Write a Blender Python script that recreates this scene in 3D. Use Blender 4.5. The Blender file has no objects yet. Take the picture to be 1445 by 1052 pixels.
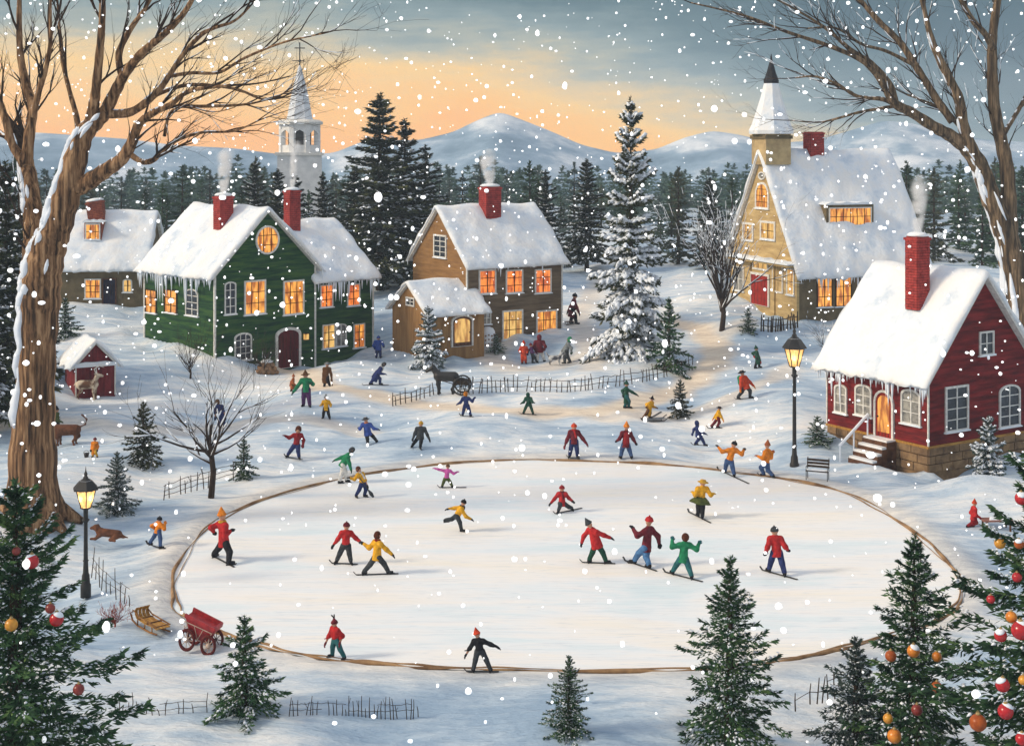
import bpy, math, random
import numpy as np
from mathutils import Vector, Matrix
PI = math.pi
random.seed(7)
RNG = np.random.default_rng(7)
S = bpy.context.scene
COL = S.collection
R = math.radians
# ------------------------------------------------------------------ camera numbers (photo pixels 1445 x 1052)
F, CX, HY, CH = 2000.0, 722.5, 200.0, 14.7


def pt(px, py, d):
    return Vector(((px - CX) * d / F, d, CH - (py - HY) * d / F))


# ------------------------------------------------------------------ object helpers
def tag(o, label=None, cat=None, group=None, kind=None):
    if label: o['label'] = label
    if cat: o['category'] = cat
    if group: o['group'] = group
    if kind: o['kind'] = kind
    return o


def empty(name, loc=(0, 0, 0), rz=0.0, label=None, cat=None, group=None):
    o = bpy.data.objects.new(name, None)
    COL.objects.link(o)
    o.empty_display_size = .3
    o.location = loc
    o.rotation_euler = (0, 0, rz)
    return tag(o, label, cat, group)


def link(name, me, parent=None, loc=None):
    o = bpy.data.objects.new(name, me)
    COL.objects.link(o)
    if parent is not None: o.parent = parent
    if loc is not None: o.location = loc
    return o


def kids(o):
    return [c for c in COL.objects if c.parent == o]


def copy_tree(o, children):
    """copy a thing and each of its parts; children: {object: [its children]}"""
    c = o.copy()
    COL.objects.link(c)
    for ch in children.get(o, []):
        k = copy_tree(ch, children)
        k.parent = c
    return c


def quads(name, V, Q, mats, smooth=False, fm=None):
    """mesh from numpy arrays, Q (m,3) or (m,4)"""
    me = bpy.data.meshes.new(name)
    V = np.asarray(V, dtype=np.float32); Q = np.asarray(Q, dtype=np.int32)
    n = Q.shape[1]
    me.vertices.add(len(V)); me.vertices.foreach_set('co', V.ravel())
    me.loops.add(Q.size); me.loops.foreach_set('vertex_index', Q.ravel())
    me.polygons.add(len(Q))
    me.polygons.foreach_set('loop_start', np.arange(0, Q.size, n, dtype=np.int32))
    for m in (mats if isinstance(mats, (list, tuple)) else [mats]): me.materials.append(m)
    if fm is not None: me.polygons.foreach_set('material_index', np.asarray(fm, dtype=np.int32))
    me.polygons.foreach_set('use_smooth', np.full(len(Q), smooth, dtype=bool))
    me.update(); me.validate()
    return me


class MB:
    """collects simple shapes into one mesh"""
    def __init__(s): s.v = []; s.f = []; s.m = []

    def add(s, vs, fs, mi=0):
        b = len(s.v); s.v += [tuple(v) for v in vs]
        s.f += [[i + b for i in f] for f in fs]; s.m += [mi] * len(fs)

    def box(s, x0, x1, y0, y1, z0, z1, mi=0, M=None):
        vs = [Vector(p) for p in ((x0, y0, z0), (x1, y0, z0), (x1, y1, z0), (x0, y1, z0), (x0, y0, z1), (x1, y0, z1), (x1, y1, z1), (x0, y1, z1))]
        if M is not None: vs = [M @ v for v in vs]
        s.add(vs, [[0, 3, 2, 1], [4, 5, 6, 7], [0, 1, 5, 4], [1, 2, 6, 5], [2, 3, 7, 6], [3, 0, 4, 7]], mi)

    def tube(s, pts, rad, n=8, mi=0, cap=True):
        pts = [Vector(p) for p in pts]
        if not hasattr(rad, '__len__'): rad = [rad] * len(pts)
        b = len(s.v); prev = None
        for i, p in enumerate(pts):
            t = (pts[min(i + 1, len(pts) - 1)] - pts[max(i - 1, 0)])
            t = t.normalized() if t.length > 1e-9 else Vector((0, 0, 1))
            if prev is None:
                a = Vector((0, 0, 1)) if abs(t.z) < .9 else Vector((1, 0, 0))
                u = t.cross(a).normalized()
            else:
                u = prev - t * prev.dot(t)
                u = u.normalized() if u.length > 1e-6 else t.orthogonal().normalized()
            prev = u; w = t.cross(u)
            for k in range(n):
                a = 2 * PI * k / n
                s.v.append(tuple(p + (u * math.cos(a) + w * math.sin(a)) * rad[i]))
        for i in range(len(pts) - 1):
            for k in range(n):
                k2 = (k + 1) % n
                s.f.append([b + i * n + k, b + i * n + k2, b + (i + 1) * n + k2, b + (i + 1) * n + k]); s.m.append(mi)
        if cap:
            s.f.append([b + k for k in range(n)][::-1]); s.m.append(mi)
            e = b + (len(pts) - 1) * n
            s.f.append([e + k for k in range(n)]); s.m.append(mi)

    def lathe(s, prof, n=12, mi=0, M=None, sx=1, sy=1):
        b = len(s.v)
        for r, z in prof:
            for k in range(n):
                a = 2 * PI * k / n + (PI / n if n <= 8 else 0)
                v = Vector((r * math.cos(a) * sx, r * math.sin(a) * sy, z))
                s.v.append(tuple(M @ v if M is not None else v))
        for i in range(len(prof) - 1):
            for k in range(n):
                k2 = (k + 1) % n
                s.f.append([b + i * n + k, b + i * n + k2, b + (i + 1) * n + k2, b + (i + 1) * n + k]); s.m.append(mi)
        s.f.append([b + k for k in range(n)][::-1]); s.m.append(mi)
        e = b + (len(prof) - 1) * n
        s.f.append([e + k for k in range(n)]); s.m.append(mi)

    def ball(s, c, r, mi=0, n=10, m=6, sc=(1, 1, 1)):
        c = Vector(c)
        prof = [(math.sin(PI * i / m) * r + 1e-5, -math.cos(PI * i / m) * r) for i in range(m + 1)]
        M = Matrix.Translation(c) @ Matrix.Diagonal((sc[0], sc[1], sc[2], 1))
        s.lathe(prof, n, mi, M)

    def torus(s, c, Rr, r, M=None, n=16, k=8, mi=0):
        pts = []
        b = len(s.v)
        for i in range(n):
            a = 2 * PI * i / n
            for j in range(k):
                q = 2 * PI * j / k
                v = Vector(((Rr + r * math.cos(q)) * math.cos(a), (Rr + r * math.cos(q)) * math.sin(a), r * math.sin(q)))
                v = (M @ v if M is not None else v) + Vector(c)
                s.v.append(tuple(v))
        for i in range(n):
            for j in range(k):
                s.f.append([b + i * k + j, b + ((i + 1) % n) * k + j, b + ((i + 1) % n) * k + (j + 1) % k, b + i * k + (j + 1) % k]); s.m.append(mi)

    def prism(s, poly, depth, mi=0, fn=None, hole=None):
        """poly: list of (a, b); extruded 0..depth along the third coordinate; fn(a, b, c) -> point"""
        n = len(poly); b = len(s.v)
        for c in (0, depth):
            for (p, q) in poly: s.v.append(tuple(fn(p, q, c)))
        if hole is None:
            s.f.append([b + i for i in range(n)][::-1]); s.m.append(mi)
            s.f.append([b + n + i for i in range(n)]); s.m.append(mi)
        else:
            h = len(s.v)
            for c in (0, depth):
                for (p, q) in hole: s.v.append(tuple(fn(p, q, c)))
            for i in range(n):
                j = (i + 1) % n
                s.f.append([b + n + i, b + n + j, h + n + j, h + n + i]); s.m.append(mi)
                s.f.append([h + i, h + j, h + n + j, h + n + i]); s.m.append(mi)
        for i in range(n):
            j = (i + 1) % n
            s.f.append([b + i, b + j, b + n + j, b + n + i]); s.m.append(mi)

    def build(s, name, mats, parent=None, smooth=False, loc=None):
        me = bpy.data.meshes.new(name)
        me.from_pydata(s.v, [], s.f)
        for m in (mats if isinstance(mats, (list, tuple)) else [mats]): me.materials.append(m)
        me.polygons.foreach_set('material_index', np.array(s.m, dtype=np.int32))
        me.polygons.foreach_set('use_smooth', np.full(len(s.f), smooth, dtype=bool))
        me.update()
        return link(name, me, parent, loc)


# ------------------------------------------------------------------ materials
MATS = {}


def mat(name, c1, c2=None, rough=.85, scale=3.0, stretch=(1, 1, 1), bump=0.0, bscale=20.0, wave=None, spec=.2, detail=4.0, lo=.35, hi=.65, c3=None, rand=0.0, wstr=.5):
    """procedural two/three colour noise material, optional bump and board lines (wave = period in m, axis)"""
    if name in MATS: return MATS[name]
    m = bpy.data.materials.new(name); m.use_nodes = True
    N = m.node_tree.nodes; L = m.node_tree.links
    p = N['Principled BSDF']
    p.inputs['Roughness'].default_value = rough
    p.inputs['Specular IOR Level'].default_value = spec
    tc = N.new('ShaderNodeTexCoord'); mp = N.new('ShaderNodeMapping')
    mp.inputs['Scale'].default_value = stretch
    L.new(tc.outputs['Object'], mp.inputs['Vector'])
    no = N.new('ShaderNodeTexNoise'); no.inputs['Scale'].default_value = scale; no.inputs['Detail'].default_value = detail
    no.inputs['Roughness'].default_value = .62
    L.new(mp.outputs['Vector'], no.inputs['Vector'])
    rp = N.new('ShaderNodeValToRGB'); e = rp.color_ramp.elements
    c2 = c2 or tuple(v * .6 for v in c1)
    e[0].position = lo; e[0].color = (*c2, 1); e[1].position = hi; e[1].color = (*c1, 1)
    if c3:
        q = e.new(.5 * (lo + hi)); q.color = (*c3, 1)
    L.new(no.outputs['Fac'], rp.inputs['Fac'])
    out = rp.outputs['Color']
    if rand:
        oi = N.new('ShaderNodeObjectInfo'); hs = N.new('ShaderNodeHueSaturation')
        mr = N.new('ShaderNodeMapRange'); mr.inputs['To Min'].default_value = 1 - rand; mr.inputs['To Max'].default_value = 1 + rand
        L.new(oi.outputs['Random'], mr.inputs['Value']); L.new(mr.outputs['Result'], hs.inputs['Value']); L.new(out, hs.inputs['Color'])
        out = hs.outputs['Color']
    L.new(out, p.inputs['Base Color'])
    hgt = None
    if bump:
        nb = N.new('ShaderNodeTexNoise'); nb.inputs['Scale'].default_value = bscale; nb.inputs['Detail'].default_value = 4
        L.new(mp.outputs['Vector'], nb.inputs['Vector']); hgt = nb.outputs['Fac']
    if wave:
        wv = N.new('ShaderNodeTexWave'); wv.wave_type = 'BANDS'; wv.bands_direction = wave[1]; wv.wave_profile = 'SAW'
        wv.inputs['Scale'].default_value = .314 / wave[0]; wv.inputs['Distortion'].default_value = .6; wv.inputs['Detail'].default_value = 1
        wv.inputs['Detail Scale'].default_value = 1.5
        L.new(tc.outputs['Object'], wv.inputs['Vector'])
        b1 = N.new('ShaderNodeBump'); b1.inputs['Strength'].default_value = wstr; b1.inputs['Distance'].default_value = .05
        L.new(wv.outputs['Fac'], b1.inputs['Height']); L.new(b1.outputs['Normal'], p.inputs['Normal'])
        if hgt is not None:
            b2 = N.new('ShaderNodeBump'); b2.inputs['Strength'].default_value = bump; b2.inputs['Distance'].default_value = .05
            L.new(hgt, b2.inputs['Height']); L.new(b1.outputs['Normal'], b2.inputs['Normal']); L.new(b2.outputs['Normal'], p.inputs['Normal'])
    elif hgt is not None:
        b2 = N.new('ShaderNodeBump'); b2.inputs['Strength'].default_value = bump; b2.inputs['Distance'].default_value = .08
        L.new(hgt, b2.inputs['Height']); L.new(b2.outputs['Normal'], p.inputs['Normal'])
    MATS[name] = m
    return m


def glow(name, c1, c2, strength=1.0, scale=2.0):
    """lit glass: gives off warm light, uneven like curtains and lamps behind it"""
    if name in MATS: return MATS[name]
    m = bpy.data.materials.new(name); m.use_nodes = True
    N = m.node_tree.nodes; L = m.node_tree.links
    p = N['Principled BSDF']; p.inputs['Base Color'].default_value = (.05, .03, .02, 1); p.inputs['Roughness'].default_value = .3
    tc = N.new('ShaderNodeTexCoord'); mp = N.new('ShaderNodeMapping'); mp.inputs['Scale'].default_value = (2.4, 2.4, .55)
    no = N.new('ShaderNodeTexNoise'); no.inputs['Scale'].default_value = scale; no.inputs['Detail'].default_value = 3
    L.new(tc.outputs['Object'], mp.inputs['Vector']); L.new(mp.outputs['Vector'], no.inputs['Vector'])
    rp = N.new('ShaderNodeValToRGB'); e = rp.color_ramp.elements
    e[0].position = .40; e[0].color = (*c2, 1); e[1].position = .58; e[1].color = (*c1, 1)
    L.new(no.outputs['Fac'], rp.inputs['Fac']); L.new(rp.outputs['Color'], p.inputs['Emission Color'])
    p.inputs['Emission Strength'].default_value = strength
    MATS[name] = m
    return m


SNOW = mat('snow_on_roofs', (.85, .84, .82), (.56, .65, .75), rough=.9, scale=.8, stretch=(1, 1, 1), bump=.65, bscale=3.0, spec=.1, detail=8, lo=.30, hi=.62, c3=(.78, .82, .86))
SNOWT = mat('snow_on_branches', (.86, .89, .93), (.74, .80, .88), rough=.9, scale=2, spec=.1)
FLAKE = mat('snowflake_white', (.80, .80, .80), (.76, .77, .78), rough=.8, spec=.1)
_n = FLAKE.node_tree.nodes; _l = FLAKE.node_tree.links     # translucent term added over the full diffuse, brightening flakes past real snow
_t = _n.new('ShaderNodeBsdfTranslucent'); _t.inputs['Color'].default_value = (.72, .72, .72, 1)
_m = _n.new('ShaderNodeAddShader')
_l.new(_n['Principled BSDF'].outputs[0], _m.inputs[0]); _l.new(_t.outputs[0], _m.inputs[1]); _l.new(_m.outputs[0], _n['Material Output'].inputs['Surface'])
ICE = mat('icicle_white', (.86, .9, .94), (.74, .82, .9), rough=.4, scale=6)
TRIM = mat('white_painted_trim', (.80, .78, .72), (.58, .56, .52), scale=6, bump=.2, bscale=30)
GREENW = mat('green_clapboard', (.050, .115, .026), (.008, .040, .020), scale=.8, lo=.38, hi=.62, stretch=(.5, .5, 5), wave=(.21, 'Z'), bump=.3, bscale=12, c3=(.022, .075, .024))
TANW = mat('tan_clapboard', (.205, .145, .088), (.105, .072, .044), lo=.38, hi=.62, scale=.9, stretch=(.6, .6, 5), wave=(.22, 'Z'), bump=.3, bscale=10)
YELW = mat('yellow_board_wall', (.62, .45, .21), (.40, .27, .12), scale=.9, stretch=(.6, .6, 4), wave=(.24, 'Z'), bump=.3, bscale=10)
OLIVW = mat('olive_brown_plaster', (.19, .14, .075), (.11, .085, .045), scale=1.2, bump=.3, bscale=8)
REDW = mat('red_clapboard', (.24, .020, .020), (.085, .009, .010), lo=.38, hi=.62, scale=.9, stretch=(.6, .6, 5), wave=(.2, 'Z'), bump=.3, bscale=12)
BARNW = mat('red_barn_boards', (.22, .022, .025), (.10, .012, .014), scale=1.4, stretch=(5, 5, .6), bump=.3, bscale=10)
STONE = mat('foundation_stone', (.32, .20, .10), (.15, .09, .05), scale=1.6, bump=.5, bscale=5)
BRICK = mat('red_brick', (.46, .06, .05), (.24, .03, .028), scale=3.5, bump=.5, bscale=9)
MORTAR = mat('dark_mortar', (.13, .02, .02), (.08, .012, .012), scale=5)
RUSTB = mat('rusty_brick', (.36, .10, .05), (.17, .04, .025), scale=3, bump=.5, bscale=9)
ROOFB = mat('dark_roof_boards', (.08, .06, .05), (.04, .03, .025), scale=4)
LIT = glow('lit_window_amber', (1.0, .43, .07), (.36, .09, .012), 1.0, 1.6)
LITR = glow('lit_window_red', (.95, .26, .04), (.40, .06, .012), 1.0, 1.8)
LITY = glow('lit_window_yellow', (.95, .58, .17), (.42, .18, .04), .8, 1.5)
DARKG = mat('dark_glass', (.035, .045, .06), (.012, .015, .02), rough=.25, scale=2, spec=.5)
PALEG = mat('curtained_glass', (.40, .38, .33), (.12, .12, .12), rough=.4, scale=3, spec=.4)
MUNT = mat('dark_window_bars', (.07, .035, .015), (.03, .015, .008), scale=6)
DOORM = mat('maroon_door', (.14, .012, .014), (.06, .006, .008), scale=2, stretch=(4, 4, .5), wave=(.16, 'X'))
DOORR = mat('red_door', (.38, .03, .02), (.22, .015, .012), scale=3, wave=(.2, 'Y'))
IRON = mat('black_iron', (.025, .022, .02), (.012, .011, .01), rough=.5, spec=.4)
WOODD = mat('dark_weathered_wood', (.060, .038, .024), (.028, .018, .012), scale=8)
WOODL = mat('golden_wood', (.52, .28, .06), (.27, .12, .025), scale=2, stretch=(1, 6, 6), rough=.5)
WOODB = mat('brown_wood', (.15, .065, .03), (.07, .03, .015), scale=4, rough=.6)
BARK = mat('brown_bark', (.40, .24, .125), (.035, .020, .012), scale=1.9, stretch=(3.2, 3.2, .17), bump=1.0, bscale=2.6, c3=(.19, .10, .048), lo=.38, hi=.62, detail=8)
BARKG = mat('grey_brown_bark', (.30, .20, .115), (.030, .022, .016), scale=1.8, stretch=(3, 3, .2), bump=1.0, bscale=3, c3=(.12, .08, .045), lo=.36, hi=.64, detail=7)
TWIG = mat('dark_twig_bark', (.055, .034, .022), (.025, .016, .012), scale=6)
NEED = mat('spruce_needles', (.125, .205, .065), (.014, .038, .022), scale=2.2, detail=6, rand=.2, c3=(.038, .098, .040), rough=.8, lo=.38, hi=.68)
NEEDO = mat('olive_spruce_needles', (.11, .10, .040), (.018, .024, .013), scale=1.6, detail=5, rand=.2, c3=(.036, .048, .020), rough=.8)
NEEDD = mat('dark_spruce_needles', (.115, .125, .050), (.018, .030, .018), scale=.8, detail=5, rand=.25, c3=(.020, .028, .015), rough=.8)
NEEDF = mat('forest_needles', (.075, .130, .070), (.016, .040, .024), scale=.5, detail=4, rand=.35, rough=.85)
NEEDB = mat('bluish_spruce_needles', (.11, .15, .125), (.018, .040, .040), scale=1.5, detail=5, rand=.2, rough=.8)
SKIN = mat('skin', (.55, .30, .20), (.48, .25, .16), scale=8, rough=.6)
EYE = mat('eye_dark', (.02, .015, .012), (.01, .01, .01))
# ------------------------------------------------------------------ terrain
_kn = [(-200, 0), (64, 0), (67, .05), (76, .60), (86, 1.16), (98, 1.96), (112, 2.75), (125, 3.4), (160, 4.0), (230, 4.2), (300, 3), (380, -10), (900, -60), (3000, -70)]
_ty = np.arange(-200, 3000, .5)
_tz = np.interp(_ty, [k[0] for k in _kn], [k[1] for k in _kn])
_w = np.hanning(17); _w /= _w.sum()
_tz = np.convolve(np.pad(_tz, 8, mode='edge'), _w, 'valid')

POND_PX = [(243, 850), (248, 805), (282, 752), (340, 716), (425, 689), (505, 670), (600, 657), (690, 650), (770, 648), (880, 652), (960, 657), (1040, 666),
           (1110, 676), (1185, 692), (1250, 722), (1310, 766), (1350, 806), (1361, 836), (1338, 868), (1292, 888), (1235, 903), (1170, 920), (1090, 934), (990, 944),
           (860, 948), (700, 945), (600, 942), (515, 935), (440, 927), (370, 912), (312, 893), (264, 873)]


def catmull(P, n, closed=True):
    P = np.array(P, float); m = len(P); out = []
    rng = range(m) if closed else range(m - 1)
    for i in rng:
        if closed: a, b, c, d = P[i - 1], P[i], P[(i + 1) % m], P[(i + 2) % m]
        else: a, b, c, d = P[max(i - 1, 0)], P[i], P[i + 1], P[min(i + 2, m - 1)]
        for k in range(n):
            t = k / n
            out.append(.5 * ((2 * b) + (c - a) * t + (2 * a - 5 * b + 4 * c - d) * t * t + (3 * b - a - 3 * c + d) * t ** 3))
    if not closed: out.append(P[-1])
    return np.array(out)


def flat(px, py):
    d = F * CH / (py - HY)
    return ((px - CX) * d / F, d)


POND = catmull([flat(*p) for p in POND_PX], 5)


def seg_dist(X, Y, P, closed):
    best = np.full(X.shape, 1e9)
    n = len(P)
    for i in range(n if closed else n - 1):
        a = P[i]; b = P[(i + 1) % n]; ab = b - a
        t = np.clip(((X - a[0]) * ab[0] + (Y - a[1]) * ab[1]) / max(ab @ ab, 1e-9), 0, 1)
        best = np.minimum(best, np.hypot(X - a[0] - t * ab[0], Y - a[1] - t * ab[1]))
    return best


def pond_sd(X, Y):
    X = np.asarray(X, float); Y = np.asarray(Y, float)
    D = seg_dist(X, Y, POND, True)
    ins = np.zeros(X.shape, bool); n = len(POND)
    for i in range(n):
        a = POND[i]; b = POND[(i + 1) % n]
        if a[1] == b[1]: continue
        c = ((a[1] > Y) != (b[1] > Y)) & (X < (b[0] - a[0]) * (Y - a[1]) / (b[1] - a[1]) + a[0])
        ins ^= c
    return np.where(ins, -D, D)


_sn = [(RNG.uniform(.25, 1.1), RNG.uniform(0, 2 * PI), RNG.uniform(0, 6.28)) for _ in range(14)]


_sn2 = [(RNG.uniform(1.6, 3.2), RNG.uniform(0, 2 * PI), RNG.uniform(0, 6.28)) for _ in range(8)]


def lumps(X, Y):
    z = 0
    for (k, a, ph) in _sn:
        z = z + np.sin(k * (math.cos(a) * X + math.sin(a) * Y) + ph) * (.07 / (k + .25))
    for (k, a, ph) in _sn2:
        z = z + np.sin(k * (math.cos(a) * X + math.sin(a) * Y) + ph + 1.2 * np.sin(.4 * X + ph)) * .018
    return z


# banks and mounds: (x, y, radius x, radius y, height)
MOUNDS = []


def mound(px, py, rx, ry, h, d=None):
    x, y = flat(px, py) if d is None else ((px - CX) * d / F, d)
    MOUNDS.append((x, y, rx, ry, h))


mound(1262, 672, 1.5, 1.3, .75); mound(1225, 660, 1.3, 1.0, .55); mound(1360, 700, 2.6, 1.3, .6); mound(1150, 640, 2.2, 2.6, .35)
mound(130, 0, 9, 9, .9, 97); mound(1070, 0, 3.2, 2.4, .7, 97); mound(740, 0, 4.5, 3.0, -.35, 90)
mound(60, 720, 3.2, 2.5, .25); mound(440, 0, 8, 8, -1.35, 93); mound(910, 0, 4.0, 2.5, .5, 90)


# snow drifted against the house walls: (corner x, depth, angle, x from, x to, y from, y to)
DRIFTS = []


def drift(px, d, ang, walls):
    cx = (px - CX) * d / F; ca, sa = math.cos(R(ang)), math.sin(R(ang))
    for (x0, y0, x1, y1) in walls: DRIFTS.append(((cx + ca * x0 - sa * y0, d + sa * x0 + ca * y0), (cx + ca * x1 - sa * y1, d + sa * x1 + ca * y1)))


drift(303, 86, 45, [(0, 0, 4.2, 0), (6.4, 0, 12.4, 0), (0, 0, 0, 8.1)])
drift(659, 91, 32.7, [(.6, 0, 7.4, 0), (7.4, 0, 7.4, 7), (-3.6, -1.2, -3.6, 3.4), (-3.6, -1.2, -1.8, -1.2)])
drift(66, 100, 4, [(0, 0, 6.9, 0)])
drift(1125, 98, 20, [(0, 0, 10.6, 0), (0, 0, 0, 2.5), (0, 6, 0, 9.5)])
drift(1310, 62.8, 32.4, [(0, 0, 7, 0), (0, 3.8, 0, 6.2), (0, 0, 0, 1.2)])


def T(X, Y):
    X = np.asarray(X, float); Y = np.asarray(Y, float)
    sd = pond_sd(X, Y)
    k = np.clip((sd - .4) / 5.0, 0, 1); k = k * k * (3 - 2 * k)
    z = np.interp(Y, _ty, _tz) * k + lumps(X, Y) * np.clip((sd - .5) / 3, 0, 1)
    for (x, y, rx, ry, h) in MOUNDS:
        z = z + h * np.exp(-((X - x) / rx) ** 2 - ((Y - y) / ry) ** 2) * np.clip(sd / 1.5, 0, 1)
    for (a, b) in DRIFTS:
        dd = seg_dist(X, Y, np.array([a, b]), False)
        z = z + (.26 + .12 * np.sin(X * 2.1 + Y * 1.3)) * np.exp(-(dd / .75) ** 2)
    bank = np.exp(-((sd - .55) / .5) ** 2) * .10
    z = z + bank
    return np.where(sd < .1, -.12 + np.clip(sd + .1, 0, .2) * .6, z)


_cacheG = {}


def G(px, py):
    """ground point seen at a photo pixel"""
    k = (px, py)
    if k in _cacheG: return _cacheG[k]
    D = np.linspace(26, 260, 2400)
    Xs = (px - CX) * D / F; Zs = CH - (py - HY) * D / F
    tz = T(Xs, D)
    tz = np.maximum(tz, -.012)
    b = np.argmax(Zs < tz)
    i = max(b, 1)
    a0 = Zs[i - 1] - tz[i - 1]; a1 = Zs[i] - tz[i]
    t = a0 / (a0 - a1) if a0 != a1 else 0
    d = D[i - 1] + t * (D[i] - D[i - 1])
    v = Vector(((px - CX) * d / F, d, CH - (py - HY) * d / F))
    _cacheG[k] = v
    return v


def gz(x, y): return float(max(T(np.array([x]), np.array([y]))[0], -.012))


PATHS = [([(-40, 596), (100, 598), (200, 606), (330, 600), (430, 592), (520, 612)], 1.0, .5),
         ([(405, 522), (440, 535), (480, 548), (540, 562), (600, 572), (680, 578), (770, 583), (850, 578), (930, 560), (985, 530), (1008, 505), (1003, 482), (975, 462), (930, 448)], 1.1, .9),
         ([(1003, 482), (1030, 466), (1060, 452)], .8, .5),
         ([(770, 583), (850, 590), (930, 586), (1010, 570), (1060, 548), (1110, 520)], .9, .55),
         ([(700, 478), (690, 505), (735, 520), (790, 512)], 1.3, .6),
         ([(840, 520), (830, 480), (815, 455), (830, 420), (850, 390)], 1.0, .5)]


def build_ground():
    xf = np.arange(-44, 44.01, .36); yf = np.arange(27, 106, .36)
    g = lambda a, b, n: a + (b - a) * (np.linspace(0, 1, n) ** 2.0)
    xs = np.concatenate([(-g(44, 540, 28))[::-1][:-1], xf, g(44.0, 540, 28)[1:]])
    ys = np.concatenate([(-g(-27, 120, 24))[::-1][:-1], yf, g(yf[-1], 1000, 60)[1:]])
    X, Y = np.meshgrid(xs, ys, indexing='ij')
    Z = T(X, Y)
    nx, ny = X.shape
    I = np.arange(nx * ny).reshape(nx, ny)
    Q = np.stack([I[:-1, :-1], I[1:, :-1], I[1:, 1:], I[:-1, 1:]], -1).reshape(-1, 4)
    V = np.stack([X, Y, Z], -1).reshape(-1, 3)
    sd = pond_sd(X, Y)
    tr = .45 * np.exp(-((sd - .2) / .9) ** 2)
    for (pp, w, s) in PATHS:
        P = catmull([tuple(G(*p))[:2] for p in pp], 6, False)
        D = seg_dist(X, Y, P, False)
        wob = 1 + .35 * np.sin(X * 1.3 + Y * .7) * np.sin(Y * .9)
        tr = np.maximum(tr, s * np.exp(-(D / (w * wob)) ** 4))
    m = bpy.data.materials.new('snow_ground'); m.use_nodes = True
    N = m.node_tree.nodes; L = m.node_tree.links; p = N['Principled BSDF']
    p.inputs['Roughness'].default_value = .9; p.inputs['Specular IOR Level'].default_value = .1
    tc = N.new('ShaderNodeTexCoord'); mp = N.new('ShaderNodeMapping'); mp.inputs['Scale'].default_value = (.55, 1.0, 1)
    L.new(tc.outputs['Object'], mp.inputs['Vector'])
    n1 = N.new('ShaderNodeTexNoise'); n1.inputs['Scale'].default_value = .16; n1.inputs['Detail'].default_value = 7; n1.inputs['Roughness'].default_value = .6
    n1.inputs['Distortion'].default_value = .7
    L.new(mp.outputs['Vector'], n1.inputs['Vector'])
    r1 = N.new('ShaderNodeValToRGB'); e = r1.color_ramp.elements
    e[0].position = .33; e[0].color = (.34, .46, .60, 1); e[1].position = .70; e[1].color = (.92, .90, .87, 1)  # mottling puts blue shadows and white highlights into the snow colour
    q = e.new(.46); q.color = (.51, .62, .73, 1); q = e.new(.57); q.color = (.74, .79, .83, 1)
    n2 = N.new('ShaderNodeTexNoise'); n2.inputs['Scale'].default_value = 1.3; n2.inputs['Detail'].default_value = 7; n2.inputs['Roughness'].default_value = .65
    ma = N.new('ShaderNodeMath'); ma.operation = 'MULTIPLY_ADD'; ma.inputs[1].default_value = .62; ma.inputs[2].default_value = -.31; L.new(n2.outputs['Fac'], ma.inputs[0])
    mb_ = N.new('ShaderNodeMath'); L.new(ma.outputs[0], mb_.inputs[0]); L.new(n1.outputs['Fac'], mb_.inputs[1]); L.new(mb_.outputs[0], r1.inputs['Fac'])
    mp2 = N.new('ShaderNodeMapping'); mp2.inputs['Scale'].default_value = (.35, 1.2, 1)
    L.new(tc.outputs['Object'], mp2.inputs['Vector']); L.new(mp2.outputs['Vector'], n2.inputs['Vector'])
    at = N.new('ShaderNodeAttribute'); at.attribute_name = 'trodden'
    mm = N.new('ShaderNodeMath'); mm.operation = 'MULTIPLY_ADD'; mm.inputs[1].default_value = .9; mm.inputs[2].default_value = -.45
    L.new(n2.outputs['Fac'], mm.inputs[0])
    m3 = N.new('ShaderNodeMath'); m3.operation = 'MULTIPLY_ADD'; m3.inputs[1].default_value = 1.0
    L.new(mm.outputs[0], m3.inputs[0]); L.new(at.outputs['Fac'], m3.inputs[1]); L.new(at.outputs['Fac'], m3.inputs[2]); m3.use_clamp = True
    r2 = N.new('ShaderNodeValToRGB'); e = r2.color_ramp.elements
    e[0].position = .3; e[0].color = (.78, .58, .39, 1); e[1].position = .65; e[1].color = (.90, .79, .64, 1)
    L.new(n2.outputs['Fac'], r2.inputs['Fac'])
    mx = N.new('ShaderNodeMix'); mx.data_type = 'RGBA'
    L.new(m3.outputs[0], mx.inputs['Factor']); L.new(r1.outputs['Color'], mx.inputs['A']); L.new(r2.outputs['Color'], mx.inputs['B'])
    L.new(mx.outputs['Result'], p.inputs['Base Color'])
    b = N.new('ShaderNodeBump'); b.inputs['Strength'].default_value = 1.0; b.inputs['Distance'].default_value = .3
    L.new(n2.outputs['Fac'], b.inputs['Height'])
    n4 = N.new('ShaderNodeTexNoise'); n4.inputs['Scale'].default_value = 7; n4.inputs['Detail'].default_value = 4
    L.new(mp2.outputs['Vector'], n4.inputs['Vector'])
    b2 = N.new('ShaderNodeBump'); b2.inputs['Strength'].default_value = .6; b2.inputs['Distance'].default_value = .06
    L.new(n4.outputs['Fac'], b2.inputs['Height']); L.new(b.outputs['Normal'], b2.inputs['Normal']); L.new(b2.outputs['Normal'], p.inputs['Normal'])
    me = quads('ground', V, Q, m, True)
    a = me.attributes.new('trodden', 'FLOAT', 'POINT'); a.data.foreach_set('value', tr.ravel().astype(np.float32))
    tag(link('ground', me), kind='structure')


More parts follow.
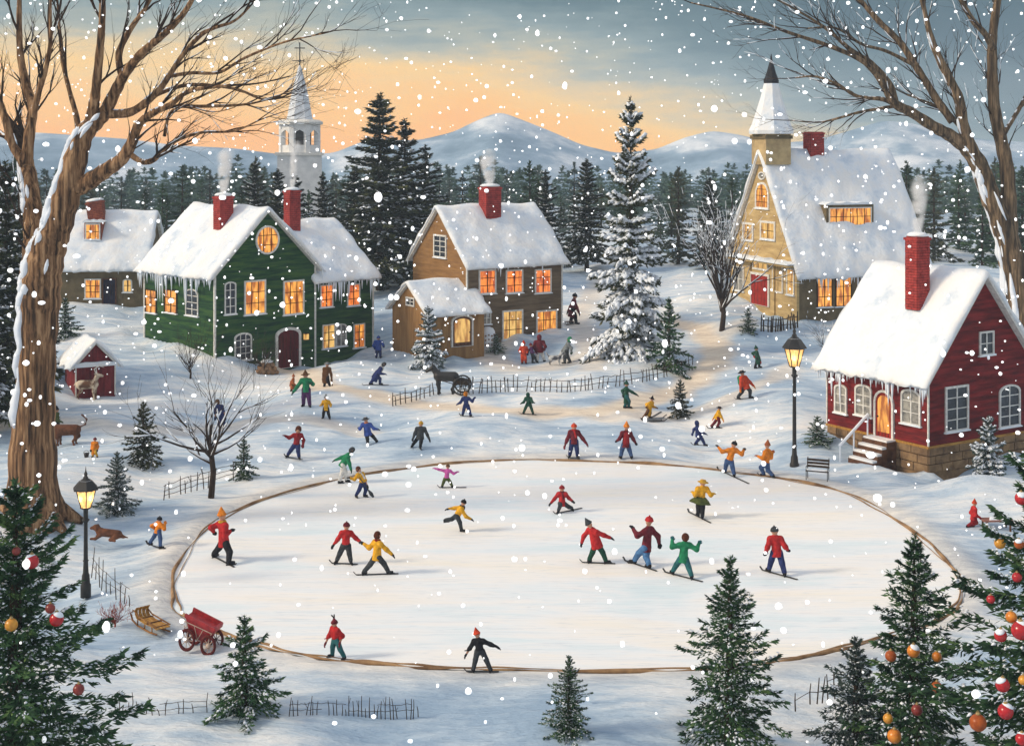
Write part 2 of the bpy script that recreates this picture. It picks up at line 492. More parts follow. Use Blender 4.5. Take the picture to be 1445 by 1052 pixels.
def build_pond():
    # ice sheet: rings from the outline to the middle
    c = POND.mean(0); n = len(POND); V = []; Q = []
    rings = 14
    nrm = []
    for r in range(rings):
        s = 1 - r / rings
        for p in POND: V.append((c[0] + (p[0] - c[0]) * s * 1.0, c[1] + (p[1] - c[1]) * s, -.012))
    for r in range(rings - 1):
        for i in range(n):
            j = (i + 1) % n
            Q.append((r * n + i, r * n + j, (r + 1) * n + j, (r + 1) * n + i))
    V.append((c[0], c[1], -.012))
    Tq = [((rings - 1) * n + i, (rings - 1) * n + (i + 1) % n, len(V) - 1, len(V) - 1) for i in range(n)]
    me = bpy.data.meshes.new('pond')
    me.from_pydata(V, [], [list(q) for q in Q] + [list(q[:3]) for q in Tq])
    m = bpy.data.materials.new('pond_ice'); m.use_nodes = True
    N = m.node_tree.nodes; L = m.node_tree.links; p = N['Principled BSDF']
    p.inputs['Roughness'].default_value = .55; p.inputs['Specular IOR Level'].default_value = .25
    tc = N.new('ShaderNodeTexCoord')
    mp = N.new('ShaderNodeMapping'); mp.inputs['Scale'].default_value = (.10, .42, 1); mp.inputs['Rotation'].default_value = (0, 0, .06)
    L.new(tc.outputs['Object'], mp.inputs['Vector'])
    n1 = N.new('ShaderNodeTexNoise'); n1.inputs['Scale'].default_value = .9; n1.inputs['Detail'].default_value = 8; n1.inputs['Roughness'].default_value = .66; n1.inputs['Distortion'].default_value = .5
    L.new(mp.outputs['Vector'], n1.inputs['Vector'])
    r1 = N.new('ShaderNodeValToRGB'); e = r1.color_ramp.elements
    e[0].position = .34; e[0].color = (.72, .82, .85, 1); e[1].position = .66; e[1].color = (.92, .86, .76, 1)
    q = e.new(.45); q.color = (.84, .87, .88, 1); q = e.new(.53); q.color = (.90, .88, .85, 1)
    L.new(n1.outputs['Fac'], r1.inputs['Fac'])
    # scratches cut by the skates, in two directions
    col = r1.outputs['Color']
    for (rot, sc) in ((.35, (.10, 3.2, 1)), (-.22, (.08, 2.6, 1)), (1.1, (.12, 3.0, 1))):
        ms = N.new('ShaderNodeMapping'); ms.inputs['Rotation'].default_value = (0, 0, rot); ms.inputs['Scale'].default_value = sc; L.new(tc.outputs['Object'], ms.inputs['Vector'])
        ns = N.new('ShaderNodeTexNoise'); ns.inputs['Scale'].default_value = 1.5; ns.inputs['Detail'].default_value = 2; ns.inputs['Distortion'].default_value = .25; L.new(ms.outputs['Vector'], ns.inputs['Vector'])
        rs = N.new('ShaderNodeValToRGB'); es = rs.color_ramp.elements; es[0].position = .492; es[0].color = (0, 0, 0, 1); es[1].position = .508; es[1].color = (0, 0, 0, 1); qs = es.new(.5); qs.color = (.55, .55, .55, 1); L.new(ns.outputs['Fac'], rs.inputs['Fac'])
        xs_ = N.new('ShaderNodeMix'); xs_.data_type = 'RGBA'; xs_.inputs['B'].default_value = (.55, .62, .68, 1); L.new(rs.outputs['Color'], xs_.inputs['Factor']); L.new(col, xs_.inputs['A']); col = xs_.outputs['Result']
    L.new(col, p.inputs['Base Color'])
    mp2 = N.new('ShaderNodeMapping'); mp2.inputs['Scale'].default_value = (.5, 4.0, 1); L.new(tc.outputs['Object'], mp2.inputs['Vector'])
    n2 = N.new('ShaderNodeTexNoise'); n2.inputs['Scale'].default_value = 1.6; n2.inputs['Detail'].default_value = 5; L.new(mp2.outputs['Vector'], n2.inputs['Vector'])
    b = N.new('ShaderNodeBump'); b.inputs['Strength'].default_value = .22; b.inputs['Distance'].default_value = .04
    L.new(n2.outputs['Fac'], b.inputs['Height']); L.new(b.outputs['Normal'], p.inputs['Normal'])
    me.materials.append(m); me.update()
    tag(link('pond', me), kind='structure')
    # earthy worn edge of the ice: uneven low ridges of bare brown ground
    mm = mat('bare_brown_edge', (.42, .26, .13), (.16, .09, .045), scale=1.4, stretch=(1, 1, 1), bump=.5, bscale=4, c3=(.30, .18, .09))
    fine = catmull([tuple(p) for p in POND], 3)
    mb = MB()
    n = len(fine)
    t = np.roll(fine, -1, 0) - np.roll(fine, 1, 0); t /= np.linalg.norm(t, axis=1)[:, None]
    nr = np.stack([t[:, 1], -t[:, 0]], 1)
    for (off, wd, ph) in ((0.0, .062, 0), (.15, .032, 2.1)):
        pts = []; rad = []
        for i in range(n + 1):
            k = i % n
            a = 2 * PI * k / n
            o = off + .055 * math.sin(a * 23 + ph) + .015 * math.sin(a * 57 + ph * 2)
            q = fine[k] + nr[k] * o
            pts.append((q[0], q[1], .012)); rad.append(max(.012, wd * (.62 + .38 * math.sin(a * 11 + ph) + .25 * math.sin(a * 31 + 1))))
        mb.tube(pts, rad, 6, 0, False)
    o = mb.build('pond_edge', mm, None, True); tag(o, kind='structure')


# ------------------------------------------------------------------ hills on the horizon
def build_mountains():
    ridge = [(-900, 205), (-300, 200), (-60, 192), (40, 186), (100, 190), (180, 196), (250, 205), (330, 209), (400, 218), (470, 216), (520, 196), (590, 198), (640, 186), (672, 170), (705, 157), (740, 170), (780, 186), (820, 204), (870, 216),
             (925, 211), (965, 194), (1005, 184), (1045, 190), (1090, 202), (1150, 198), (1200, 184), (1245, 170), (1285, 173), (1330, 186), (1390, 197), (1450, 200), (1700, 206), (2300, 210)]
    D0 = 650.0
    xs = np.linspace(-500, 500, 460); ys = np.linspace(375, 912, 120)
    rx = [(p[0] - CX) * D0 / F for p in ridge]; rz = [CH - (p[1] - HY) * D0 / F for p in ridge]
    top = np.interp(xs, rx, rz)
    top = np.convolve(np.pad(top, 2, mode='edge'), [.1, .2, .4, .2, .1], 'valid')
    X, Y = np.meshgrid(xs, ys, indexing='ij')
    u = (Y - D0) / np.where(Y < D0, 265, 255)
    prof = np.clip(1 - np.abs(u), 0, 1) ** 1.15
    rn = np.random.default_rng(3)
    nz = 0
    for _ in range(26):
        k = rn.uniform(.014, .11); a = rn.uniform(0, PI); ph = rn.uniform(0, 6.3)
        nz = nz + np.abs(np.sin(k * (math.cos(a) * X + math.sin(a) * Y) + ph)) * (.055 / (k + .023))
    nz = nz - nz.mean()
    base = -51.0
    Z = base + (top[:, None] - base) * prof + nz * .55 * np.clip(np.abs(u) * 4, 0, 1) * np.clip((1 - np.abs(u)) * 3, 0, 1)
    Z = np.where(np.abs(u) >= .999, -75, Z)
    nx, ny = X.shape; I = np.arange(nx * ny).reshape(nx, ny)
    Q = np.stack([I[:-1, :-1], I[1:, :-1], I[1:, 1:], I[:-1, 1:]], -1).reshape(-1, 4)
    m = mat('mountain_snow_and_rock', (.70, .73, .76), (.13, .21, .29), scale=.022, stretch=(1, 1, 2.2), detail=9, lo=.38, hi=.64, c3=(.25, .35, .45), bump=1.0, bscale=.15)
    N = m.node_tree.nodes; Lk = m.node_tree.links    # more snow towards the tops
    sx = N.new('ShaderNodeSeparateXYZ'); Lk.new(next(n for n in N if n.type == 'TEX_COORD').outputs['Object'], sx.inputs[0])
    mr = N.new('ShaderNodeMapRange'); mr.inputs['From Min'].default_value = -6; mr.inputs['From Max'].default_value = 28; mr.inputs['To Min'].default_value = -.10; mr.inputs['To Max'].default_value = .13; Lk.new(sx.outputs['Z'], mr.inputs['Value'])
    ad = N.new('ShaderNodeMath'); no = next(n for n in N if n.type == 'TEX_NOISE' and n.inputs['Detail'].default_value == 9); Lk.new(no.outputs['Fac'], ad.inputs[0]); Lk.new(mr.outputs[0], ad.inputs[1])
    Lk.new(ad.outputs[0], next(n for n in N if n.type == 'VALTORGB').inputs['Fac'])
    tag(link('mountains', quads('mountains', np.stack([X, Y, Z], -1).reshape(-1, 3), Q, m, True)), kind='structure')


build_ground(); build_pond(); build_mountains()
# ------------------------------------------------------------------ houses
class House:
    """local frame: x along the front wall (y = 0 plane), y going back; origin at one ground corner"""
    def __init__(s, name, C, ang, label, cat='house', group=None):
        s.C = Vector(C); s.a = ang
        s.root = empty(name, s.C, ang, label, cat, group)
        s.M = Matrix.Translation(s.C) @ Matrix.Rotation(ang, 4, 'Z')
        s.Mi = s.M.inverted()
        s.rng = random.Random(name)

    def ray(s, px, py, axis, val):
        o = s.Mi @ Vector((0, 0, CH)); q = s.Mi @ pt(px, py, 50.0)
        i = 'xyz'.index(axis); d = q - o
        t = (val - o[i]) / d[i]
        return o + d * t

    def fn(s, axis, val):
        """wall coords (along, up, outwards) -> local point"""
        if axis == 'y': return lambda a, b, c: Vector((a, val - c, b))
        return lambda a, b, c: Vector((val - c, a, b))

    def rect(s, axis, val, x0, y0, x1, y1):
        cx, cy = (x0 + x1) / 2, (y0 + y1) / 2
        i = 0 if axis == 'y' else 1
        a0 = s.ray(x0, cy, axis, val)[i]; a1 = s.ray(x1, cy, axis, val)[i]
        zt = s.ray(cx, y0, axis, val).z; zb = s.ray(cx, y1, axis, val).z
        return min(a0, a1), max(a0, a1), zb, zt

    def walls(s, x0, x1, y0, y1, h, ridge, rise, m, name='wall', z0=-1.6, mats=None, side_m=None):
        """closed block with gables"""
        if ridge == 'y':
            xm = (x0 + x1) / 2
            poly = [(x0, z0), (x1, z0), (x1, h), (xm, h + rise), (x0, h)]
            f = lambda a, b, c: Vector((a, y0 + c, b)); dep = y1 - y0
        else:
            ym = (y0 + y1) / 2
            poly = [(y0, z0), (y1, z0), (y1, h), (ym, h + rise), (y0, h)]
            f = lambda a, b, c: Vector((x0 + c, a, b)); dep = x1 - x0
        mb = MB(); mb.prism(poly, dep, 0, f)
        ms = [m]
        if side_m is not None:
            ms = [m, side_m]
            # end faces (gables) take the second material
            mb.m[0] = 1; mb.m[1] = 1
        return mb.build(name, ms, s.root)

    def roof(s, x0, x1, y0, y1, h, ridge, rise, oe=.35, og=.35, th=.28, icy=('a', 'b'), name='roof', icelen=.5, dens=3.0, gap=.0, ogb=None, clip_end=None):
        """two boards slopes, snow on top as a lumpy sheet, icicles hanging from the eaves"""
        rng = s.rng
        ogb = og if ogb is None else ogb
        if ridge == 'y':
            mid = (x0 + x1) / 2; half = (x1 - x0) / 2
            P = lambda u, v, w: Vector((mid + u, v, w)); v0, v1 = y0 - og, y1 + ogb
        else:
            mid = (y0 + y1) / 2; half = (y1 - y0) / 2
            P = lambda u, v, w: Vector((v, mid + u, w)); v0, v1 = x0 - og, x1 + ogb
        sl = rise / half
        hz = h + rise
        mb = MB()
        for sg in (-1, 1):
            e = half + oe
            ln = math.hypot(1, sl); nx, nz = sl / ln * sg, 1 / ln
            for (t0, t1) in ((.012, .12),):
                q = []
                for t in (t0, t1):
                    for (u, v) in ((0, v0), (e, v0), (e, v1), (0, v1)):
                        q.append(P(sg * u + nx * t, v, hz - sl * u + nz * t))
                mb.add(q, [[0, 1, 2, 3], [7, 6, 5, 4], [0, 4, 5, 1], [1, 5, 6, 2], [2, 6, 7, 3], [3, 7, 4, 0]])
        rf = mb.build(name, TRIM, s.root)
        # snow sheet, one grid over both slopes
        nu, nv = 44, max(16, int((v1 - v0) / .22))
        us = np.linspace(-1, 1, nu + 1); vs = np.linspace(0, 1, nv + 1)
        ph = [rng.uniform(0, 6.28) for _ in range(8)]
        V = []; top = []; bot = []
        for i, uu in enumerate(us):
            for j, vv in enumerate(vs):
                e = half + oe + .10
                edge_j = .07 * math.sin(vv * 17 + ph[0]) + .05 * math.sin(vv * 41 + ph[1]) + .04 * math.sin(vv * 83 + ph[2])
                u = uu * (e + (edge_j if abs(uu) > .9 else 0) * abs(uu))
                ve = .05 * math.sin(uu * 9 + ph[3]) + .04 * math.sin(uu * 23 + ph[4])
                v = (v0 - .08) + (v1 - v0 + .16) * vv + (ve if vv == 0 or vv == 1 else 0)
                sg = 1 if u >= 0 else -1
                au = abs(u)
                ln = math.hypot(1, sl)
                soft = min(1, au / .35)          # rounded ridge
                nx, nz = sl / ln * sg * soft, 1 / ln + (1 - soft) * (1 - 1 / ln)
                te = min(1, (1 - abs(uu)) * 9) ; tv = min(1, min(vv, 1 - vv) * (v1 - v0) / .3)
                prof = (.35 + .65 * (1 - (1 - te) ** 2)) * (.55 + .45 * (1 - (1 - tv) ** 2))
                lump = .72 + .28 * math.sin(v * 1.7 + u * .9 + ph[5]) * math.sin(u * 1.3 - v * .6 + ph[6]) + .12 * math.sin(v * 4.1 + ph[7]) * math.sin(u * 3.3)
                t = .125 + th * prof * lump
                zb = hz - sl * au - (.10 * (1 - soft) * sl if False else 0)
                V.append(tuple(P(u + nx * t, v, zb + nz * t)))
        nb = len(V)
        for i, uu in enumerate(us):
            for j, vv in enumerate(vs):
                e = half + oe + .10
                u = uu * e * .995; v = (v0 - .06) + (v1 - v0 + .12) * vv
                sg = 1 if u >= 0 else -1; ln = math.hypot(1, sl)
                t = .122
                V.append(tuple(P(u + sl / ln * sg * t * min(1, abs(u) / .35), v, hz - sl * abs(u) + t / ln - (.0 if abs(uu) < .95 else .05))))
        W = nv + 1; Q = []
        for i in range(nu):
            for j in range(nv):
                a = i * W + j
                Q.append((a, a + W, a + W + 1, a + 1)); Q.append((nb + a + 1, nb + a + W + 1, nb + a + W, nb + a))
        for i in range(nu):
            for j in (0, nv):
                a = i * W + j; q = (a, nb + a, nb + a + W, a + W); Q.append(q if j == 0 else q[::-1])
        for j in range(nv):
            for i in (0, nu):
                a = i * W + j; q = (a, a + 1, nb + a + 1, nb + a); Q.append(q if i == 0 else q[::-1])
        link('snow_cover', quads('snow_cover', V, Q, SNOW, True), rf)
        for side in icy:
            mb = MB()
            sg = -1 if side == 'a' else 1
            e = half + oe + .04
            n = int((v1 - v0) * dens * 1.6)
            for k in range(n):
                v = v0 + (v1 - v0) * (k + rng.random()) / n
                l = icelen * (rng.random() ** 2.0 * 1.1 + .12) * (1.0 + .5 * math.sin(v * 2.1 + ph[0]))
                if l < .05: continue
                z = hz - sl * e + .14
                r = .028 + .05 * min(l, 1)
                mb.lathe([(r * 1.2, 0), (r, -.10), (r * .72, -l * .45 - .06), (r * .3, -l * .85 - .06), (.004, -l - .1)], 6, 0, Matrix.Translation(P(sg * e + rng.uniform(-.05, .05), v, z)))
            if mb.v: mb.build('icicle_fringe', ICE, rf, True)
        return rf

    def outline(s, a0, a1, z0, z1, arch, n=9):
        if arch == 'round':
            c, e = ((a0 + a1) / 2, (z0 + z1) / 2)
            return [(c + (a1 - a0) / 2 * math.cos(2 * PI * i / 24), e + (z1 - z0) / 2 * math.sin(2 * PI * i / 24)) for i in range(24)]
        if arch:
            rise = min((a1 - a0) / 2, (z1 - z0) * .45) * (1.0 if arch == 'full' else .45)
            pts = [(a0, z0), (a1, z0)]
            for i in range(n + 1):
                t = PI * i / n
                pts.append(((a0 + a1) / 2 + (a1 - a0) / 2 * math.cos(t), z1 - rise + rise * math.sin(t)))
            return pts
        return [(a0, z0), (a1, z0), (a1, z1), (a0, z1)]

    def window(s, axis, val, px, glass=None, arch=False, cols=2, rows=3, fm=None, bw=.09, munt=None, sill=True, name='window', base=.0, deep=.0, label=None, mw=.022):
        glass = glass or LIT; fm = fm or TRIM
        a0, a1, z0, z1 = s.rect(axis, val, *px)
        f0 = s.fn(axis, val); f = lambda a, b, c: f0(a, b, c + base)
        mb = MB()
        out = s.outline(a0 - bw * .4, a1 + bw * .4, z0 - bw * .4, z1 + bw * .4, arch)
        inn = s.outline(a0 + bw * .6, a1 - bw * .6, z0 + bw * .6, z1 - bw * .6, arch)
        mb.prism(out, .075, 0, f, inn)
        rng = s.rng
        m2 = munt or (MUNT if glass in (LIT, LITR, LITY) else TRIM)
        for i in range(1, cols):
            a = a0 + (a1 - a0) * i / cols + rng.uniform(-.012, .012); w = mw * (1.5 if cols == 2 else 1)
            mb.prism([(a - w, z0 + bw * .3), (a + w, z0 + bw * .3), (a + w, z1 - bw * .3), (a - w, z1 - bw * .3)], .028, 1, lambda p, q, c: f(p, q, c + .022))
        for i in range(1, rows):
            z = z0 + (z1 - z0) * i / rows + rng.uniform(-.015, .015)
            mb.prism([(a0 + bw * .3, z - mw), (a1 - bw * .3, z - mw), (a1 - bw * .3, z + mw), (a0 + bw * .3, z + mw)], .025, 1, lambda p, q, c: f(p, q, c + .021))
        w = mb.build(name, [fm, m2], s.root)
        if label: w['label'] = label
        mb = MB(); mb.prism(s.outline(a0 + bw * .3, a1 - bw * .3, z0 + bw * .3, z1 - bw * .3, arch), .012, 0, lambda p, q, c: f(p, q, c + .006))
        mb.build('pane', glass, w)
        if sill and arch != 'round':
            mb = MB(); fz = lambda p, q, c: f(p, q, c)
            n = 8
            top = [(a0 - .1 + (a1 - a0 + .2) * i / n, z0 - .03 + .05 + rng.uniform(-.015, .03) - (.04 if i in (0, n) else 0)) for i in range(n + 1)]
            mb.prism([(a0 - .1, z0 - .07), (a1 + .1, z0 - .07)] + top[::-1], .13, 0, fz)
            mb.build('snowy_sill', SNOW, w)
        return w

    def door(s, axis, val, px, m, arch='low', frame=None, bw=.13, handle=True, glass=None):
        a0, a1, z0, z1 = s.rect(axis, val, *px); f = s.fn(axis, val)
        mb = MB(); mb.prism(s.outline(a0, a1, z0, z1, arch), .05, 0, lambda p, q, c: f(p, q, c + .012))
        d = mb.build('door', m, s.root)
        mb = MB(); mb.prism(s.outline(a0 - bw, a1 + bw, z0 - .02, z1 + bw, arch), .11, 0, lambda p, q, c: f(p, q, c + .003), s.outline(a0 + .01, a1 - .01, z0, z1 - .01, arch))
        mb.build('frame', frame or TRIM, d)
        mb = MB()
        nb = 5
        for i in range(1, nb):
            a = a0 + (a1 - a0) * i / nb
            mb.prism([(a - .012, z0 + .06), (a + .012, z0 + .06), (a + .012, z1 - .25), (a - .012, z1 - .25)], .02, 0, lambda p, q, c: f(p, q, c + .055))
        mb.build('plank_gap', MUNT, d)
        if handle:
            mb = MB(); mb.ball(f(a1 - .16, z0 + (z1 - z0) * .45, .1), .05); mb.build('handle', IRON, d, True)
        if glass:
            mb = MB(); mb.prism(s.outline(a0 + .14, a1 - .14, z0 + .25, z1 - .14, arch), .01, 0, lambda p, q, c: f(p, q, c + .078)); mb.build('pane', glass, d)
        return d

    def trim(s, pts, r=.07, name='corner_board', m=None):
        for a, b in pts:
            mb = MB(); a = Vector(a); b = Vector(b)
            mb.box(a.x - r, a.x + r, a.y - r, a.y + r, min(a.z, b.z), max(a.z, b.z))
            mb.build(name, m or TRIM, s.root)

    def chimney(s, px0, px1, top, d_off, sz, m=None, snow=True, lean=0.0, bottom=1.5, yloc=None, xloc=None, pots=0):
        """square stack: its top seen at photo pixel; d_off: (x, y) local position, z from the pixel"""
        m = m or BRICK
        x, y = d_off
        w = s.M @ Vector((x, y, 0))
        zt = CH - (top - HY) * w.y / F - s.C.z
        zb = zt - bottom
        mb = MB(); h = sz / 2
        A = Matrix.Translation((x, y, zb)) @ Matrix.Rotation(lean, 4, 'Y')
        H = zt - zb; rg = s.rng
        mb.box(-h, h, -h * .85, h * .85, 0, H - .18, 1, A)
        # brick courses, slightly uneven, with joints between the bricks
        kz = .0; row = 0; ch = .125
        while kz < H - .22:
            for (sx_, n_) in ((1, 0), (1, 1), (0, 0), (0, 1)):
                hw = h if sx_ else h * .85; half = .34; p0 = -hw - (.17 if row % 2 else 0)
                while p0 < hw:
                    a0, a1 = max(p0, -hw) + .012, min(p0 + half, hw) - .012
                    if a1 - a0 > .03:
                        pr = .014 + rg.random() * .016
                        if sx_: mb.box(a0, a1, *( (-h * .85 - pr, -h * .85 + .01) if n_ == 0 else (h * .85 - .01, h * .85 + pr)), kz + .012, kz + ch - .012, 0, A)
                        else: mb.box(*((-h - pr, -h + .01) if n_ == 0 else (h - .01, h + pr)), a0, a1, kz + .012, kz + ch - .012, 0, A)
                    p0 += half
            kz += ch; row += 1
        mb.box(-h - .06, h + .06, -h * .85 - .06, h * .85 + .06, H - .18, H - .06, 0, A)
        mb.box(-h + .03, h - .03, -h * .85 + .03, h * .85 - .03, H - .06, H, 0, A)
        c = mb.build('chimney', [m, MORTAR], s.root)
        if snow:
            b = MB()
            b.lathe([(h * 1.15, H), (h * 1.2, H + .07), (h * .9, H + .16), (h * .35, H + .20), (.01, H + .2)], 8, 0, A)
            b.build('snow_cap', SNOW, c, True)
        return s.M @ (A @ Vector((0, 0, H)))


CHIMTOPS = []
# ---- green house: main block with a gable, wing on the right
h = House('house', pt(303, 520, 86.0), R(45), 'dark green clapboard house with two red chimneys, a round attic window and maroon door')
LW = 8.1
h.walls(0, 7.53, 0, LW, 5.75, 'y', 3.65, GREENW)
h.walls(7.53, 12.45, .12, 9.0, 4.9, 'x', 3.3, GREENW, name='wing_wall')
h.roof(0, 7.53, 0, LW, 5.75, 'y', 3.65, th=.30, icelen=1.25, dens=4.4)
h.roof(7.25, 12.45, .12, 9.0, 4.9, 'x', 3.3, th=.28, icelen=1.0, dens=4.2, icy=('a',), og=-.05, ogb=.3, name='wing_roof')
h.trim([((0, 0, -1), (0, 0, 5.8)), ((7.55, 0, -1), (7.55, 0, 5.8)), ((12.45, .12, -1), (12.45, .12, 4.9)), ((0, LW, -1), (0, LW, 5.8))], .06)
for r in ((206, 409, 221, 441), (233, 409, 250, 441)): h.window('x', 0, r, LIT, cols=2, rows=3, bw=.06, fm=MUNT)
h.window('x', 0, (263, 408, 280, 445), DARKG, 'low', 2, 4, bw=.07)
h.window('y', 0, (317, 398, 332, 443), DARKG, 'low', 2, 4, bw=.08)
h.window('y', 0, (345, 396, 374, 443), LIT, False, 3, 3, bw=.10)
h.window('y', 0, (400, 396, 428, 443), LIT, False, 3, 3, bw=.10)
h.window('y', 0, (361, 319, 393, 358), LIT, 'round', 3, 3, bw=.12, sill=False)
h.window('y', 0, (331, 470, 354, 508), DARKG, 'low', 3, 4, bw=.10)
h.door('y', 0, (391, 465, 421, 518), DOORM, 'low', bw=.16)
for r in ((452, 402, 469, 433), (490, 401, 507, 431)): h.window('y', .12, r, LITR, False, 2, 3, bw=.08)
h.window('y', .12, (455, 458, 472, 491), LITY, False, 2, 3, bw=.07)
h.window('y', .12, (474, 457, 488, 488), PALEG, 'low', 2, 2, bw=.08)
h.window('y', .12, (499, 457, 514, 490), LIT, False, 2, 3, bw=.07)
p = h.ray(430, 474, 'y', 0)
mb = MB(); mb.box(p.x - .14, p.x + .14, -.26, -.03, p.z - .2, p.z + .16); mb.box(p.x - .18, p.x + .18, -.30, -.0, p.z + .16, p.z + .22, 1); mb.box(p.x - .16, p.x + .16, -.28, -.02, p.z - .25, p.z - .2, 1)
mb.build('porch_lamp', [LITY, IRON], h.root)
CHIMTOPS.append(h.chimney(0, 0, 276, (2.6, 3.0), .95, bottom=2.4))
CHIMTOPS.append(h.chimney(0, 0, 268, (8.6, 3.9), .85, bottom=3.2))
GREEN = h

# ---- tan house with a small annex in front
h = House('house', pt(659, 483, 91.0), R(32.7), 'tan clapboard house with one red chimney and a small annex')
h.walls(0, 7.4, 0, 7.2, 5.0, 'x', 3.4, TANW, side_m=mat('ochre_gable_boards', (.34, .185, .07), (.22, .115, .045), scale=.9, stretch=(.6, .6, 5), wave=(.22, 'Z'), bump=.3, bscale=10))
h.roof(0, 7.4, 0, 7.2, 5.0, 'x', 3.4, th=.26, oe=.3, og=.25, icelen=.35, dens=2.5)
h.trim([((0, 0, -1), (0, 0, 5.2)), ((7.4, 0, -1), (7.4, 0, 5.2))], .05)
for r in ((676, 381, 699, 414), (714, 381, 737, 413), (755, 380, 777, 413)): h.window('y', 0, r, LITR, False, 2, 3, bw=.10)
h.window('y', 0, (709, 438, 737, 478), LITY, False, 3, 3, bw=.10)
h.window('y', 0, (757, 438, 785, 478), LIT, False, 3, 3, bw=.10)
h.window('y', 0, (681, 440, 692, 457), PALEG, False, 2, 2, bw=.07)
h.window('x', 0, (613, 332, 630, 363), DARKG, False, 2, 4, bw=.11)
CHIMTOPS.append(h.chimney(0, 0, 263, (3.6, 3.0), 1.15, bottom=2.4))
# annex: ridge along x, standing against the left gable
ax0, ax1, ay0, ay1 = -3.6, .55, -1.2, 3.4
h.walls(ax0, ax1, ay0, ay1, 2.2, 'x', 1.6, mat('ochre_annex_boards', (.36, .20, .075), (.23, .12, .045), scale=.9, stretch=(5, 5, .6), bump=.3, bscale=10), name='annex_wall')
h.roof(ax0, ax1, ay0, ay1, 2.2, 'x', 1.6, th=.24, oe=.3, og=.22, icelen=.2, dens=1.5, name='annex_roof')
h.window('x', ax0, (574, 420, 585, 431), DARKG, False, 2, 2, bw=.09, sill=False)
h.door('y', ay0, (638, 446, 665, 488), WOODB, 'low', bw=.1, glass=LITY)
TAN = h

# ---- far left house
h = House('house', pt(66, 446, 100.0), R(4), 'brown house with snowy roof and crooked rusty chimney behind the big bare tree')
h.walls(0, 6.9, 0, 7.0, 3.5, 'x', 3.55, OLIVW)
h.roof(0, 6.9, 0, 7.0, 3.5, 'x', 3.55, th=.22, oe=.3, og=.2, icelen=.15, dens=1.5)
h.window('y', 0, (120, 394, 142, 421), LIT, False, 3, 3, bw=.09)
h.door('y', 0, (146, 394, 163, 428), mat('dark_blue_door', (.03, .03, .06), (.015, .015, .03), scale=3), False, bw=.09, frame=WOODB)
h.window('y', 0, (174, 394, 186, 412), LITY, 'low', 2, 2, bw=.08)
# dormer with a lit window under the crooked chimney
def dormer(hh, px, val_y, rise_top, hw, ms, glass, cols, rows):
    a0, a1, z0, z1 = hh.rect('y', val_y, *px)
    mb = MB(); mb.box(a0 - hw, a1 + hw, val_y, val_y + rise_top, z0 - hw, z1 + hw)
    d = mb.build('dormer', ms, hh.root)
    nn = 10; mb = MB()
    tops = [(a0 - hw - .12 + (a1 - a0 + 2 * hw + .24) * i / nn, z1 + hw + .16 + .05 * math.sin(i * 1.9) - (.1 if i in (0, nn) else 0)) for i in range(nn + 1)]
    mb.prism([(a0 - hw - .12, z1 + hw + .004), (a1 + hw + .12, z1 + hw + .004)] + tops[::-1], rise_top + .16, 0, lambda p, q, c: Vector((p, val_y - .16 + c, q)))
    mb.build('snow_cap', SNOW, d)
    return hh.window('y', val_y, px, glass, False, cols, rows, bw=.08, base=.004)
h.window  # (windows of the dormer are parts of the house)
dormer(h, (121, 316, 141, 338), 1.35, 1.8, .1, RUSTB, LIT, 3, 2)
h.chimney(0, 0, 283, (3.05, 2.9), 1.1, RUSTB, bottom=2.6, lean=R(-8))
FARL = h

# ---- yellow house with a spire
h = House('house', pt(1125, 463, 98.0), R(20), 'yellow house with steep snowy roof, snowy spire over its gable and red door')
YL, YD = 10.6, 9.56
h.walls(0, YL, 0, YD, 4.25, 'x', 7.75, OLIVW, side_m=YELW)
h.roof(0, YL, 0, YD, 4.25, 'x', 7.75, th=.34, oe=.45, og=.3, icelen=.8, dens=4)
h.window('y', 0, (1153, 390, 1174, 433), LIT, False, 2, 3, bw=.08, fm=MUNT)
h.window('y', 0, (1179, 390, 1201, 432), LIT, False, 2, 3, bw=.08, fm=MUNT)
h.window('y', 0, (1217, 388, 1232, 413), LIT, False, 2, 2, bw=.08, fm=MUNT)
h.window('x', 0, (1067, 258, 1085, 294), LIT, 'full', 2, 4, bw=.16)
h.window('x', 0, (1071, 243, 1080, 253), PALEG, 'round', 1, 1, bw=.1, sill=False)
h.window('x', 0, (1049, 315, 1063, 339), LITY, False, 2, 2, bw=.16)
h.window('x', 0, (1074, 313, 1094, 338), LITY, False, 2, 2, bw=.16)
h.window('x', 0, (1091, 370, 1105, 412), mat('cream_panel', (.62, .45, .22), (.42, .28, .12), scale=2), False, 2, 1, bw=.12, sill=False, munt=YELW)
h.window('x', 0, (1111, 379, 1121, 416), LITY, False, 1, 2, bw=.12)
h.window('x', 0, (1036, 376, 1050, 410), PALEG, False, 2, 2, bw=.12)
h.door('x', 0, (1061, 388, 1085, 430), DOORR, False, bw=.16)
h.window('x', 0, (1063, 366, 1084, 380), LITY, False, 3, 1, bw=.14, sill=False)
h.trim([((0, 0, -1), (0, 0, 4.1)), ((-.02, 3.0, -1), (-.02, 3.0, 4.1)), ((-.02, 6.4, -1), (-.02, 6.4, 4.1))], .10, m=YELW)
# porch shelf with snow over the ground floor
mb = MB(); mb.box(-.75, -.01, -.1, YD + .1, 4.2, 4.36); pr = mb.build('porch_roof', YELW, h.root)
mb = MB(); nn = 16
tops = [(-.2 + (YD + .4) * i / nn, 4.56 + .07 * math.sin(i * 2.3) - (.12 if i in (0, nn) else 0)) for i in range(nn + 1)]
mb.prism([(-.2, 4.364), (YD + .2, 4.364)] + tops[::-1], .95, 0, lambda p, q, c: Vector((-.9 + c, p, q))); mb.build('snow_cover', SNOW, pr)
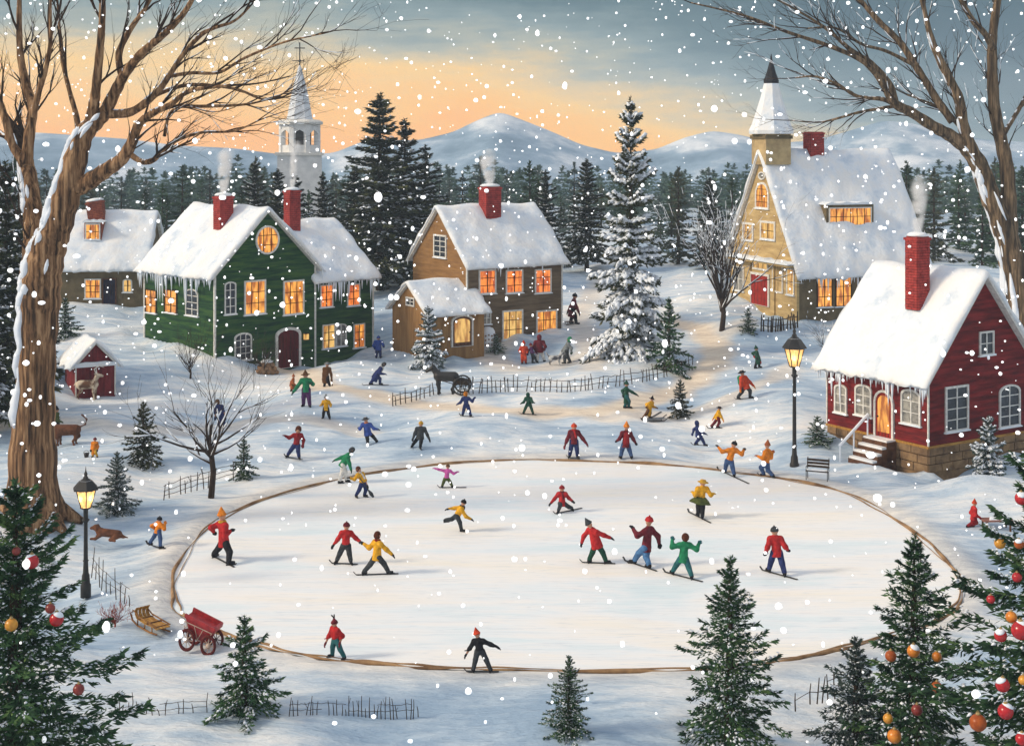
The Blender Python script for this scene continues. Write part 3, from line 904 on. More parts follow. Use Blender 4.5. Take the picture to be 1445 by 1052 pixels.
# long dormer on the front slope
p0 = h.ray(1199, 306, 'y', 1.55)
dormer(h, (1170, 293, 1229, 318), 1.35, 2.2, .22, OLIVW, LIT, 6, 2)
# spire: square turret, flared snowy hood, black tip
tc = Vector((.75, YD / 2, 0)); wz = (h.M @ tc).y
zz = lambda y: CH - (y - HY) * wz / F - h.C.z
mb = MB(); A = Matrix.Translation((tc.x, tc.y, 0)); mb.box(-1.02, 1.02, -1.02, 1.02, zz(232), zz(189), 0, A); mb.box(-1.12, 1.12, -1.12, 1.12, zz(196), zz(191), 1, A)
tw = mb.build('turret', [mat('turret_boards', (.58, .43, .22), (.38, .27, .14), scale=1.2, wave=(.3, 'Z'), bump=.3), OLIVW], h.root)
mb = MB(); mb.lathe([(1.0, zz(188.5)), (1.58, zz(189)), (1.62, zz(184)), (1.42, zz(176)), (1.1, zz(158)), (.78, zz(138)), (.52, zz(117)), (.1, zz(112))], 8, 0, A)
mb.build('snowy_hood', SNOW, tw, False)
mb = MB(); mb.lathe([(.53, zz(118)), (.56, zz(114)), (.36, zz(104)), (.22, zz(94)), (.10, zz(86)), (.02, zz(76))], 8, 0, A); mb.build('spire_tip', mat('black_slate', (.03, .03, .035), (.012, .012, .015), scale=3, rough=.6), tw)
h.chimney(0, 0, 186, (4.3, YD / 2), 1.15, bottom=2.2, snow=False)
YEL = h

# ---- red house
h = House('house', pt(1310, 668, 62.8), R(32.4), 'red clapboard house on brown stone base with orange lit door and tall chimney')
h.walls(0, 7.06, 0, 6.2, 4.35, 'y', 4.15, REDW, z0=1.15)
mb = MB(); mb.box(.06, 7.0, .06, 6.14, -1.5, 1.12); mb.box(-.05, 7.1, -.05, 6.25, 1.09, 1.2, 1)
# separate blocks of the base
k = 0
for z in (0, .38, .76):
    x = -.3 * (k % 2)
    while x < 7.0:
        w = h.rng.uniform(.7, 1.1); mb.box(max(x, .02), min(x + w - .05, 7.04), -.02 - h.rng.random() * .02, .1, z + .02, z + .35); x += w
    y = -.2 * (k % 2)
    while y < 6.1:
        w = h.rng.uniform(.7, 1.1); mb.box(-.02 - h.rng.random() * .02, .1, max(y, .02), min(y + w - .05, 6.15), z + .02, z + .35); y += w
    k += 1
mb.build('stone_base', [STONE, WOODL], h.root)
h.roof(0, 7.06, 0, 6.2, 4.35, 'y', 4.15, th=.30, oe=.4, og=.35, icelen=.95, dens=5)
h.trim([((0, 0, 1.2), (0, 0, 4.4)), ((7.06, 0, 1.2), (7.06, 0, 4.4)), ((0, 6.2, 1.2), (0, 6.2, 4.4))], .035)
for r in ((1179, 543, 1195, 582), (1208, 543, 1230, 586), (1273, 550, 1299, 598)): h.window('x', 0, r, PALEG, 'low', 2, 3, bw=.09)
h.door('x', 0, (1237, 553, 1260, 617), DOORR, 'full', bw=.1, glass=LIT)
h.window('y', 0, (1334, 545, 1365, 607), DARKG, False, 2, 4, bw=.10)
h.window('y', 0, (1410, 543, 1438, 601), DARKG, 'low', 2, 4, bw=.09)
h.window('y', 0, (1382, 468, 1401, 500), DARKG, False, 2, 2, bw=.08)
p = h.ray(1248, 617, 'x', 0)
mb = MB()
for i in range(4): mb.box(-.35 - .3 * (i + 1), -.02 - (.3 * i if i else 0), p.y - .75, p.y + .75, -.6, p.z - .05 - .27 * i - (.02 if i else 0), 0)
st = mb.build('doorstep', WOODB, h.root)
mb = MB()
for i in range(4): mb.box(-.33 - .3 * (i + 1), -.04 - (.3 * i), p.y - .72, p.y + .72, p.z - .07 - .27 * i, p.z + .03 - .27 * i)
mb.build('snow_cover', SNOW, st)
mb = MB()
q0 = Vector((-.15, p.y + .85, p.z + .95)); q1 = Vector((-1.9, p.y + .95, p.z - .35))
mb.tube([q0, q1], .07, 6)
for t in (0.02, .5, .97):
    q = q0.lerp(q1, t); mb.tube([q, q - Vector((0, 0, 1.3))], .04, 6)
mb.build('handrail', SNOWT, st)
CHIMTOPS.append(h.chimney(0, 0, 333, (2.0, 2.4), .84, bottom=3.4))
RED = h

# ---- little red barn
bx = G(107, 561)
h = House('barn', bx, R(28), 'small red barn with white snow on its roof beside the big tree', 'barn')
h.walls(0, 2.15, 0, 3.2, 1.75, 'y', 1.15, BARNW, z0=-.8)
h.roof(0, 2.15, 0, 3.2, 1.75, 'y', 1.15, th=.2, oe=.16, og=.16, icelen=.1, dens=1)
h.trim([((0, 0, 0), (0, 0, 1.7)), ((2.15, 0, 0), (2.15, 0, 1.7))], .035)
mb = MB(); mb.prism([(-.1, 1.68), (2.25, 1.68), (2.2, 1.86), (1.6, 1.94), (1.0, 1.92), (.5, 1.95), (-.05, 1.88)], .2, 0, h.fn('y', -.004)); mb.build('snow_ledge', SNOW, h.root)
mb = MB(); mb.box(.55, 1.6, -.03, -.004, .1, 1.45); mb.box(1.06, 1.09, -.045, -.03, .1, 1.45); mb.build('door', BARNW, h.root)

# ---- white church tower far behind
cz = 150.0
base = pt(423, 0, cz); gzb = gz(base.x, cz)
root = empty('church_tower', (base.x, cz, gzb), R(8), 'white church tower with an open belfry, tapered spire and cross above the woods', 'church tower')
WHT = mat('white_church_boards', (.88, .86, .83), (.70, .69, .67), scale=1.2, wave=(.3, 'Z'), bump=.4, bscale=6)
zc = lambda y: CH - (y - HY) * cz / F - gzb
mb = MB(); mb.box(-2.3, 2.3, -2.3, 2.3, -1, zc(216)); mb.build('tower', WHT, root)
mb = MB(); mb.box(-2.55, 2.55, -2.55, 2.55, zc(219), zc(215)); mb.build('ledge', TRIM, root)
bz0, bz1 = zc(215), zc(176)
mb = MB()
for k in range(8):
    a = 2 * PI * k / 8 + PI / 8
    mb.box(-.26, .26, -.26, .26, bz0, bz1, 0, Matrix.Rotation(a, 4, 'Z') @ Matrix.Translation((1.98, 0, 0)))
mb.lathe([(1.9, bz1 - .55), (2.25, bz1 - .5), (2.25, bz1)], 8); mb.lathe([(2.2, bz0), (2.2, bz0 + .75), (1.9, bz0 + .8)], 8)
for k in range(8):   # pointed arch tops between the posts
    A = Matrix.Rotation(2 * PI * k / 8, 4, 'Z') @ Matrix.Translation((1.98, 0, 0))
    mb.prism([(-.75, bz1 - .5), (-.75, bz1 - 1.2), (-.45, bz1 - .8), (0, bz1 - .55), (.45, bz1 - .8), (.75, bz1 - 1.2), (.75, bz1 - .5)], .16, 0, lambda p, q, c: A @ Vector((c, p, q)))
mb.build('belfry', WHT, root)
mb = MB(); mb.lathe([(1.3, bz0 + .01), (1.3, bz1 - .3)], 8); mb.build('belfry_shade_fill', mat('belfry_painted_shade', (.16, .15, .15), (.08, .08, .08), scale=2), root)  # dark solid standing in for the shade inside the open belfry
mb = MB(); mb.lathe([(2.35, bz1), (2.62, bz1 + .02), (2.62, bz1 + .28), (2.2, bz1 + .5), (1.6, bz1 + .55)], 8); mb.build('cornice', TRIM, root)
mb = MB(); mb.lathe([(1.55, bz1 + .5), (1.42, bz1 + .8), (1.05, zc(140)), (.62, zc(116)), (.2, zc(96)), (.02, zc(91))], 8); mb.build('spire', mat('snowy_spire', (.80, .81, .82), (.56, .60, .65), scale=1.3, stretch=(1, 1, .3)), root)
mb = MB(); t = zc(92); mb.tube([(0, 0, t - .3), (0, 0, zc(60))], .07, 6); mb.tube([(-.55, 0, zc(68)), (.55, 0, zc(68))], .06, 6); mb.ball((0, 0, zc(86)), .16); mb.tube([(-.8, 0, zc(86)), (.5, 0, zc(86))], .05, 6); mb.build('cross', IRON, root)
# ------------------------------------------------------------------ conifers
def conifer_mesh(H, Rr, seed, whorls=26, nb=8, steps=10, m=5, spray=.3, snow=.25, power=.85, rag=.35, snow_size=1.0, bare=.03, droopk=1.0, frond=.30, snow_n=.10):
    """boughs in ragged whorls; each bough is a drooping frond of many small needle sprays, with clots of snow lying on it"""
    rn = np.random.default_rng(seed)
    P = []; D = []; Ln = []; SP = []; SD = []; SL = []
    for w in range(whorls):
        zf = (bare + (1 - bare) * (w / whorls) ** .92)
        z = H * zf + rn.uniform(-.45, .45) * H / whorls
        L0 = Rr * (1 - zf) ** power + .006 * H
        n = max(4, int(round(nb * (.6 + .4 * (1 - zf)))))
        az0 = rn.uniform(0, 6.28)
        for b in range(n):
            az = az0 + 2 * PI * b / n + rn.uniform(-.4, .4)
            L = L0 * rn.uniform(1 - rag, 1 + rag * .5)
            if rn.random() < .06: L *= .5
            rise = -.06 + .8 * zf ** 1.4 + rn.uniform(-.12, .12); dr = droopk * (.40 * (1 - zf) + .05) * rn.uniform(.6, 1.4); up = .20
            f = np.array([math.cos(az), math.sin(az), 0]); s = np.array([-f[1], f[0], 0])
            ns = max(10, int(steps * m * (.30 + .70 * L / Rr)))
            t = rn.random(ns) ** .75 * .97 + .03
            o = rn.uniform(-1, 1, ns) * frond * L * np.clip(1.15 - t, .05, 1) * (.35 + .65 * np.sin(t * PI))
            pos = f[None] * (L * t)[:, None] + s[None] * o[:, None]
            pos[:, 2] = z + L * (rise * t - dr * t * t * 1.3 + up * t ** 4) - np.abs(o) * .35 + rn.normal(0, .012 * L0 + .004, ns)
            d = f[None] * rn.uniform(.35, 1.0, ns)[:, None] + s[None] * (np.sign(o) * .45 + rn.uniform(-.6, .6, ns))[:, None]
            d[:, 2] = rn.uniform(-.62, .22, ns) + .35 * zf
            d /= np.linalg.norm(d, axis=1)[:, None]
            P.append(pos); D.append(d); Ln.append(spray * rn.uniform(.5, 1.3, ns) * (.6 + .4 * (1 - zf)))
            k = rn.random(ns) < snow * snow_n
            if k.any():
                sp = pos[k].copy(); sp[:, 2] += rn.uniform(.08, .30, k.sum()) * spray
                tg = f[None] * .9 + s[None] * rn.normal(0, .4, (k.sum(), 1)); tg = np.repeat(tg, 1, 0); tg[:, 2] = rise - dr * t[k] * 2.2
                tg /= np.linalg.norm(tg, axis=1)[:, None]
                SP.append(sp); SD.append(tg); SL.append(spray * snow_size * rn.uniform(.25, 1.0, k.sum()) ** 1.4 * (.5 + .5 * (1 - zf)))
    nf_ = int(whorls * nb * steps * m * .07)
    zf_ = rn.random(nf_) ** 1.25 * .97 + .02; zf_ = zf_[zf_ > bare * .9]; nf_ = len(zf_)
    ra = Rr * (1 - zf_) ** power * rn.uniform(.03, .30, nf_) + .01; aa = rn.uniform(0, 6.28, nf_)
    pos = np.stack([ra * np.cos(aa), ra * np.sin(aa), H * zf_ - ra * .15], 1)
    d = np.stack([np.cos(aa), np.sin(aa), rn.uniform(-.7, .5, nf_)], 1) + rn.normal(0, .5, (nf_, 3)); d /= np.linalg.norm(d, axis=1)[:, None]
    P.append(pos); D.append(d); Ln.append(spray * rn.uniform(.5, 1.2, nf_) * (.6 + .4 * (1 - zf_)))
    t = np.linspace(.9, 1.0, 14); p = np.zeros((14, 3)); p[:, 2] = H * t
    for q in range(4):
        d = rn.normal(0, .6, (14, 3)); d[:, 2] = rn.uniform(.4, 1.2, 14); d /= np.linalg.norm(d, axis=1)[:, None]
        P.append(p + 0); D.append(d); Ln.append(np.full(14, spray * .6))
    P = np.concatenate(P); D = np.concatenate(D); Ln = np.concatenate(Ln)
    rv = rn.normal(0, 1, P.shape); rv[:, 2] *= .6
    W = np.cross(D, rv); W /= (np.linalg.norm(W, axis=1)[:, None] + 1e-9)
    wd = Ln * rn.uniform(.08, .17, len(Ln))
    a = P - D * (Ln * .15)[:, None]; c = P + D * (Ln * .85)[:, None]; mid = P + D * (Ln * .35)[:, None]
    V = np.stack([a, mid + W * wd[:, None], c, mid - W * wd[:, None]], 1).reshape(-1, 3)
    Q = np.arange(len(V)).reshape(-1, 4)
    if SP:
        SP = np.concatenate(SP); SD = np.concatenate(SD); SL = np.concatenate(SL)
        sd = np.cross(SD, np.array([0, 0, 1.0])); sd /= (np.linalg.norm(sd, axis=1)[:, None] + 1e-9); up = np.cross(sd, SD)
        r1 = rn.uniform(.35, .75, len(SL)); j = lambda: rn.uniform(.7, 1.3, len(SL))[:, None]
        o = [SP - SD * SL[:, None] * .5 * j(), SP + sd * (SL * r1 * .5)[:, None] * j(), SP + SD * SL[:, None] * .5 * j() , SP - sd * (SL * r1 * .5)[:, None] * j(), SP + up * (SL * .26)[:, None], SP - up * (SL * .12)[:, None]]
        VS = np.stack(o, 1).reshape(-1, 3); b = (np.arange(len(SL)) * 6)[:, None, None]
        tri = np.array([[0, 1, 4], [1, 2, 4], [2, 3, 4], [3, 0, 4], [1, 0, 5], [2, 1, 5], [3, 2, 5], [0, 3, 5]])[None]
        QS = (tri + b).reshape(-1, 3)
    else: VS = QS = None
    return V, Q, VS, QS


CONE = {}


def conifer_proto(key, H, Rr, seed, needles=None, **kw):
    V, Q, VS, QS = conifer_mesh(H, Rr, seed, **kw)
    needles = needles or NEED
    crown = quads('crown', V, Q, needles, False)
    snow = quads('snow', VS, QS, SNOWT, True) if VS is not None else None
    mb = MB(); mb.tube([(0, 0, -.6), (0, 0, H * .35), (0, 0, H * .7), (0, 0, H * .97)], [Rr * .075 + .02, Rr * .055 + .015, Rr * .03 + .01, .008], 7)
    me = bpy.data.meshes.new('trunk'); me.from_pydata(mb.v, [], mb.f); me.materials.append(WOODD); me.update()
    CONE[key] = (H, crown, snow, me)


def conifer(key, loc, height, name, label, cat='tree', group=None, wide=1.0, rz=None, snow=True):
    H, crown, sn, tr = CONE[key]
    s = height / H
    o = empty(name, loc, random.uniform(0, 6.28) if rz is None else rz, label, cat, group)
    o.scale = (s * wide, s * wide, s)
    link('trunk', tr, o); link('crown', crown, o)
    if sn is not None and snow: link('snow', sn, o)['kind'] = 'stuff'
    return o


conifer_proto('fg', 5.0, 1.9, 11, NEED, whorls=25, nb=7, steps=13, m=12, spray=.20, snow=2.0, snow_size=.8, rag=.55, power=1.0)
conifer_proto('fg2', 5.0, 1.9, 12, NEED, whorls=25, nb=7, steps=13, m=12, spray=.20, snow=1.8, snow_size=.8, rag=.52, power=.98)
conifer_proto('fgblue', 3.0, 1.35, 13, NEEDB, whorls=18, nb=7, steps=13, m=13, spray=.17, snow=2.2, snow_size=.9, rag=.5)
conifer_proto('xmas', 8.0, 3.5, 14, NEED, whorls=27, nb=8, steps=17, m=16, spray=.27, snow=1.6, snow_size=.7, rag=.42)
conifer_proto('small', 2.4, 1.0, 15, NEED, whorls=14, nb=7, steps=10, m=12, spray=.17, snow=1.5, snow_size=1.0, rag=.55)
conifer_proto('olive', 2.4, 1.0, 16, NEEDO, whorls=15, nb=7, steps=10, m=12, spray=.17, snow=1.1, snow_size=.95, rag=.45)
conifer_proto('snowy', 16.0, 3.6, 17, NEEDO, whorls=24, nb=8, steps=12, m=12, spray=.55, snow=8.0, snow_size=1.7, rag=.42, bare=.0, frond=.34)
conifer_proto('tall', 16.0, 3.2, 18, NEEDD, whorls=25, nb=9, steps=13, m=13, spray=.55, snow=.8, snow_size=1.0, rag=.5, bare=.10)
conifer_proto('tall2', 15.0, 3.0, 19, NEEDD, whorls=23, nb=8, steps=13, m=13, spray=.55, snow=1.0, snow_size=1.1, rag=.55, bare=.12)
conifer_proto('frosted', 2.6, 1.2, 20, NEEDB, whorls=15, nb=7, steps=10, m=12, spray=.19, snow=4.5, snow_size=1.6, rag=.4)
FM = [NEEDF, mat('frosted_hazy_needles', (.17, .22, .20), (.045, .075, .070), scale=.5, detail=4, rand=.3, rough=.85), mat('olive_forest_needles', (.13, .14, .085), (.03, .042, .028), scale=.5, detail=4, rand=.3, rough=.85)]  # pale variant: frost plus distance haze put into the needle colour
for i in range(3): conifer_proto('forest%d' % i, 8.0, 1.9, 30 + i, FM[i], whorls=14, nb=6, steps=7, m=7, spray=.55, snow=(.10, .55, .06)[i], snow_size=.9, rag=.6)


def by_px(key, px, base, top, name, label, group=None, wide=1.0, cat='tree', d=None, rz=None, snow=True):
    g = G(px, base) if d is None else Vector(((px - CX) * d / F, d, gz((px - CX) * d / F, d)))
    ht = CH - (top - HY) * g.y / F - g.z
    return conifer(key, g - Vector((0, 0, .05)), ht, name, label, cat, group, wide, rz, snow)


# foreground
XL = by_px('xmas', 22, 0, 676, 'christmas_tree', 'big dark christmas tree with few baubles hiding the foot of the forked bare tree', d=29.0, wide=1.02, rz=.3)
XR = by_px('xmas', 1497, 0, 575, 'christmas_tree', 'big christmas tree hung with many red and orange baubles beside the plank table', d=29.5, wide=.95, rz=2.2)
X2 = by_px('fg2', 1290, 0, 752, 'christmas_tree', 'spruce with a few orange baubles standing in front of the worn pond edge', d=33.0, wide=1.05, rz=1.0)
by_px('fgblue', 1208, 0, 896, 'spruce_tree', 'short bluish snow dusted spruce beside the spruce with orange baubles', d=33.6, wide=1.0)
by_px('fg', 1030, 0, 783, 'spruce_tree', 'tall narrow spruce overlapping the front edge of the pond below the green skater', d=34.2, wide=1.05, rz=.7)
by_px('fg', 803, 0, 922, 'spruce_tree', 'low spruce with a thin tip, alone at the bottom between stick fence and tall spruce', d=34.6, wide=1.15, rz=4.0)
by_px('small', 345, 1004, 868, 'spruce_tree', 'small snow patched spruce in front of the red cart between two broken fences', wide=1.15)
# middle ground
by_px('fgblue', 165, 722, 636, 'spruce_tree', 'small bluish spruce right behind the left street lamp', wide=1.0)
by_px('olive', 202, 656, 566, 'spruce_tree', 'dark brownish spruce between the red barn and the bare sapling', wide=.95)
by_px('small', 344, 672, 613, 'spruce_tree', 'little green spruce beside the bare sapling and its wire fence', wide=.85)
by_px('olive', 960, 588, 534, 'spruce_tree', 'little olive spruce standing alone in the snow near the sledder with the black hat', wide=.95)
by_px('snowy', 890, 500, 138, 'spruce_tree', 'tallest snow laden spruce, right of the tan house', wide=.80)
by_px('small', 944, 502, 420, 'spruce_tree', 'young green spruce at the foot of the tall snow laden spruce', wide=.85, d=85.2)
by_px('frosted', 604, 500, 432, 'spruce_tree', 'little frosted spruce in front of the annex of the tan house', wide=.85, d=87.2)
by_px('frosted', 1395, 655, 586, 'spruce_tree', 'little snow covered spruce against the stone base of the red house', d=60.6, wide=.85)
# tall dark spruces behind the houses
tl = [(536, 132, 113, 'tall', 'tallest dark spruce behind the green house'), (571, 168, 116, 'tall2', 'second tall dark spruce, just right of the tallest one behind the green house'),
      (600, 205, 119, 'tall2', 'shorter dark spruce between the twin tall spruces and the tan house'), (500, 236, 118, 'tall', 'dark spruce behind the right wing of the green house'),
      (455, 246, 121, 'tall2', 'dark snow flecked spruce under the church tower'), (418, 248, 123, 'tall2', 'lower dark spruce in front of the church tower'), (392, 238, 126, 'tall', 'dark spruce close beside the church tower over the chimney'), (360, 228, 122, 'tall2', 'dark spruce between the two green house chimneys and the church tower'),
      (828, 224, 124, 'tall', 'dark spruce behind the right end of the tan house roof'), (770, 240, 128, 'tall2', 'dark spruce rising over the tan house ridge'),
      (1002, 250, 123, 'tall', 'dark spruce between the snow laden spruce and the yellow house')]
for (px, top, d, k, lb) in tl: by_px(k, px, 0, top, 'spruce_tree', lb, d=d, wide=1.5 if top < 210 else 1.4)
for (px, top, d, lb) in [(8, 228, 74, 'dark spruce at the left edge behind the big bare tree'), (-20, 255, 70, 'dark spruce cut off by the left picture edge'), (30, 330, 82, 'shorter dark spruce close behind the left side of the big trunk'), (92, 420, 92, 'dark little spruce under the wall of the brown house')]:
    by_px('tall2' if px < 60 else 'small', px, 0, top, 'spruce_tree', lb, d=d, wide=1.2)
# low bushes
for (px, b, t, k, w, lb) in [(700, 496, 470, 'small', 1.5, 'round snowy evergreen bush beside the door of the tan house'), (572, 482, 455, 'frosted', 1.6, 'snow covered evergreen bush left of the tan annex'),
                             (1056, 468, 434, 'small', 1.2, 'green bush under the red door of the yellow house'), (1153, 626, 586, 'small', 1.6, 'green bush at the corner of the red house steps')]:
    by_px(k, px, b, t, 'evergreen_bush', lb, wide=w, cat='bush')

# forest edge: individual spruces
rf = random.Random(5)
nf = 0
for row, (d0, n) in enumerate(((130, 26), (142, 28), (156, 30), (172, 32))):
    for i in range(n):
        d = d0 + rf.uniform(-5, 5)
        px = -90 + (1445 + 180) * (i + rf.uniform(.1, .9)) / n
        if row == 0 and 800 < px < 860: continue
        top = rf.gauss(254, 15)
        if px > 1130: top -= 8
        if 640 < px < 800: top += 4
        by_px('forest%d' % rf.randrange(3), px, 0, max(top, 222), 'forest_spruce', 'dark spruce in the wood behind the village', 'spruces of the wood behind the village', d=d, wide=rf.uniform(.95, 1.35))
        nf += 1


def forest_mass():
    VV = []; QQ = []; b = 0
    protos = [conifer_mesh(8.0, 2.0, 50 + i, whorls=10, nb=6, steps=4, m=5, spray=.9, snow=0, rag=.5)[:2] for i in range(3)]
    rn = np.random.default_rng(9)
    for i in range(430):
        d = rn.uniform(182, 262); px = rn.uniform(-140, 1590)
        x = (px - CX) * d / F; g = float(np.interp(d, _ty, _tz))
        top = rn.normal(247, 8); ht = max(CH - (top - HY) * d / F - g, 4.0)
        V, Q = protos[i % 3]; s = ht / 8.0; a = rn.uniform(0, 6.28)
        Rm = np.array([[math.cos(a), -math.sin(a), 0], [math.sin(a), math.cos(a), 0], [0, 0, 1]])
        VV.append((V @ Rm.T) * [s * 1.25, s * 1.25, s] + [x, d, g]); QQ.append(Q + b); b += len(V)
    tag(link('far_wood', quads('far_wood', np.concatenate(VV), np.concatenate(QQ), mat('far_hazy_needles', (.12, .19, .15), (.045, .085, .07), scale=.3, detail=4))), 'hazy dark wood of spruces far behind the village', 'wood', kind='stuff')  # pale bluish needle colour carries part of the distance haze


forest_mass()


# ------------------------------------------------------------------ bare trees
def grow(mb, p, d, r, L, depth, rn, spread=.55, up=.12, sub=3, tips=None):
    """one twig as a bent tube, then its side shoots"""
    n = 5; pts = [Vector(p)]; d = Vector(d).normalized(); rad = [r]
    for i in range(n):
        d = (d + Vector((rn.gauss(0, .13), rn.gauss(0, .13), rn.gauss(0, .10) + up * .25))).normalized()
        pts.append(pts[-1] + d * (L / n)); rad.append(max(r * (1 - (i + 1) / n * .8), .004))
    mb.tube(pts, rad, 5 if r > .03 else 4, 0, False)
    if tips is not None: tips.append((pts, rad))
    if depth <= 0: return
    for k in range(sub):
        i = rn.randrange(1, n + 1); t = (pts[i] - pts[i - 1]).normalized()
        side = Vector((rn.gauss(0, 1), rn.gauss(0, .8), rn.gauss(0, 1))); side = (side - t * side.dot(t)).normalized()
        nd = (t + side * rn.uniform(.35, 1.0) * spread * 1.5 + Vector((0, 0, up))).normalized()
        grow(mb, pts[i], nd, max(rad[i] * .72, .006), L * rn.uniform(.45, .8), depth - 1, rn, spread, up, max(2, sub - (depth < 2)), tips)


def snow_on(lines, frac, rn, name, parent, off=.55, minr=.012, side=Vector((-.5, -.25, .8)), thr=0.0):
    mb = MB()
    for pts, rad in lines:
        i = 0
        while i < len(pts) - 1:
            if rn.random() < frac and rad[i] >= thr:
                j = min(i + rn.randrange(1, 3), len(pts) - 1)
                seg = pts[i:j + 1]; rr = rad[i:j + 1]
                pp = []; rs = []
                m = 4
                for k in range(m + 1):
                    t = k / m * (len(seg) - 1); q = min(int(t), len(seg) - 2); f = t - q
                    r = rr[q] * (1 - f) + rr[q + 1] * f
                    s = side.normalized()
                    pp.append(seg[q].lerp(seg[q + 1], f) + s * (r * off + .004)); rs.append(max(r * .62, minr) * math.sin(PI * (k + .35) / (m + .7)) + .003)
                mb.tube(pp, rs, 5)
            i += 1
    if mb.v: return tag(mb.build(name, SNOWT, parent, True), kind='stuff')


def limb_tree(root, limbs, d, ddep, twig_rng, bark, origin, twig_len=2.2, per=5, depth=2, minr=1.2, knots=0):
    """limbs: [[(px, py, r_px), ...]]; each bends in depth as given"""
    trunk = MB(); tw = MB(); lines = []
    for li, lb in enumerate(limbs):
        P = catmull([(a, b, c) for a, b, c in lb], 6, False)
        dd = ddep[li] if li < len(ddep) else twig_rng.uniform(-2.5, 2.5)
        n = len(P); pts = []; rad = []
        for i, (a, b, c) in enumerate(P):
            t = i / (n - 1); dp = d + dd * t ** 1.2
            wob = 1 + .05 * math.sin(i * 1.7 + li)
            pts.append(pt(a, b, dp) - origin); rad.append(max(c, .6) * dp / F * wob)
        trunk.tube(pts, rad, 14 if rad[0] > .3 else 8, 0, True)
        lines.append((pts, rad))
        if rad[0] < .75:
            nt = int(per * (n / 18 + .6))
            for k in range(nt):
                i = min(n - 2, int(n * (.25 + .75 * twig_rng.random())))
                t = (pts[min(i + 1, n - 1)] - pts[i - 1]).normalized()
                side = Vector((twig_rng.gauss(0, 1), twig_rng.gauss(0, .9), twig_rng.gauss(.25, 1))); side = (side - t * side.dot(t)).normalized()
                dr = (t * 1.0 + side * twig_rng.uniform(.3, .75)).normalized()
                L = twig_len * twig_rng.uniform(.5, 1.2)
                tips = []
                grow(tw, pts[i], dr, min(rad[i] * .6, .05) + .007, L, depth, twig_rng, spread=.42, up=.10, sub=3, tips=tips)
                lines += tips[:2]
            t = (pts[-1] - pts[-3]).normalized()
            grow(tw, pts[-1], t, max(rad[-1] * .9, .015), twig_len, depth, twig_rng)
    return trunk, tw, lines


tr = random.Random(21)
dL = G(45, 735).y
o = pt(45, 735, dL)
LT = empty('bare_tree', o, 0, 'huge bare brown tree with a forked snow streaked trunk at the left edge', 'tree')
limbsL = [
    [(44, 775, 58), (45, 740, 46), (46, 700, 37), (47, 600, 30), (52, 500, 26), (56, 430, 28), (60, 385, 27), (70, 345, 24), (81, 318, 21), (93, 275, 20), (106, 225, 17), (118, 190, 14), (136, 170, 12), (150, 157, 10)],
    [(48, 440, 20), (46, 395, 18), (48, 345, 15), (46, 300, 13.5), (42, 260, 12), (36, 228, 11)],
    [(126, 182, 9), (132, 150, 8), (135, 130, 7), (140, 80, 6), (144, 30, 5), (145, -30, 4), (147, -80, 3)],
    [(148, 159, 9), (165, 125, 8), (176, 105, 7), (200, 75, 6), (235, 45, 5), (262, 15, 4), (280, -20, 3), (300, -60, 2)],
    [(172, 108, 5), (168, 75, 5), (185, 40, 4), (205, 12, 3), (222, -20, 2)],
    [(148, 160, 7), (185, 158, 6), (220, 132, 5), (240, 105, 4), (260, 75, 3.5), (290, 45, 3), (330, 30, 2), (352, 10, 1.5)],
    [(237, 108, 3), (270, 103, 2.5), (310, 102, 2.2), (345, 82, 2), (400, 60, 1.5), (458, 47, 1)],
    [(215, 136, 3.2), (265, 120, 2.6), (330, 125, 2), (370, 140, 1.5), (400, 138, 1)],
    [(100, 268, 14), (125, 256, 12), (150, 240, 10.5), (172, 224, 9), (185, 203, 8), (196, 176, 6), (215, 160, 5), (240, 148, 4), (270, 128, 3), (330, 120, 2)],
    [(180, 215, 4.5), (200, 228, 4), (216, 226, 4), (228, 214, 3.2), (245, 200, 2.6), (285, 187, 2), (330, 185, 1.5), (365, 170, 1)],
    [(112, 200, 6), (108, 165, 4), (98, 128, 3.2), (88, 85, 2.8), (84, 40, 2), (80, -10, 1.5)],
    [(37, 232, 9), (42, 185, 8), (46, 150, 7), (38, 126, 6.5), (29, 80, 5), (27, 30, 4), (28, -20, 3)],
    [(36, 232, 8), (18, 205, 6), (8, 170, 5.5), (-2, 140, 5), (-18, 95, 4)],
    [(46, 165, 5.5), (55, 128, 4.5), (64, 100, 3.5), (71, 60, 3), (71, 10, 2), (73, -25, 1.5)],
    [(30, 218, 4.5), (10, 195, 3.5), (-12, 178, 3)],
    [(240, 150, 3), (290, 150, 2.4), (340, 148, 1.8), (372, 142, 1.2), (405, 130, .8)],
    [(232, 192, 2.6), (240, 160, 2), (262, 150, 1.5), (300, 158, 1.0), (330, 152, .7)]]
ddL = [0, 1.2, -1.5, -2.5, 1.5, -1, -2.5, 1.5, -2, -1.2, 2.0, 1.5, .5, -1, 2, 1, -1.5]
trunk, tw, lines = limb_tree(LT, limbsL, dL, ddL, tr, BARK, o, twig_len=2.3, per=3, depth=2)
for k in range(7):   # roots spreading into the snow
    a = 2 * PI * k / 7 + .3; r = 1.15
    trunk.tube([(math.cos(a) * .55, math.sin(a) * .55, .9), (math.cos(a) * 1.0, math.sin(a) * .95, .35), (math.cos(a) * 1.9, math.sin(a) * 1.7, -.15)], [.5, .36, .12], 8)
trunk.build('trunk', BARK, LT, True); tw.build('twigs', TWIG, LT)
snow_on(lines[1:], .28, tr, 'snow', LT, minr=.012)
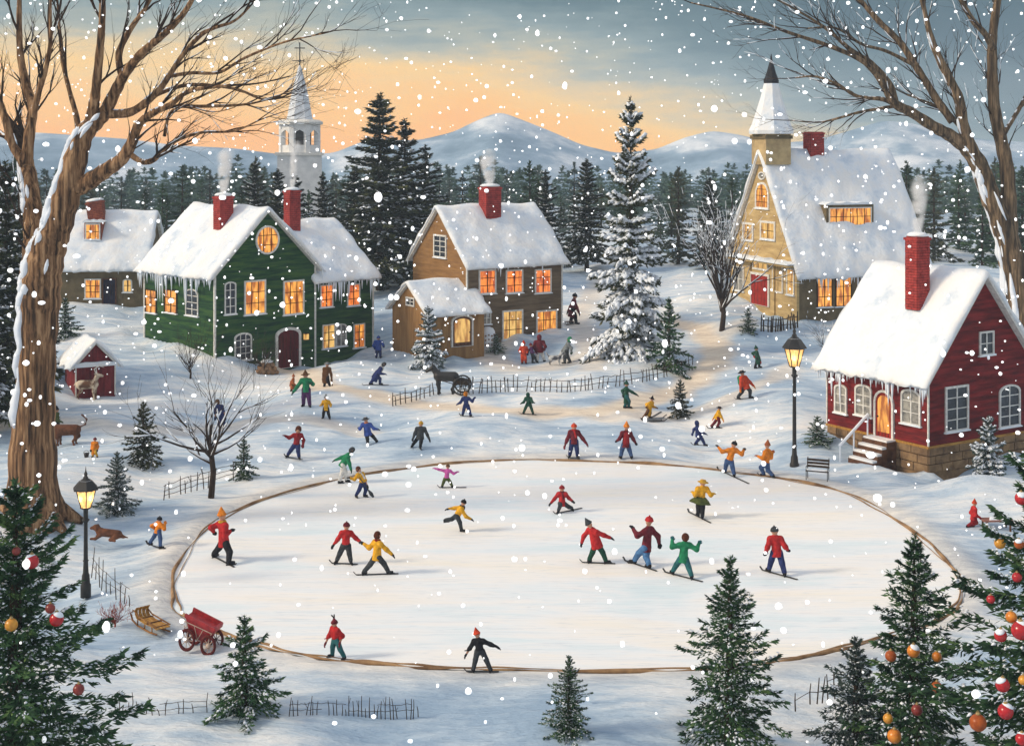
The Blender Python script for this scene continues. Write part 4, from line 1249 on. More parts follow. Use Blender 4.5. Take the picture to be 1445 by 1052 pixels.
# snow plastered down the windward side of the trunk, in ragged strips
mb = MB()
for (li, off, n) in ((0, -.80, 190), (1, -.78, 60)):
    pts, rad = lines[li]
    for k in range(n):
        i = tr.randrange(18, len(pts) - 6); r = rad[i]; m = tr.randrange(2, 7); a = R(184 + tr.gauss(8, 27))
        seg = [pts[min(i + q, len(pts) - 1)] + Vector((math.cos(a), math.sin(a), 0)) * rad[min(i + q, len(pts) - 1)] * .97 for q in range(m + 1)]
        w = tr.uniform(.04, .22) * min(1, r * 1.6)
        mb.tube(seg, [w * math.sin(PI * (q + .3) / (m + .6)) + .006 for q in range(m + 1)], 5)
tag(mb.build('snow_crust', SNOWT, LT, True), kind='stuff')

dRt = 82.0
o = pt(1442, 470, dRt); o.z = gz(o.x, dRt)
RT = empty('bare_tree', o, 0, 'large bare grey brown tree leaning over the roof of the red house', 'tree')
limbsR = [
    [(1452, 560, 30), (1446, 480, 24), (1436, 410, 20), (1420, 335, 17), (1396, 272, 14), (1381, 232, 12.5), (1362, 205, 11)],
    [(1388, 250, 10), (1376, 222, 9), (1360, 180, 8), (1353, 140, 7.2), (1336, 105, 6), (1320, 70, 5), (1310, 40, 4), (1300, -5, 3), (1290, -50, 2)],
    [(1366, 210, 10), (1342, 192, 9), (1320, 180, 8), (1285, 158, 7), (1262, 145, 6.2), (1240, 110, 4.2), (1215, 85, 3.5), (1170, 65, 3), (1110, 45, 2.2), (1050, 22, 1.6), (975, 4, 1)],
    [(1268, 150, 4), (1245, 140, 3.2), (1210, 136, 2.6), (1180, 118, 2), (1150, 108, 1.6), (1122, 110, 1)],
    [(1262, 150, 2.6), (1215, 158, 2), (1160, 172, 1.3), (1118, 170, .8)],
    [(1264, 148, 5), (1256, 120, 4.5), (1230, 90, 4), (1200, 70, 3.2), (1165, 40, 2.2), (1120, 12, 1.5), (1080, -8, 1)],
    [(1345, 172, 6), (1325, 145, 5.5), (1308, 118, 5), (1290, 90, 5), (1270, 60, 4.5), (1240, 30, 4), (1212, -2, 3)],
    [(1425, 350, 12), (1424, 300, 11), (1421, 240, 10), (1412, 195, 9), (1403, 150, 8.2), (1400, 80, 7), (1402, 40, 6), (1411, -20, 5)],
    [(1402, 70, 5), (1390, 48, 4.2), (1372, 28, 4), (1350, -10, 3)],
    [(1413, 195, 4), (1425, 175, 3.2), (1440, 150, 3), (1456, 120, 2.5)],
    [(1290, 92, 3), (1250, 72, 2.4), (1215, 62, 2), (1180, 40, 1.5), (1140, 40, 1)],
    [(1358, 182, 3), (1335, 160, 2.4), (1318, 148, 1.6), (1280, 134, 1)]]
ddR = [0, -1, -2, 1, 1.5, -1.5, 2, .8, -1, 1, -1, 1]
trunk, tw, lines = limb_tree(RT, limbsR, dRt, ddR, tr, BARKG, o, twig_len=2.8, per=3.5, depth=2)
trunk.build('trunk', BARKG, RT, True); tw.build('twigs', TWIG, RT)
mb = MB()
for (li, off, n) in ((0, 0, 46), (1, 0, 16)):
    pts, rad = lines[li]
    for k in range(n):
        i = tr.randrange(3, len(pts) - 6); m = tr.randrange(2, 7); a = R(185 + tr.gauss(10, 25))
        seg = [pts[min(i + q, len(pts) - 1)] + Vector((math.cos(a), math.sin(a), .15)) * rad[min(i + q, len(pts) - 1)] * .96 for q in range(m + 1)]
        w_ = tr.uniform(.05, .17) * min(1, rad[i] * 1.8)
        mb.tube(seg, [w_ * math.sin(PI * (q + .3) / (m + .6)) + .006 for q in range(m + 1)], 5)
tag(mb.build('snow_crust', SNOWT, RT, True), kind='stuff')
snow_on(lines, .42, tr, 'snow', RT, minr=.022)


def sapling(px, base, top, name, label, cat='tree', thr=0.0, spread=.6, nmain=9, split=.35, seed=1, snow=.6, r0=.09, lean=0, sub=3, depth=2, d=None, minr=.012):
    g = G(px, base) if d is None else Vector(((px - CX) * d / F, d, gz((px - CX) * d / F, d)))
    H = CH - (top - HY) * g.y / F - g.z
    rn = random.Random(seed)
    root = empty(name, g, 0, label, cat)
    t = MB(); tw = MB(); lines = []
    trp = [Vector((0, 0, -.3)), Vector((.02 * H, 0, H * split * .5)), Vector((lean * H, 0, H * split))]
    t.tube(trp, [r0 * 1.15, r0, r0 * .85], 8)
    for k in range(nmain):
        az = 2 * PI * k / nmain + rn.uniform(-.3, .3); e = rn.uniform(.35, 1.35) if k else 1.5
        dirv = Vector((math.cos(az) * math.cos(e) * spread * 1.7, math.sin(az) * math.cos(e) * spread * 1.3, math.sin(e)))
        tips = []
        grow(tw, trp[2] - Vector((0, 0, rn.uniform(0, .12) * H)), dirv, r0 * .55, H * (1 - split) * rn.uniform(.6, .85), depth, rn, spread=.45, up=.18, sub=sub, tips=tips)
        lines += tips
    t.build('trunk', TWIG, root, True); tw.build('branches', TWIG, root)
    snow_on(lines, snow, rn, 'snow', root, off=1.0, minr=minr, side=Vector((-.2, -.3, .9)), thr=thr)
    return root


sapling(297, 702, 500, 'bare_sapling', 'slender bare sapling with snow on its dark branches beside the wire fence', spread=.85, nmain=13, split=.36, seed=3, r0=.12, snow=.75, minr=.034, thr=.017)
sapling(1018, 466, 300, 'bare_tree', 'leafless frosted tree standing beside the yellow house', spread=.34, nmain=15, split=.28, seed=5, r0=.17, snow=.40, sub=4)
sapling(268, 0, 468, 'bare_bush', 'snow topped twiggy bush at the corner of the green house', 'bush', spread=.55, nmain=14, split=.25, seed=8, r0=.055, snow=.4, thr=.012, d=83.4)
sapling(372, 528, 474, 'bare_bush', 'brown twiggy bush left of the maroon door of the green house', 'bush', spread=.6, nmain=14, split=.2, seed=9, r0=.055, snow=.15, thr=.012)
sapling(1162, 492, 448, 'bare_bush', 'thin leafless bush between the yellow and the red house', 'bush', spread=.6, nmain=9, split=.15, seed=10, r0=.035, snow=.2)
b = sapling(162, 880, 852, 'red_twig_bush', 'small tuft of red twigs left of the golden sled', 'bush', spread=.75, nmain=22, split=.12, seed=12, r0=.026, snow=.05, sub=3, depth=2)
RTW = mat('red_twigs', (.34, .06, .035), (.16, .03, .02), scale=4)
for c in kids(b):
    if c.name.split('.')[0] in ('trunk', 'branches'): c.data.materials[0] = RTW
# ------------------------------------------------------------------ one continuous skin from round limbs
def surfnets(Fd, lo, c):
    s = Fd < 0
    nx, ny, nz = Fd.shape
    cnt = np.zeros((nx - 1, ny - 1, nz - 1), int)
    offs = [(i, j, k) for i in (0, 1) for j in (0, 1) for k in (0, 1)]
    for (i, j, k) in offs: cnt += s[i:nx - 1 + i, j:ny - 1 + j, k:nz - 1 + k]
    act = (cnt > 0) & (cnt < 8)
    ci = np.argwhere(act); idx = -np.ones(act.shape, int); idx[act] = np.arange(len(ci))
    acc = np.zeros((len(ci), 3)); n = np.zeros(len(ci))
    for o1 in offs:
        for ax in range(3):
            if o1[ax]: continue
            o2 = list(o1); o2[ax] = 1
            f1 = Fd[ci[:, 0] + o1[0], ci[:, 1] + o1[1], ci[:, 2] + o1[2]]; f2 = Fd[ci[:, 0] + o2[0], ci[:, 1] + o2[1], ci[:, 2] + o2[2]]
            m = (f1 < 0) != (f2 < 0); t = np.where(m, f1 / np.where(f1 == f2, 1, f1 - f2), 0)
            acc += (np.array(o1)[None] + t[:, None] * (np.array(o2) - np.array(o1))[None]) * m[:, None]; n += m
    V = np.array(lo)[None] + c * (ci + acc / n[:, None])
    Q = []
    for ax in range(3):
        u, v = (ax + 1) % 3, (ax + 2) % 3
        sl = [slice(1, -1)] * 3; sl[ax] = slice(0, -1); a = s[tuple(sl)]
        sl[ax] = slice(1, None); b = s[tuple(sl)]
        w = np.argwhere(a != b)
        if not len(w): continue
        flip = a[w[:, 0], w[:, 1], w[:, 2]]
        w = w + [0 if i == ax else 1 for i in range(3)]
        e = np.eye(3, dtype=int)
        q = [idx[tuple((w - e[u] - e[v]).T)], idx[tuple((w - e[v]).T)], idx[tuple(w.T)], idx[tuple((w - e[u]).T)]]
        q = np.stack(q, 1); q = np.where(flip[:, None], q, q[:, ::-1]); Q.append(q)
    return V, np.concatenate(Q)


def blob(prims, cell, k):
    """prims: (a, b, ra, rb); smooth union of tapered limbs -> (V, Q)"""
    pa = np.array([list(p[0]) for p in prims]); pb = np.array([list(p[1]) for p in prims])
    rm = max(max(p[2], p[3]) for p in prims)
    lo = np.minimum(pa, pb).min(0) - rm - 3 * cell; hi = np.maximum(pa, pb).max(0) + rm + 3 * cell
    ax = [np.arange(lo[i], hi[i] + cell, cell) for i in range(3)]
    X = np.stack(np.meshgrid(*ax, indexing='ij'), -1).astype(np.float32)
    D = None
    for (a, b, ra, rb) in prims:
        a = np.array(a, np.float32); b = np.array(b, np.float32); ab = b - a
        v = X - a
        t = np.clip((v @ ab) / max(float(ab @ ab), 1e-8), 0, 1)
        d = np.sqrt(((v - t[..., None] * ab) ** 2).sum(-1)) - (ra + (rb - ra) * t)
        if D is None: D = d
        else:
            h = np.maximum(k - np.abs(D - d), 0) / k
            D = np.minimum(D, d) - h * h * k * .25
    return surfnets(D, lo, cell)


def ik(a, b, l1, l2, pole):
    """elbow / knee between a and b"""
    v = b - a; L = v.length
    if L >= (l1 + l2) * .999: return a.lerp(b, l1 / (l1 + l2))
    x = (l1 * l1 - l2 * l2 + L * L) / (2 * L) if L > 1e-6 else l1 * .5
    hgt = math.sqrt(max(l1 * l1 - x * x, 0)); u = v.normalized()
    p = Vector(pole); p = p - u * p.dot(u)
    p = p.normalized() if p.length > 1e-5 else u.orthogonal().normalized()
    return a + u * x + p * hgt


CLOTH = {'red': (.46, .028, .030), 'dred': (.27, .02, .025), 'yellow': (.70, .36, .025), 'orange': (.74, .23, .025), 'green': (.025, .22, .10), 'dgreen': (.02, .07, .045), 'navy': (.028, .04, .13), 'blue': (.05, .09, .32),
         'maroon': (.15, .022, .032), 'black': (.022, .022, .026), 'jeans': (.055, .10, .22), 'ljeans': (.08, .19, .38), 'teal': (.03, .13, .14), 'pink': (.55, .11, .36), 'purple': (.10, .04, .12), 'brown': (.13, .06, .025),
         'grey': (.20, .22, .23), 'white': (.72, .70, .66), 'rust': (.38, .11, .04), 'olive': (.08, .10, .03), 'charcoal': (.05, .055, .06), 'redor': (.60, .07, .03), 'gold': (.62, .36, .05), 'hair': (.10, .03, .015), 'ginger': (.50, .17, .02)}


def cl(k):
    c = CLOTH[k]
    return mat('cloth_' + k, tuple(min(v * 1.2, .9) for v in c), tuple(v * .62 for v in c), scale=7, bump=.35, bscale=16, rough=.95, spec=.08)


def glove_mesh():
    """palm, four bent fingers of unequal length and a thumb from the side; along +x, length about 1"""
    pr = [((-.35, 0, 0), (.15, 0, 0), .21, .25), ((.15, -.14, 0), (.15, .14, 0), .17, .17)]
    for i, (y, l) in enumerate(((-.24, .46), (-.08, .56), (.08, .53), (.23, .40))):
        a = Vector((.26, y, 0)); b = a + Vector((l * .55, y * .12, -.04)); c = b + Vector((l * .42, 0, -.16))
        pr += [(a, b, .105, .095), (b, c, .095, .08)]
    pr += [((-.12, -.2, -.02), (.12, -.42, -.06), .12, .10), ((.12, -.42, -.06), (.34, -.46, -.12), .10, .085)]
    V, Q = blob(pr, .055, .06)
    return V, Q


GV, GQ = glove_mesh()
GLOVES = {}


def glove(k):
    if k not in GLOVES: GLOVES[k] = quads('glove', GV, GQ, SKIN if k == 'skin' else cl(k), True)
    return GLOVES[k]


def frame_to(loc, x, s, side=Vector((0, 0, 1))):
    x = x.normalized(); y = side.cross(x)
    if y.length < 1e-4: y = Vector((0, 1, 0)).cross(x)
    y.normalize(); z = x.cross(y)
    M = Matrix((x, y, z)).transposed().to_4x4()
    return Matrix.Translation(loc) @ M @ Matrix.Scale(s, 4)


YAW = {'f': -90, 'b': 90, 'r': 0, 'l': 180, 'fr': -40, 'fl': -140, 'br': 40, 'bl': 140}
NP = 0


def person(label, head, hip, hands, feet, face='f', jacket='red', trousers='black', hat=('beanie', 'black'), gl='black', coat='short', scarf=None, ski=None, extra=None, lift=None, Hpx=None, group=None, d=None, neck=None, boots='black', skate=True, hr=1.0, skirt=None, fat=.9):
    """joints are given where the photo shows them; they become real points in the plane the person stands in"""
    global NP
    NP += 1
    (fl, fr) = feet
    low = max(fl[1], fr[1])
    gl0 = G(*fl) if d is None else pt(fl[0], fl[1], d); gr0 = G(*fr) if d is None else pt(fr[0], fr[1], d)
    lowG = G(*(fl if fl[1] >= fr[1] else fr)) if d is None else pt(*(fl if fl[1] >= fr[1] else fr), d)
    if lift == 'l': gl0 = pt(fl[0], fl[1], lowG.y)
    if lift == 'r': gr0 = pt(fr[0], fr[1], lowG.y)
    org = (gl0 + gr0) / 2; org.z = min(gl0.z, gr0.z)
    if lift: org = lowG.copy()
    dp = org.y
    root = empty('person', org, 0, label, 'person', group)
    L = lambda p: pt(p[0], p[1], dp) - org
    Sz = (Hpx or (low - head[1] + 6)) * dp / F
    yaw = R(YAW[face]); fwd = Vector((math.cos(yaw), math.sin(yaw), 0)); sd = Vector((-fwd.y, fwd.x, 0))    # sd: the person's left
    hd = L(head); hp = L(hip)
    ax = (hd - hp)
    nk = L(neck) if neck else hp + ax * .72
    tors = (nk - hp).normalized()
    # picture-left shoulder first
    sgn = 1 if sd.x < -.05 or (abs(sd.x) <= .05 and sd.y > 0) else -1
    shL = nk + sd * sgn * .115 * Sz * fat - tors * .035 * Sz; shR = nk - sd * sgn * .115 * Sz * fat - tors * .035 * Sz
    hjL = hp + sd * sgn * .055 * Sz; hjR = hp - sd * sgn * .055 * Sz
    hL = L(hands[0]); hR = L(hands[1])
    for (hh, sh) in ((hL, shL), (hR, shR)): hh.y = sh.y * .8 + fwd.y * .06 * Sz
    l1 = .185 * Sz; l2 = .175 * Sz
    arms = []
    for (sh, hh) in ((shL, hL), (shR, hR)):
        v = hh - sh
        if v.length > (l1 + l2) * 1.12: hh = sh + v.normalized() * (l1 + l2) * 1.12
        e = ik(sh, hh, max(l1, v.length * .5 if v.length > l1 + l2 else l1), max(l2, 0), -fwd * .6 + Vector((0, 0, -.5)) + (sh - nk) * 2)
        arms.append((sh, e, hh))
    fL = gl0 - org; fR = gr0 - org
    legs = []
    sh_ = .065 * Sz if skate else .04 * Sz
    for (hj, ft) in ((hjL, fL), (hjR, fR)):
        an = ft + Vector((0, 0, sh_ + .012)) - fwd * .02 * Sz
        ll = max((hj - an).length * .503, .19 * Sz)
        kn = ik(hj, an, ll, ll, fwd)
        legs.append((hj, kn, an))
    cell = Sz / 44; k = .05 * Sz
    hr_ = .073 * Sz * hr; upv = (hd - nk).normalized()
    # body: one continuous surface, bare skin under the clothes
    P = [(hp, hp + (nk - hp) * .55, .085 * Sz * fat, .078 * Sz * fat), (hp + (nk - hp) * .55, nk - tors * .04 * Sz, .08 * Sz * fat, .07 * Sz * fat), (shL, shR, .045 * Sz, .045 * Sz), (nk - tors * .02 * Sz, hd, .035 * Sz, .034 * Sz),
         (hd - upv * hr_ * .30 + fwd * hr_ * .12, hd + upv * hr_ * .22 - fwd * hr_ * .06, hr_ * .80, hr_ * .98),
         (hd + fwd * hr_ * .80 - upv * hr_ * .05, hd + fwd * hr_ * 1.08 - upv * hr_ * .25, hr_ * .12, hr_ * .19)]
    for s in (1, -1): P.append((hd + sd * s * hr_ * .9 - upv * hr_ * .2, hd + sd * s * hr_ * .95 + upv * hr_ * .12, hr_ * .17, hr_ * .2))
    for (a, b, c) in arms: P += [(a, b, .038 * Sz, .031 * Sz), (b, c, .031 * Sz, .022 * Sz)]
    for (a, b, c) in legs: P += [(a, b, .062 * Sz, .045 * Sz), (b, c, .045 * Sz, .03 * Sz)]
    V, Q = blob(P, cell * .85, .025 * Sz)
    fm = np.zeros(len(Q), int)
    me = quads('body', V, Q, [SKIN, EYE], True, fm)
    body = link('body', me, root)
    if face != 'b' and face not in ('br', 'bl'):
        mb = MB()
        for s in (1, -1): mb.ball(hd + fwd * hr_ * .86 + sd * s * hr_ * .36 + upv * hr_ * .10, hr_ * .13, 0, 8, 5)
        mb.tube([hd + fwd * hr_ * .86 + sd * hr_ * .3 - upv * hr_ * .52, hd + fwd * hr_ * .93 - upv * hr_ * .56, hd + fwd * hr_ * .86 - sd * hr_ * .3 - upv * hr_ * .52], hr_ * .06, 5, 1)
        mb.build('face', [EYE, mat('lips', (.35, .08, .07), (.28, .06, .05))], body, True)
    # jacket
    hem = {'short': .04, 'mid': -.065, 'long': -.24}[coat]
    w0 = .098 * Sz * fat; w1 = {'short': .108, 'mid': .125, 'long': .135}[coat] * Sz * fat
    hb = hp + tors * hem * Sz
    P = [(hb, nk - tors * .06 * Sz, w1, w0 * .92), (shL, shR, .062 * Sz, .062 * Sz), (nk - tors * .03 * Sz, nk + tors * .03 * Sz, .055 * Sz, .047 * Sz)]
    for (a, b, c) in arms: P += [(a, b, .060 * Sz, .050 * Sz), (b, b.lerp(c, .88), .050 * Sz, .040 * Sz)]
    V, Q = blob(P, cell, .04 * Sz)
    # hem: cut the jacket flat below the hip line
    zc = (V - np.array(hb)) @ np.array(tors)
    far = zc < -w1 * .04
    V[far] -= (np.outer(zc[far] + w1 * .04, np.array(tors)))
    link('jacket', quads('jacket', V, Q, cl(jacket), True), root)
    if skirt:
        mb = MB(); A = frame_to(hp + Vector((0, 0, .02 * Sz)), tors, 1).to_4x4()
        prof = [(.10, .05), (.16, .0), (.235, -.07), (.26, -.10), (.25, -.105), (.10, -.06)]
        n = 18; b0 = 0
        for (r, x) in prof:
            for q in range(n):
                a = 2 * PI * q / n; rr = r * (1 + .12 * math.sin(a * 5)) * Sz
                mb.v.append(tuple(A @ Vector((x * Sz, rr * math.cos(a), rr * math.sin(a)))))
        for i in range(len(prof) - 1):
            for q in range(n): mb.f.append([i * n + q, i * n + (q + 1) % n, (i + 1) * n + (q + 1) % n, (i + 1) * n + q]); mb.m.append(0)
        mb.build('skirt', cl(skirt), root, True)
    # trousers
    P = [(hp + tors * .04 * Sz, hp - Vector((0, 0, .01 * Sz)), .088 * Sz * fat, .09 * Sz * fat)]
    for (a, b, c) in legs: P += [(a, b, .074 * Sz, .062 * Sz), (b, c.lerp(b, .10), .062 * Sz, .052 * Sz)]
    V, Q = blob(P, cell, .02 * Sz)
    link('trousers', quads('trousers', V, Q, cl(trousers), True), root)
    # gloves, boots with skate blades
    for (a, b, c) in arms:
        g = link('glove', glove(gl), root); g.matrix_local = frame_to(c, (c - b), .115 * Sz)
    for i, (a, b, c) in enumerate(legs):
        ft = (fL, fR)[i]; out = (sd * sgn * (1 if i == 0 else -1))
        dirf = (fwd + out * .35).normalized()
        if abs(dirf.x) < .2: dirf = (dirf + Vector((.5 if i else -.5, 0, 0))).normalized()
        toe = c + dirf * .095 * Sz + Vector((0, 0, -.022 * Sz)); heel = c - dirf * .02 * Sz + Vector((0, 0, -.02 * Sz))
        V, Q = blob([(c + (b - c).normalized() * .06 * Sz, c, .040 * Sz, .040 * Sz), (heel, toe, .034 * Sz, .028 * Sz)], .012 * Sz, .02 * Sz)
        bt = link('boot', quads('boot', V, Q, cl(boots), True), root)
        if skate:
            mb = MB(); M = frame_to(Vector((c.x, c.y, ft.z)), dirf, 1)
            z1 = max(.045 * Sz, .03)
            mb.box(-.05 * Sz, .13 * Sz, -.006 * Sz, .006 * Sz, .0, .02 * Sz, 0, M); mb.box(.10 * Sz, .15 * Sz, -.006 * Sz, .006 * Sz, .012 * Sz, .03 * Sz, 0, M)
            for x in (-.02, .08): mb.box(x * Sz - .008 * Sz, x * Sz + .008 * Sz, -.008 * Sz, .008 * Sz, .015 * Sz, z1, 0, M)
            mb.build('blade', IRON, bt)
    # hat or hair
    kind, hc = hat
    A = Matrix.Translation(hd) @ (Vector((0, 0, 1)).rotation_difference(upv)).to_matrix().to_4x4() @ Matrix.Scale(hr_ * 1.0, 4)
    mb = MB()
    if kind == 'beanie':
        mb.lathe([(1.10, .05), (1.18, .10), (1.17, .38), (1.08, .42), (1.05, .65), (.82, 1.0), (.45, 1.22), (.05, 1.28)], 14, 0, A); mb.ball((0, 0, 1.4), .26, 1, 8, 5) ; q = len(mb.v) - 8 * 6
        for i in range(q, len(mb.v)): mb.v[i] = tuple(A @ Vector(mb.v[i]))
    elif kind == 'point':
        mb.lathe([(1.10, .05), (1.20, .10), (1.18, .40), (1.05, .45), (.92, .8), (.62, 1.3), (.36, 1.8), (.12, 2.2), (.02, 2.35)], 12, 0, A)
    elif kind == 'ears':
        mb.lathe([(1.10, .05), (1.20, .10), (1.15, .45), (.9, .85), (.5, 1.25), (.3, 1.6), (.26, 1.8)], 12, 0, A)
        mb.tube([A @ Vector((-.05, 0, 1.6)), A @ Vector((-.25, 0, 2.2)), A @ Vector((-.8, 0, 2.75))], [.26 * hr_, .22 * hr_, .02], 7, 1)
        mb.tube([A @ Vector((.05, 0, 1.6)), A @ Vector((.16, 0, 2.2)), A @ Vector((.12, 0, 2.9))], [.24 * hr_, .18 * hr_, .02], 7, 1)
    elif kind == 'brim':
        mb.lathe([(1.0, .28), (1.9, .22), (1.95, .30), (1.08, .42), (1.02, .95), (.9, 1.08), (.05, 1.12)], 14, 0, A)
    elif kind == 'witch':
        mb.lathe([(1.0, .22), (1.75, .18), (1.8, .26), (1.06, .4), (.8, .85), (.42, 1.5), (.12, 2.2), (.02, 2.3)], 14, 0, A)
    elif kind == 'hood':
        P = [(hd - upv * hr_ * .5 - fwd * hr_ * .22, hd + upv * hr_ * .35 - fwd * hr_ * .22, hr_ * 1.05, hr_ * 1.12), (hd + upv * hr_ * .3 - fwd * hr_ * .3, hd + upv * hr_ * 1.3 - fwd * hr_ * .5, hr_ * .95, hr_ * .25)]
        V, Q = blob(P, hr_ * .14, hr_ * .4); mb = None
        link('hood', quads('hood', V, Q, cl(hc), True), root)
    elif kind in ('hair', 'curls'):
        P = [(hd - upv * hr_ * .05 - fwd * hr_ * .25, hd + upv * hr_ * .35 - fwd * hr_ * .12, hr_ * 1.08, hr_ * 1.05)]
        rn = random.Random(NP)
        for q in range(9):
            a = rn.uniform(0, 6.28); v = sd * math.cos(a) * .8 - fwd * abs(math.sin(a)) * .7 + upv * rn.uniform(-.35, .75)
            P.append((hd + v * hr_ * .85, hd + v * hr_ * 1.0 - upv * hr_ * .2, hr_ * .34, hr_ * .28))
        V, Q = blob(P, hr_ * .14, hr_ * .25); mb = None
        link('hair', quads('hair', V, Q, cl(hc), True), root)
    if mb is not None: mb.build('hat', [cl(hc), cl('black' if kind == 'ears' else hc)], root, True)
    if scarf:
        mb = MB(); A = (Vector((0, 0, 1)).rotation_difference(upv)).to_matrix()
        mb.torus(nk + upv * .03 * Sz, .052 * Sz, .024 * Sz, A, 14, 7)
        a = nk + fwd * .06 * Sz + upv * .02 * Sz
        mb.tube([a, a + fwd * .03 * Sz - tors * .06 * Sz + sd * .02 * Sz, a + fwd * .04 * Sz - tors * .19 * Sz + sd * .05 * Sz], [.022 * Sz, .026 * Sz, .03 * Sz], 7)
        mb.build('scarf', cl(scarf), root, True)
    if ski:
        # one long narrow board under both feet, turned up at the tip
        x0, x1 = ski
        a = fL.copy(); b = fR.copy(); u = (b - a); u.z = 0
        if u.length < .05: u = Vector((1, 0, 0))
        u.normalize()
        def at(px):
            t = ((px - CX) * dp / F - org.x - a.x) / (u.x if abs(u.x) > .1 else .1); q = a + u * t
            q.z = max(gz(q.x + org.x, q.y + org.y) + .014 - org.z, min(fL.z, fR.z) - .05) if lift is None else min(fL.z, fR.z) + .014
            return q
        n = 8; w = Vector((-u.y, u.x, 0)) * .035; mb = MB()
        pl = [at(x0 + (x1 - x0) * i / n) for i in range(n + 1)]
        pl = [pl[0] - u * .10 + Vector((0, 0, .10))] + pl
        for i, q in enumerate(pl):
            for (s, dz) in ((1, 0), (-1, 0), (-1, .02), (1, .02)): mb.v.append(tuple(q + w * s + Vector((0, 0, dz))))
        for i in range(len(pl) - 1):
            for j in range(4): mb.f.append([i * 4 + j, i * 4 + (j + 1) % 4, i * 4 + 4 + (j + 1) % 4, i * 4 + 4 + j]); mb.m.append(0)
        mb.f += [[0, 1, 2, 3][::-1], [len(pl) * 4 - 4 + j for j in range(4)]]; mb.m += [0, 0]
        mb.build('ski', IRON, root)
    if extra: extra(root, dict(L=L, S=Sz, hp=hp, nk=nk, hd=hd, fwd=fwd, sd=sd, arms=arms, fL=fL, fR=fR, org=org, dp=dp, tors=tors, up=upv))
    return root


def backpack(c):
    def f(root, q):
        P = q['nk'] - q['fwd'] * .15 * q['S']; b = q['hp'] - q['fwd'] * .15 * q['S']
        V, Qd = blob([(P.lerp(b, .15), P.lerp(b, .75), .075 * q['S'], .09 * q['S'])], q['S'] / 50, .02)
        link('backpack', quads('backpack', V, Qd, cl(c), True), root)
    return f


def stick(p0, p1, c='black', r=.022, blade=None):
    def f(root, q):
        mb = MB(); a = q['L'](p0); b = q['L'](p1); a.y += q['fwd'].y * .12 * q['S'] - .1; b.y = a.y
        mb.tube([a, b], r, 6)
        if blade:
            u = (b - a).normalized(); mb.tube([b - u * .02, b + u * blade * .5, b + u * blade], [.03, blade * .24, blade * .12], 8)
        mb.build('stick' if not blade else 'shovel', cl(c), root, True)
    return f


# -- skaters on the pond
person('child in red coat and pointed orange hat on the worn pond edge', (313, 727), (316, 765), ((300, 752), (326, 748)), ((303, 786), (324, 797)), 'br', 'red', 'black', ('point', 'orange'), 'black', 'mid', 'gold', ski=(297, 336), fat=.86)
person('skater in red jacket and dark cap holding the hand of the skater in yellow', (489, 742), (488, 769), ((471, 768), (509, 763)), ((475, 795), (495, 796)), 'f', 'red', 'charcoal', ('beanie', 'maroon'), 'black', 'short', ski=(468, 505))
person('skater in yellow jacket striding wide, hand in hand with a skater in red', (533, 755), (532, 785), ((512, 768), (554, 782)), ((514, 811), (549, 810)), 'br', 'yellow', 'charcoal', ('hair', 'hair'), 'black', 'mid', 'dred', ski=(503, 562))
person('skater in long red jacket leaning forward beside the one in plum sweater', (831, 739), (842, 768), ((821, 768), (862, 758)), ((832, 794), (856, 795)), 'br', 'red', 'dgreen', ('point', 'charcoal'), 'black', 'mid', ski=(822, 868), neck=(836, 747), fat=1.1)
person('tall skater in plum sweater, red cap and light blue jeans', (916, 735), (912, 772), ((893, 745), (931, 769)), ((894, 795), (915, 802)), 'bl', 'maroon', 'ljeans', ('beanie', 'red'), 'black', 'mid', ski=(884, 924), fat=.82)
person('child in green jacket with both mittens raised beside the one in plum sweater', (967, 758), (964, 788), ((949, 762), (987, 767)), ((949, 810), (976, 817)), 'b', 'green', 'teal', ('curls', 'hair'), 'teal', 'mid', ski=(941, 988))
person('skater in red jacket and navy jeans alone on the ice above the tall spruce', (1093, 749), (1096, 779), ((1081, 780), (1112, 776)), ((1085, 807), (1107, 813)), 'b', 'red', 'navy', ('beanie', 'charcoal'), 'black', 'mid', ski=(1079, 1120))
person('child in red sweater and teal trousers wearing a black hat with two long tips', (472, 879), (474, 902), ((459, 908), (480, 905)), ((468, 927), (485, 931)), 'fl', 'red', 'teal', ('ears', 'maroon'), 'maroon', 'short', Hpx=60)
person('child all in black with a pointed red cap at the front edge of the pond', (673, 894), (677, 918), ((656, 927), (702, 914)), ((668, 948), (692, 948)), 'b', 'black', 'charcoal', ('point', 'redor'), 'black', 'short', ski=(659, 704), neck=(675, 902))
person('skater in yellow jacket leaning forward with one leg stretched out behind', (654, 709), (645, 727), ((632, 719), (668, 734)), ((629, 737), (652, 750)), 'r', 'yellow', 'charcoal', ('beanie', 'black'), 'black', 'short', lift='l', neck=(652, 715), Hpx=50, scarf='black')
person('child in pink sweater with arms stretched wide and green trousers', (632, 658), (630, 675), ((613, 661), (645, 666)), ((624, 688), (638, 688)), 'b', 'pink', 'olive', ('beanie', 'brown'), 'pink', 'short', ski=(620, 658))
person('skater in red jacket crouching low on bent knees in the middle of the pond', (793, 689), (793, 710), ((777, 709), (808, 706)), ((788, 724), (807, 720)), 'f', 'red', 'charcoal', ('beanie', 'dred'), 'black', 'mid', 'maroon', ski=(783, 822), Hpx=48)
person('twirling skater in yellow top with a flared green skirt', (992, 681), (989, 704), ((978, 695), (1007, 697)), ((985, 729), (991, 732)), 'b', 'yellow', 'black', ('brim', 'gold'), 'gold', 'short', skirt='olive', ski=(976, 999), fat=.95)
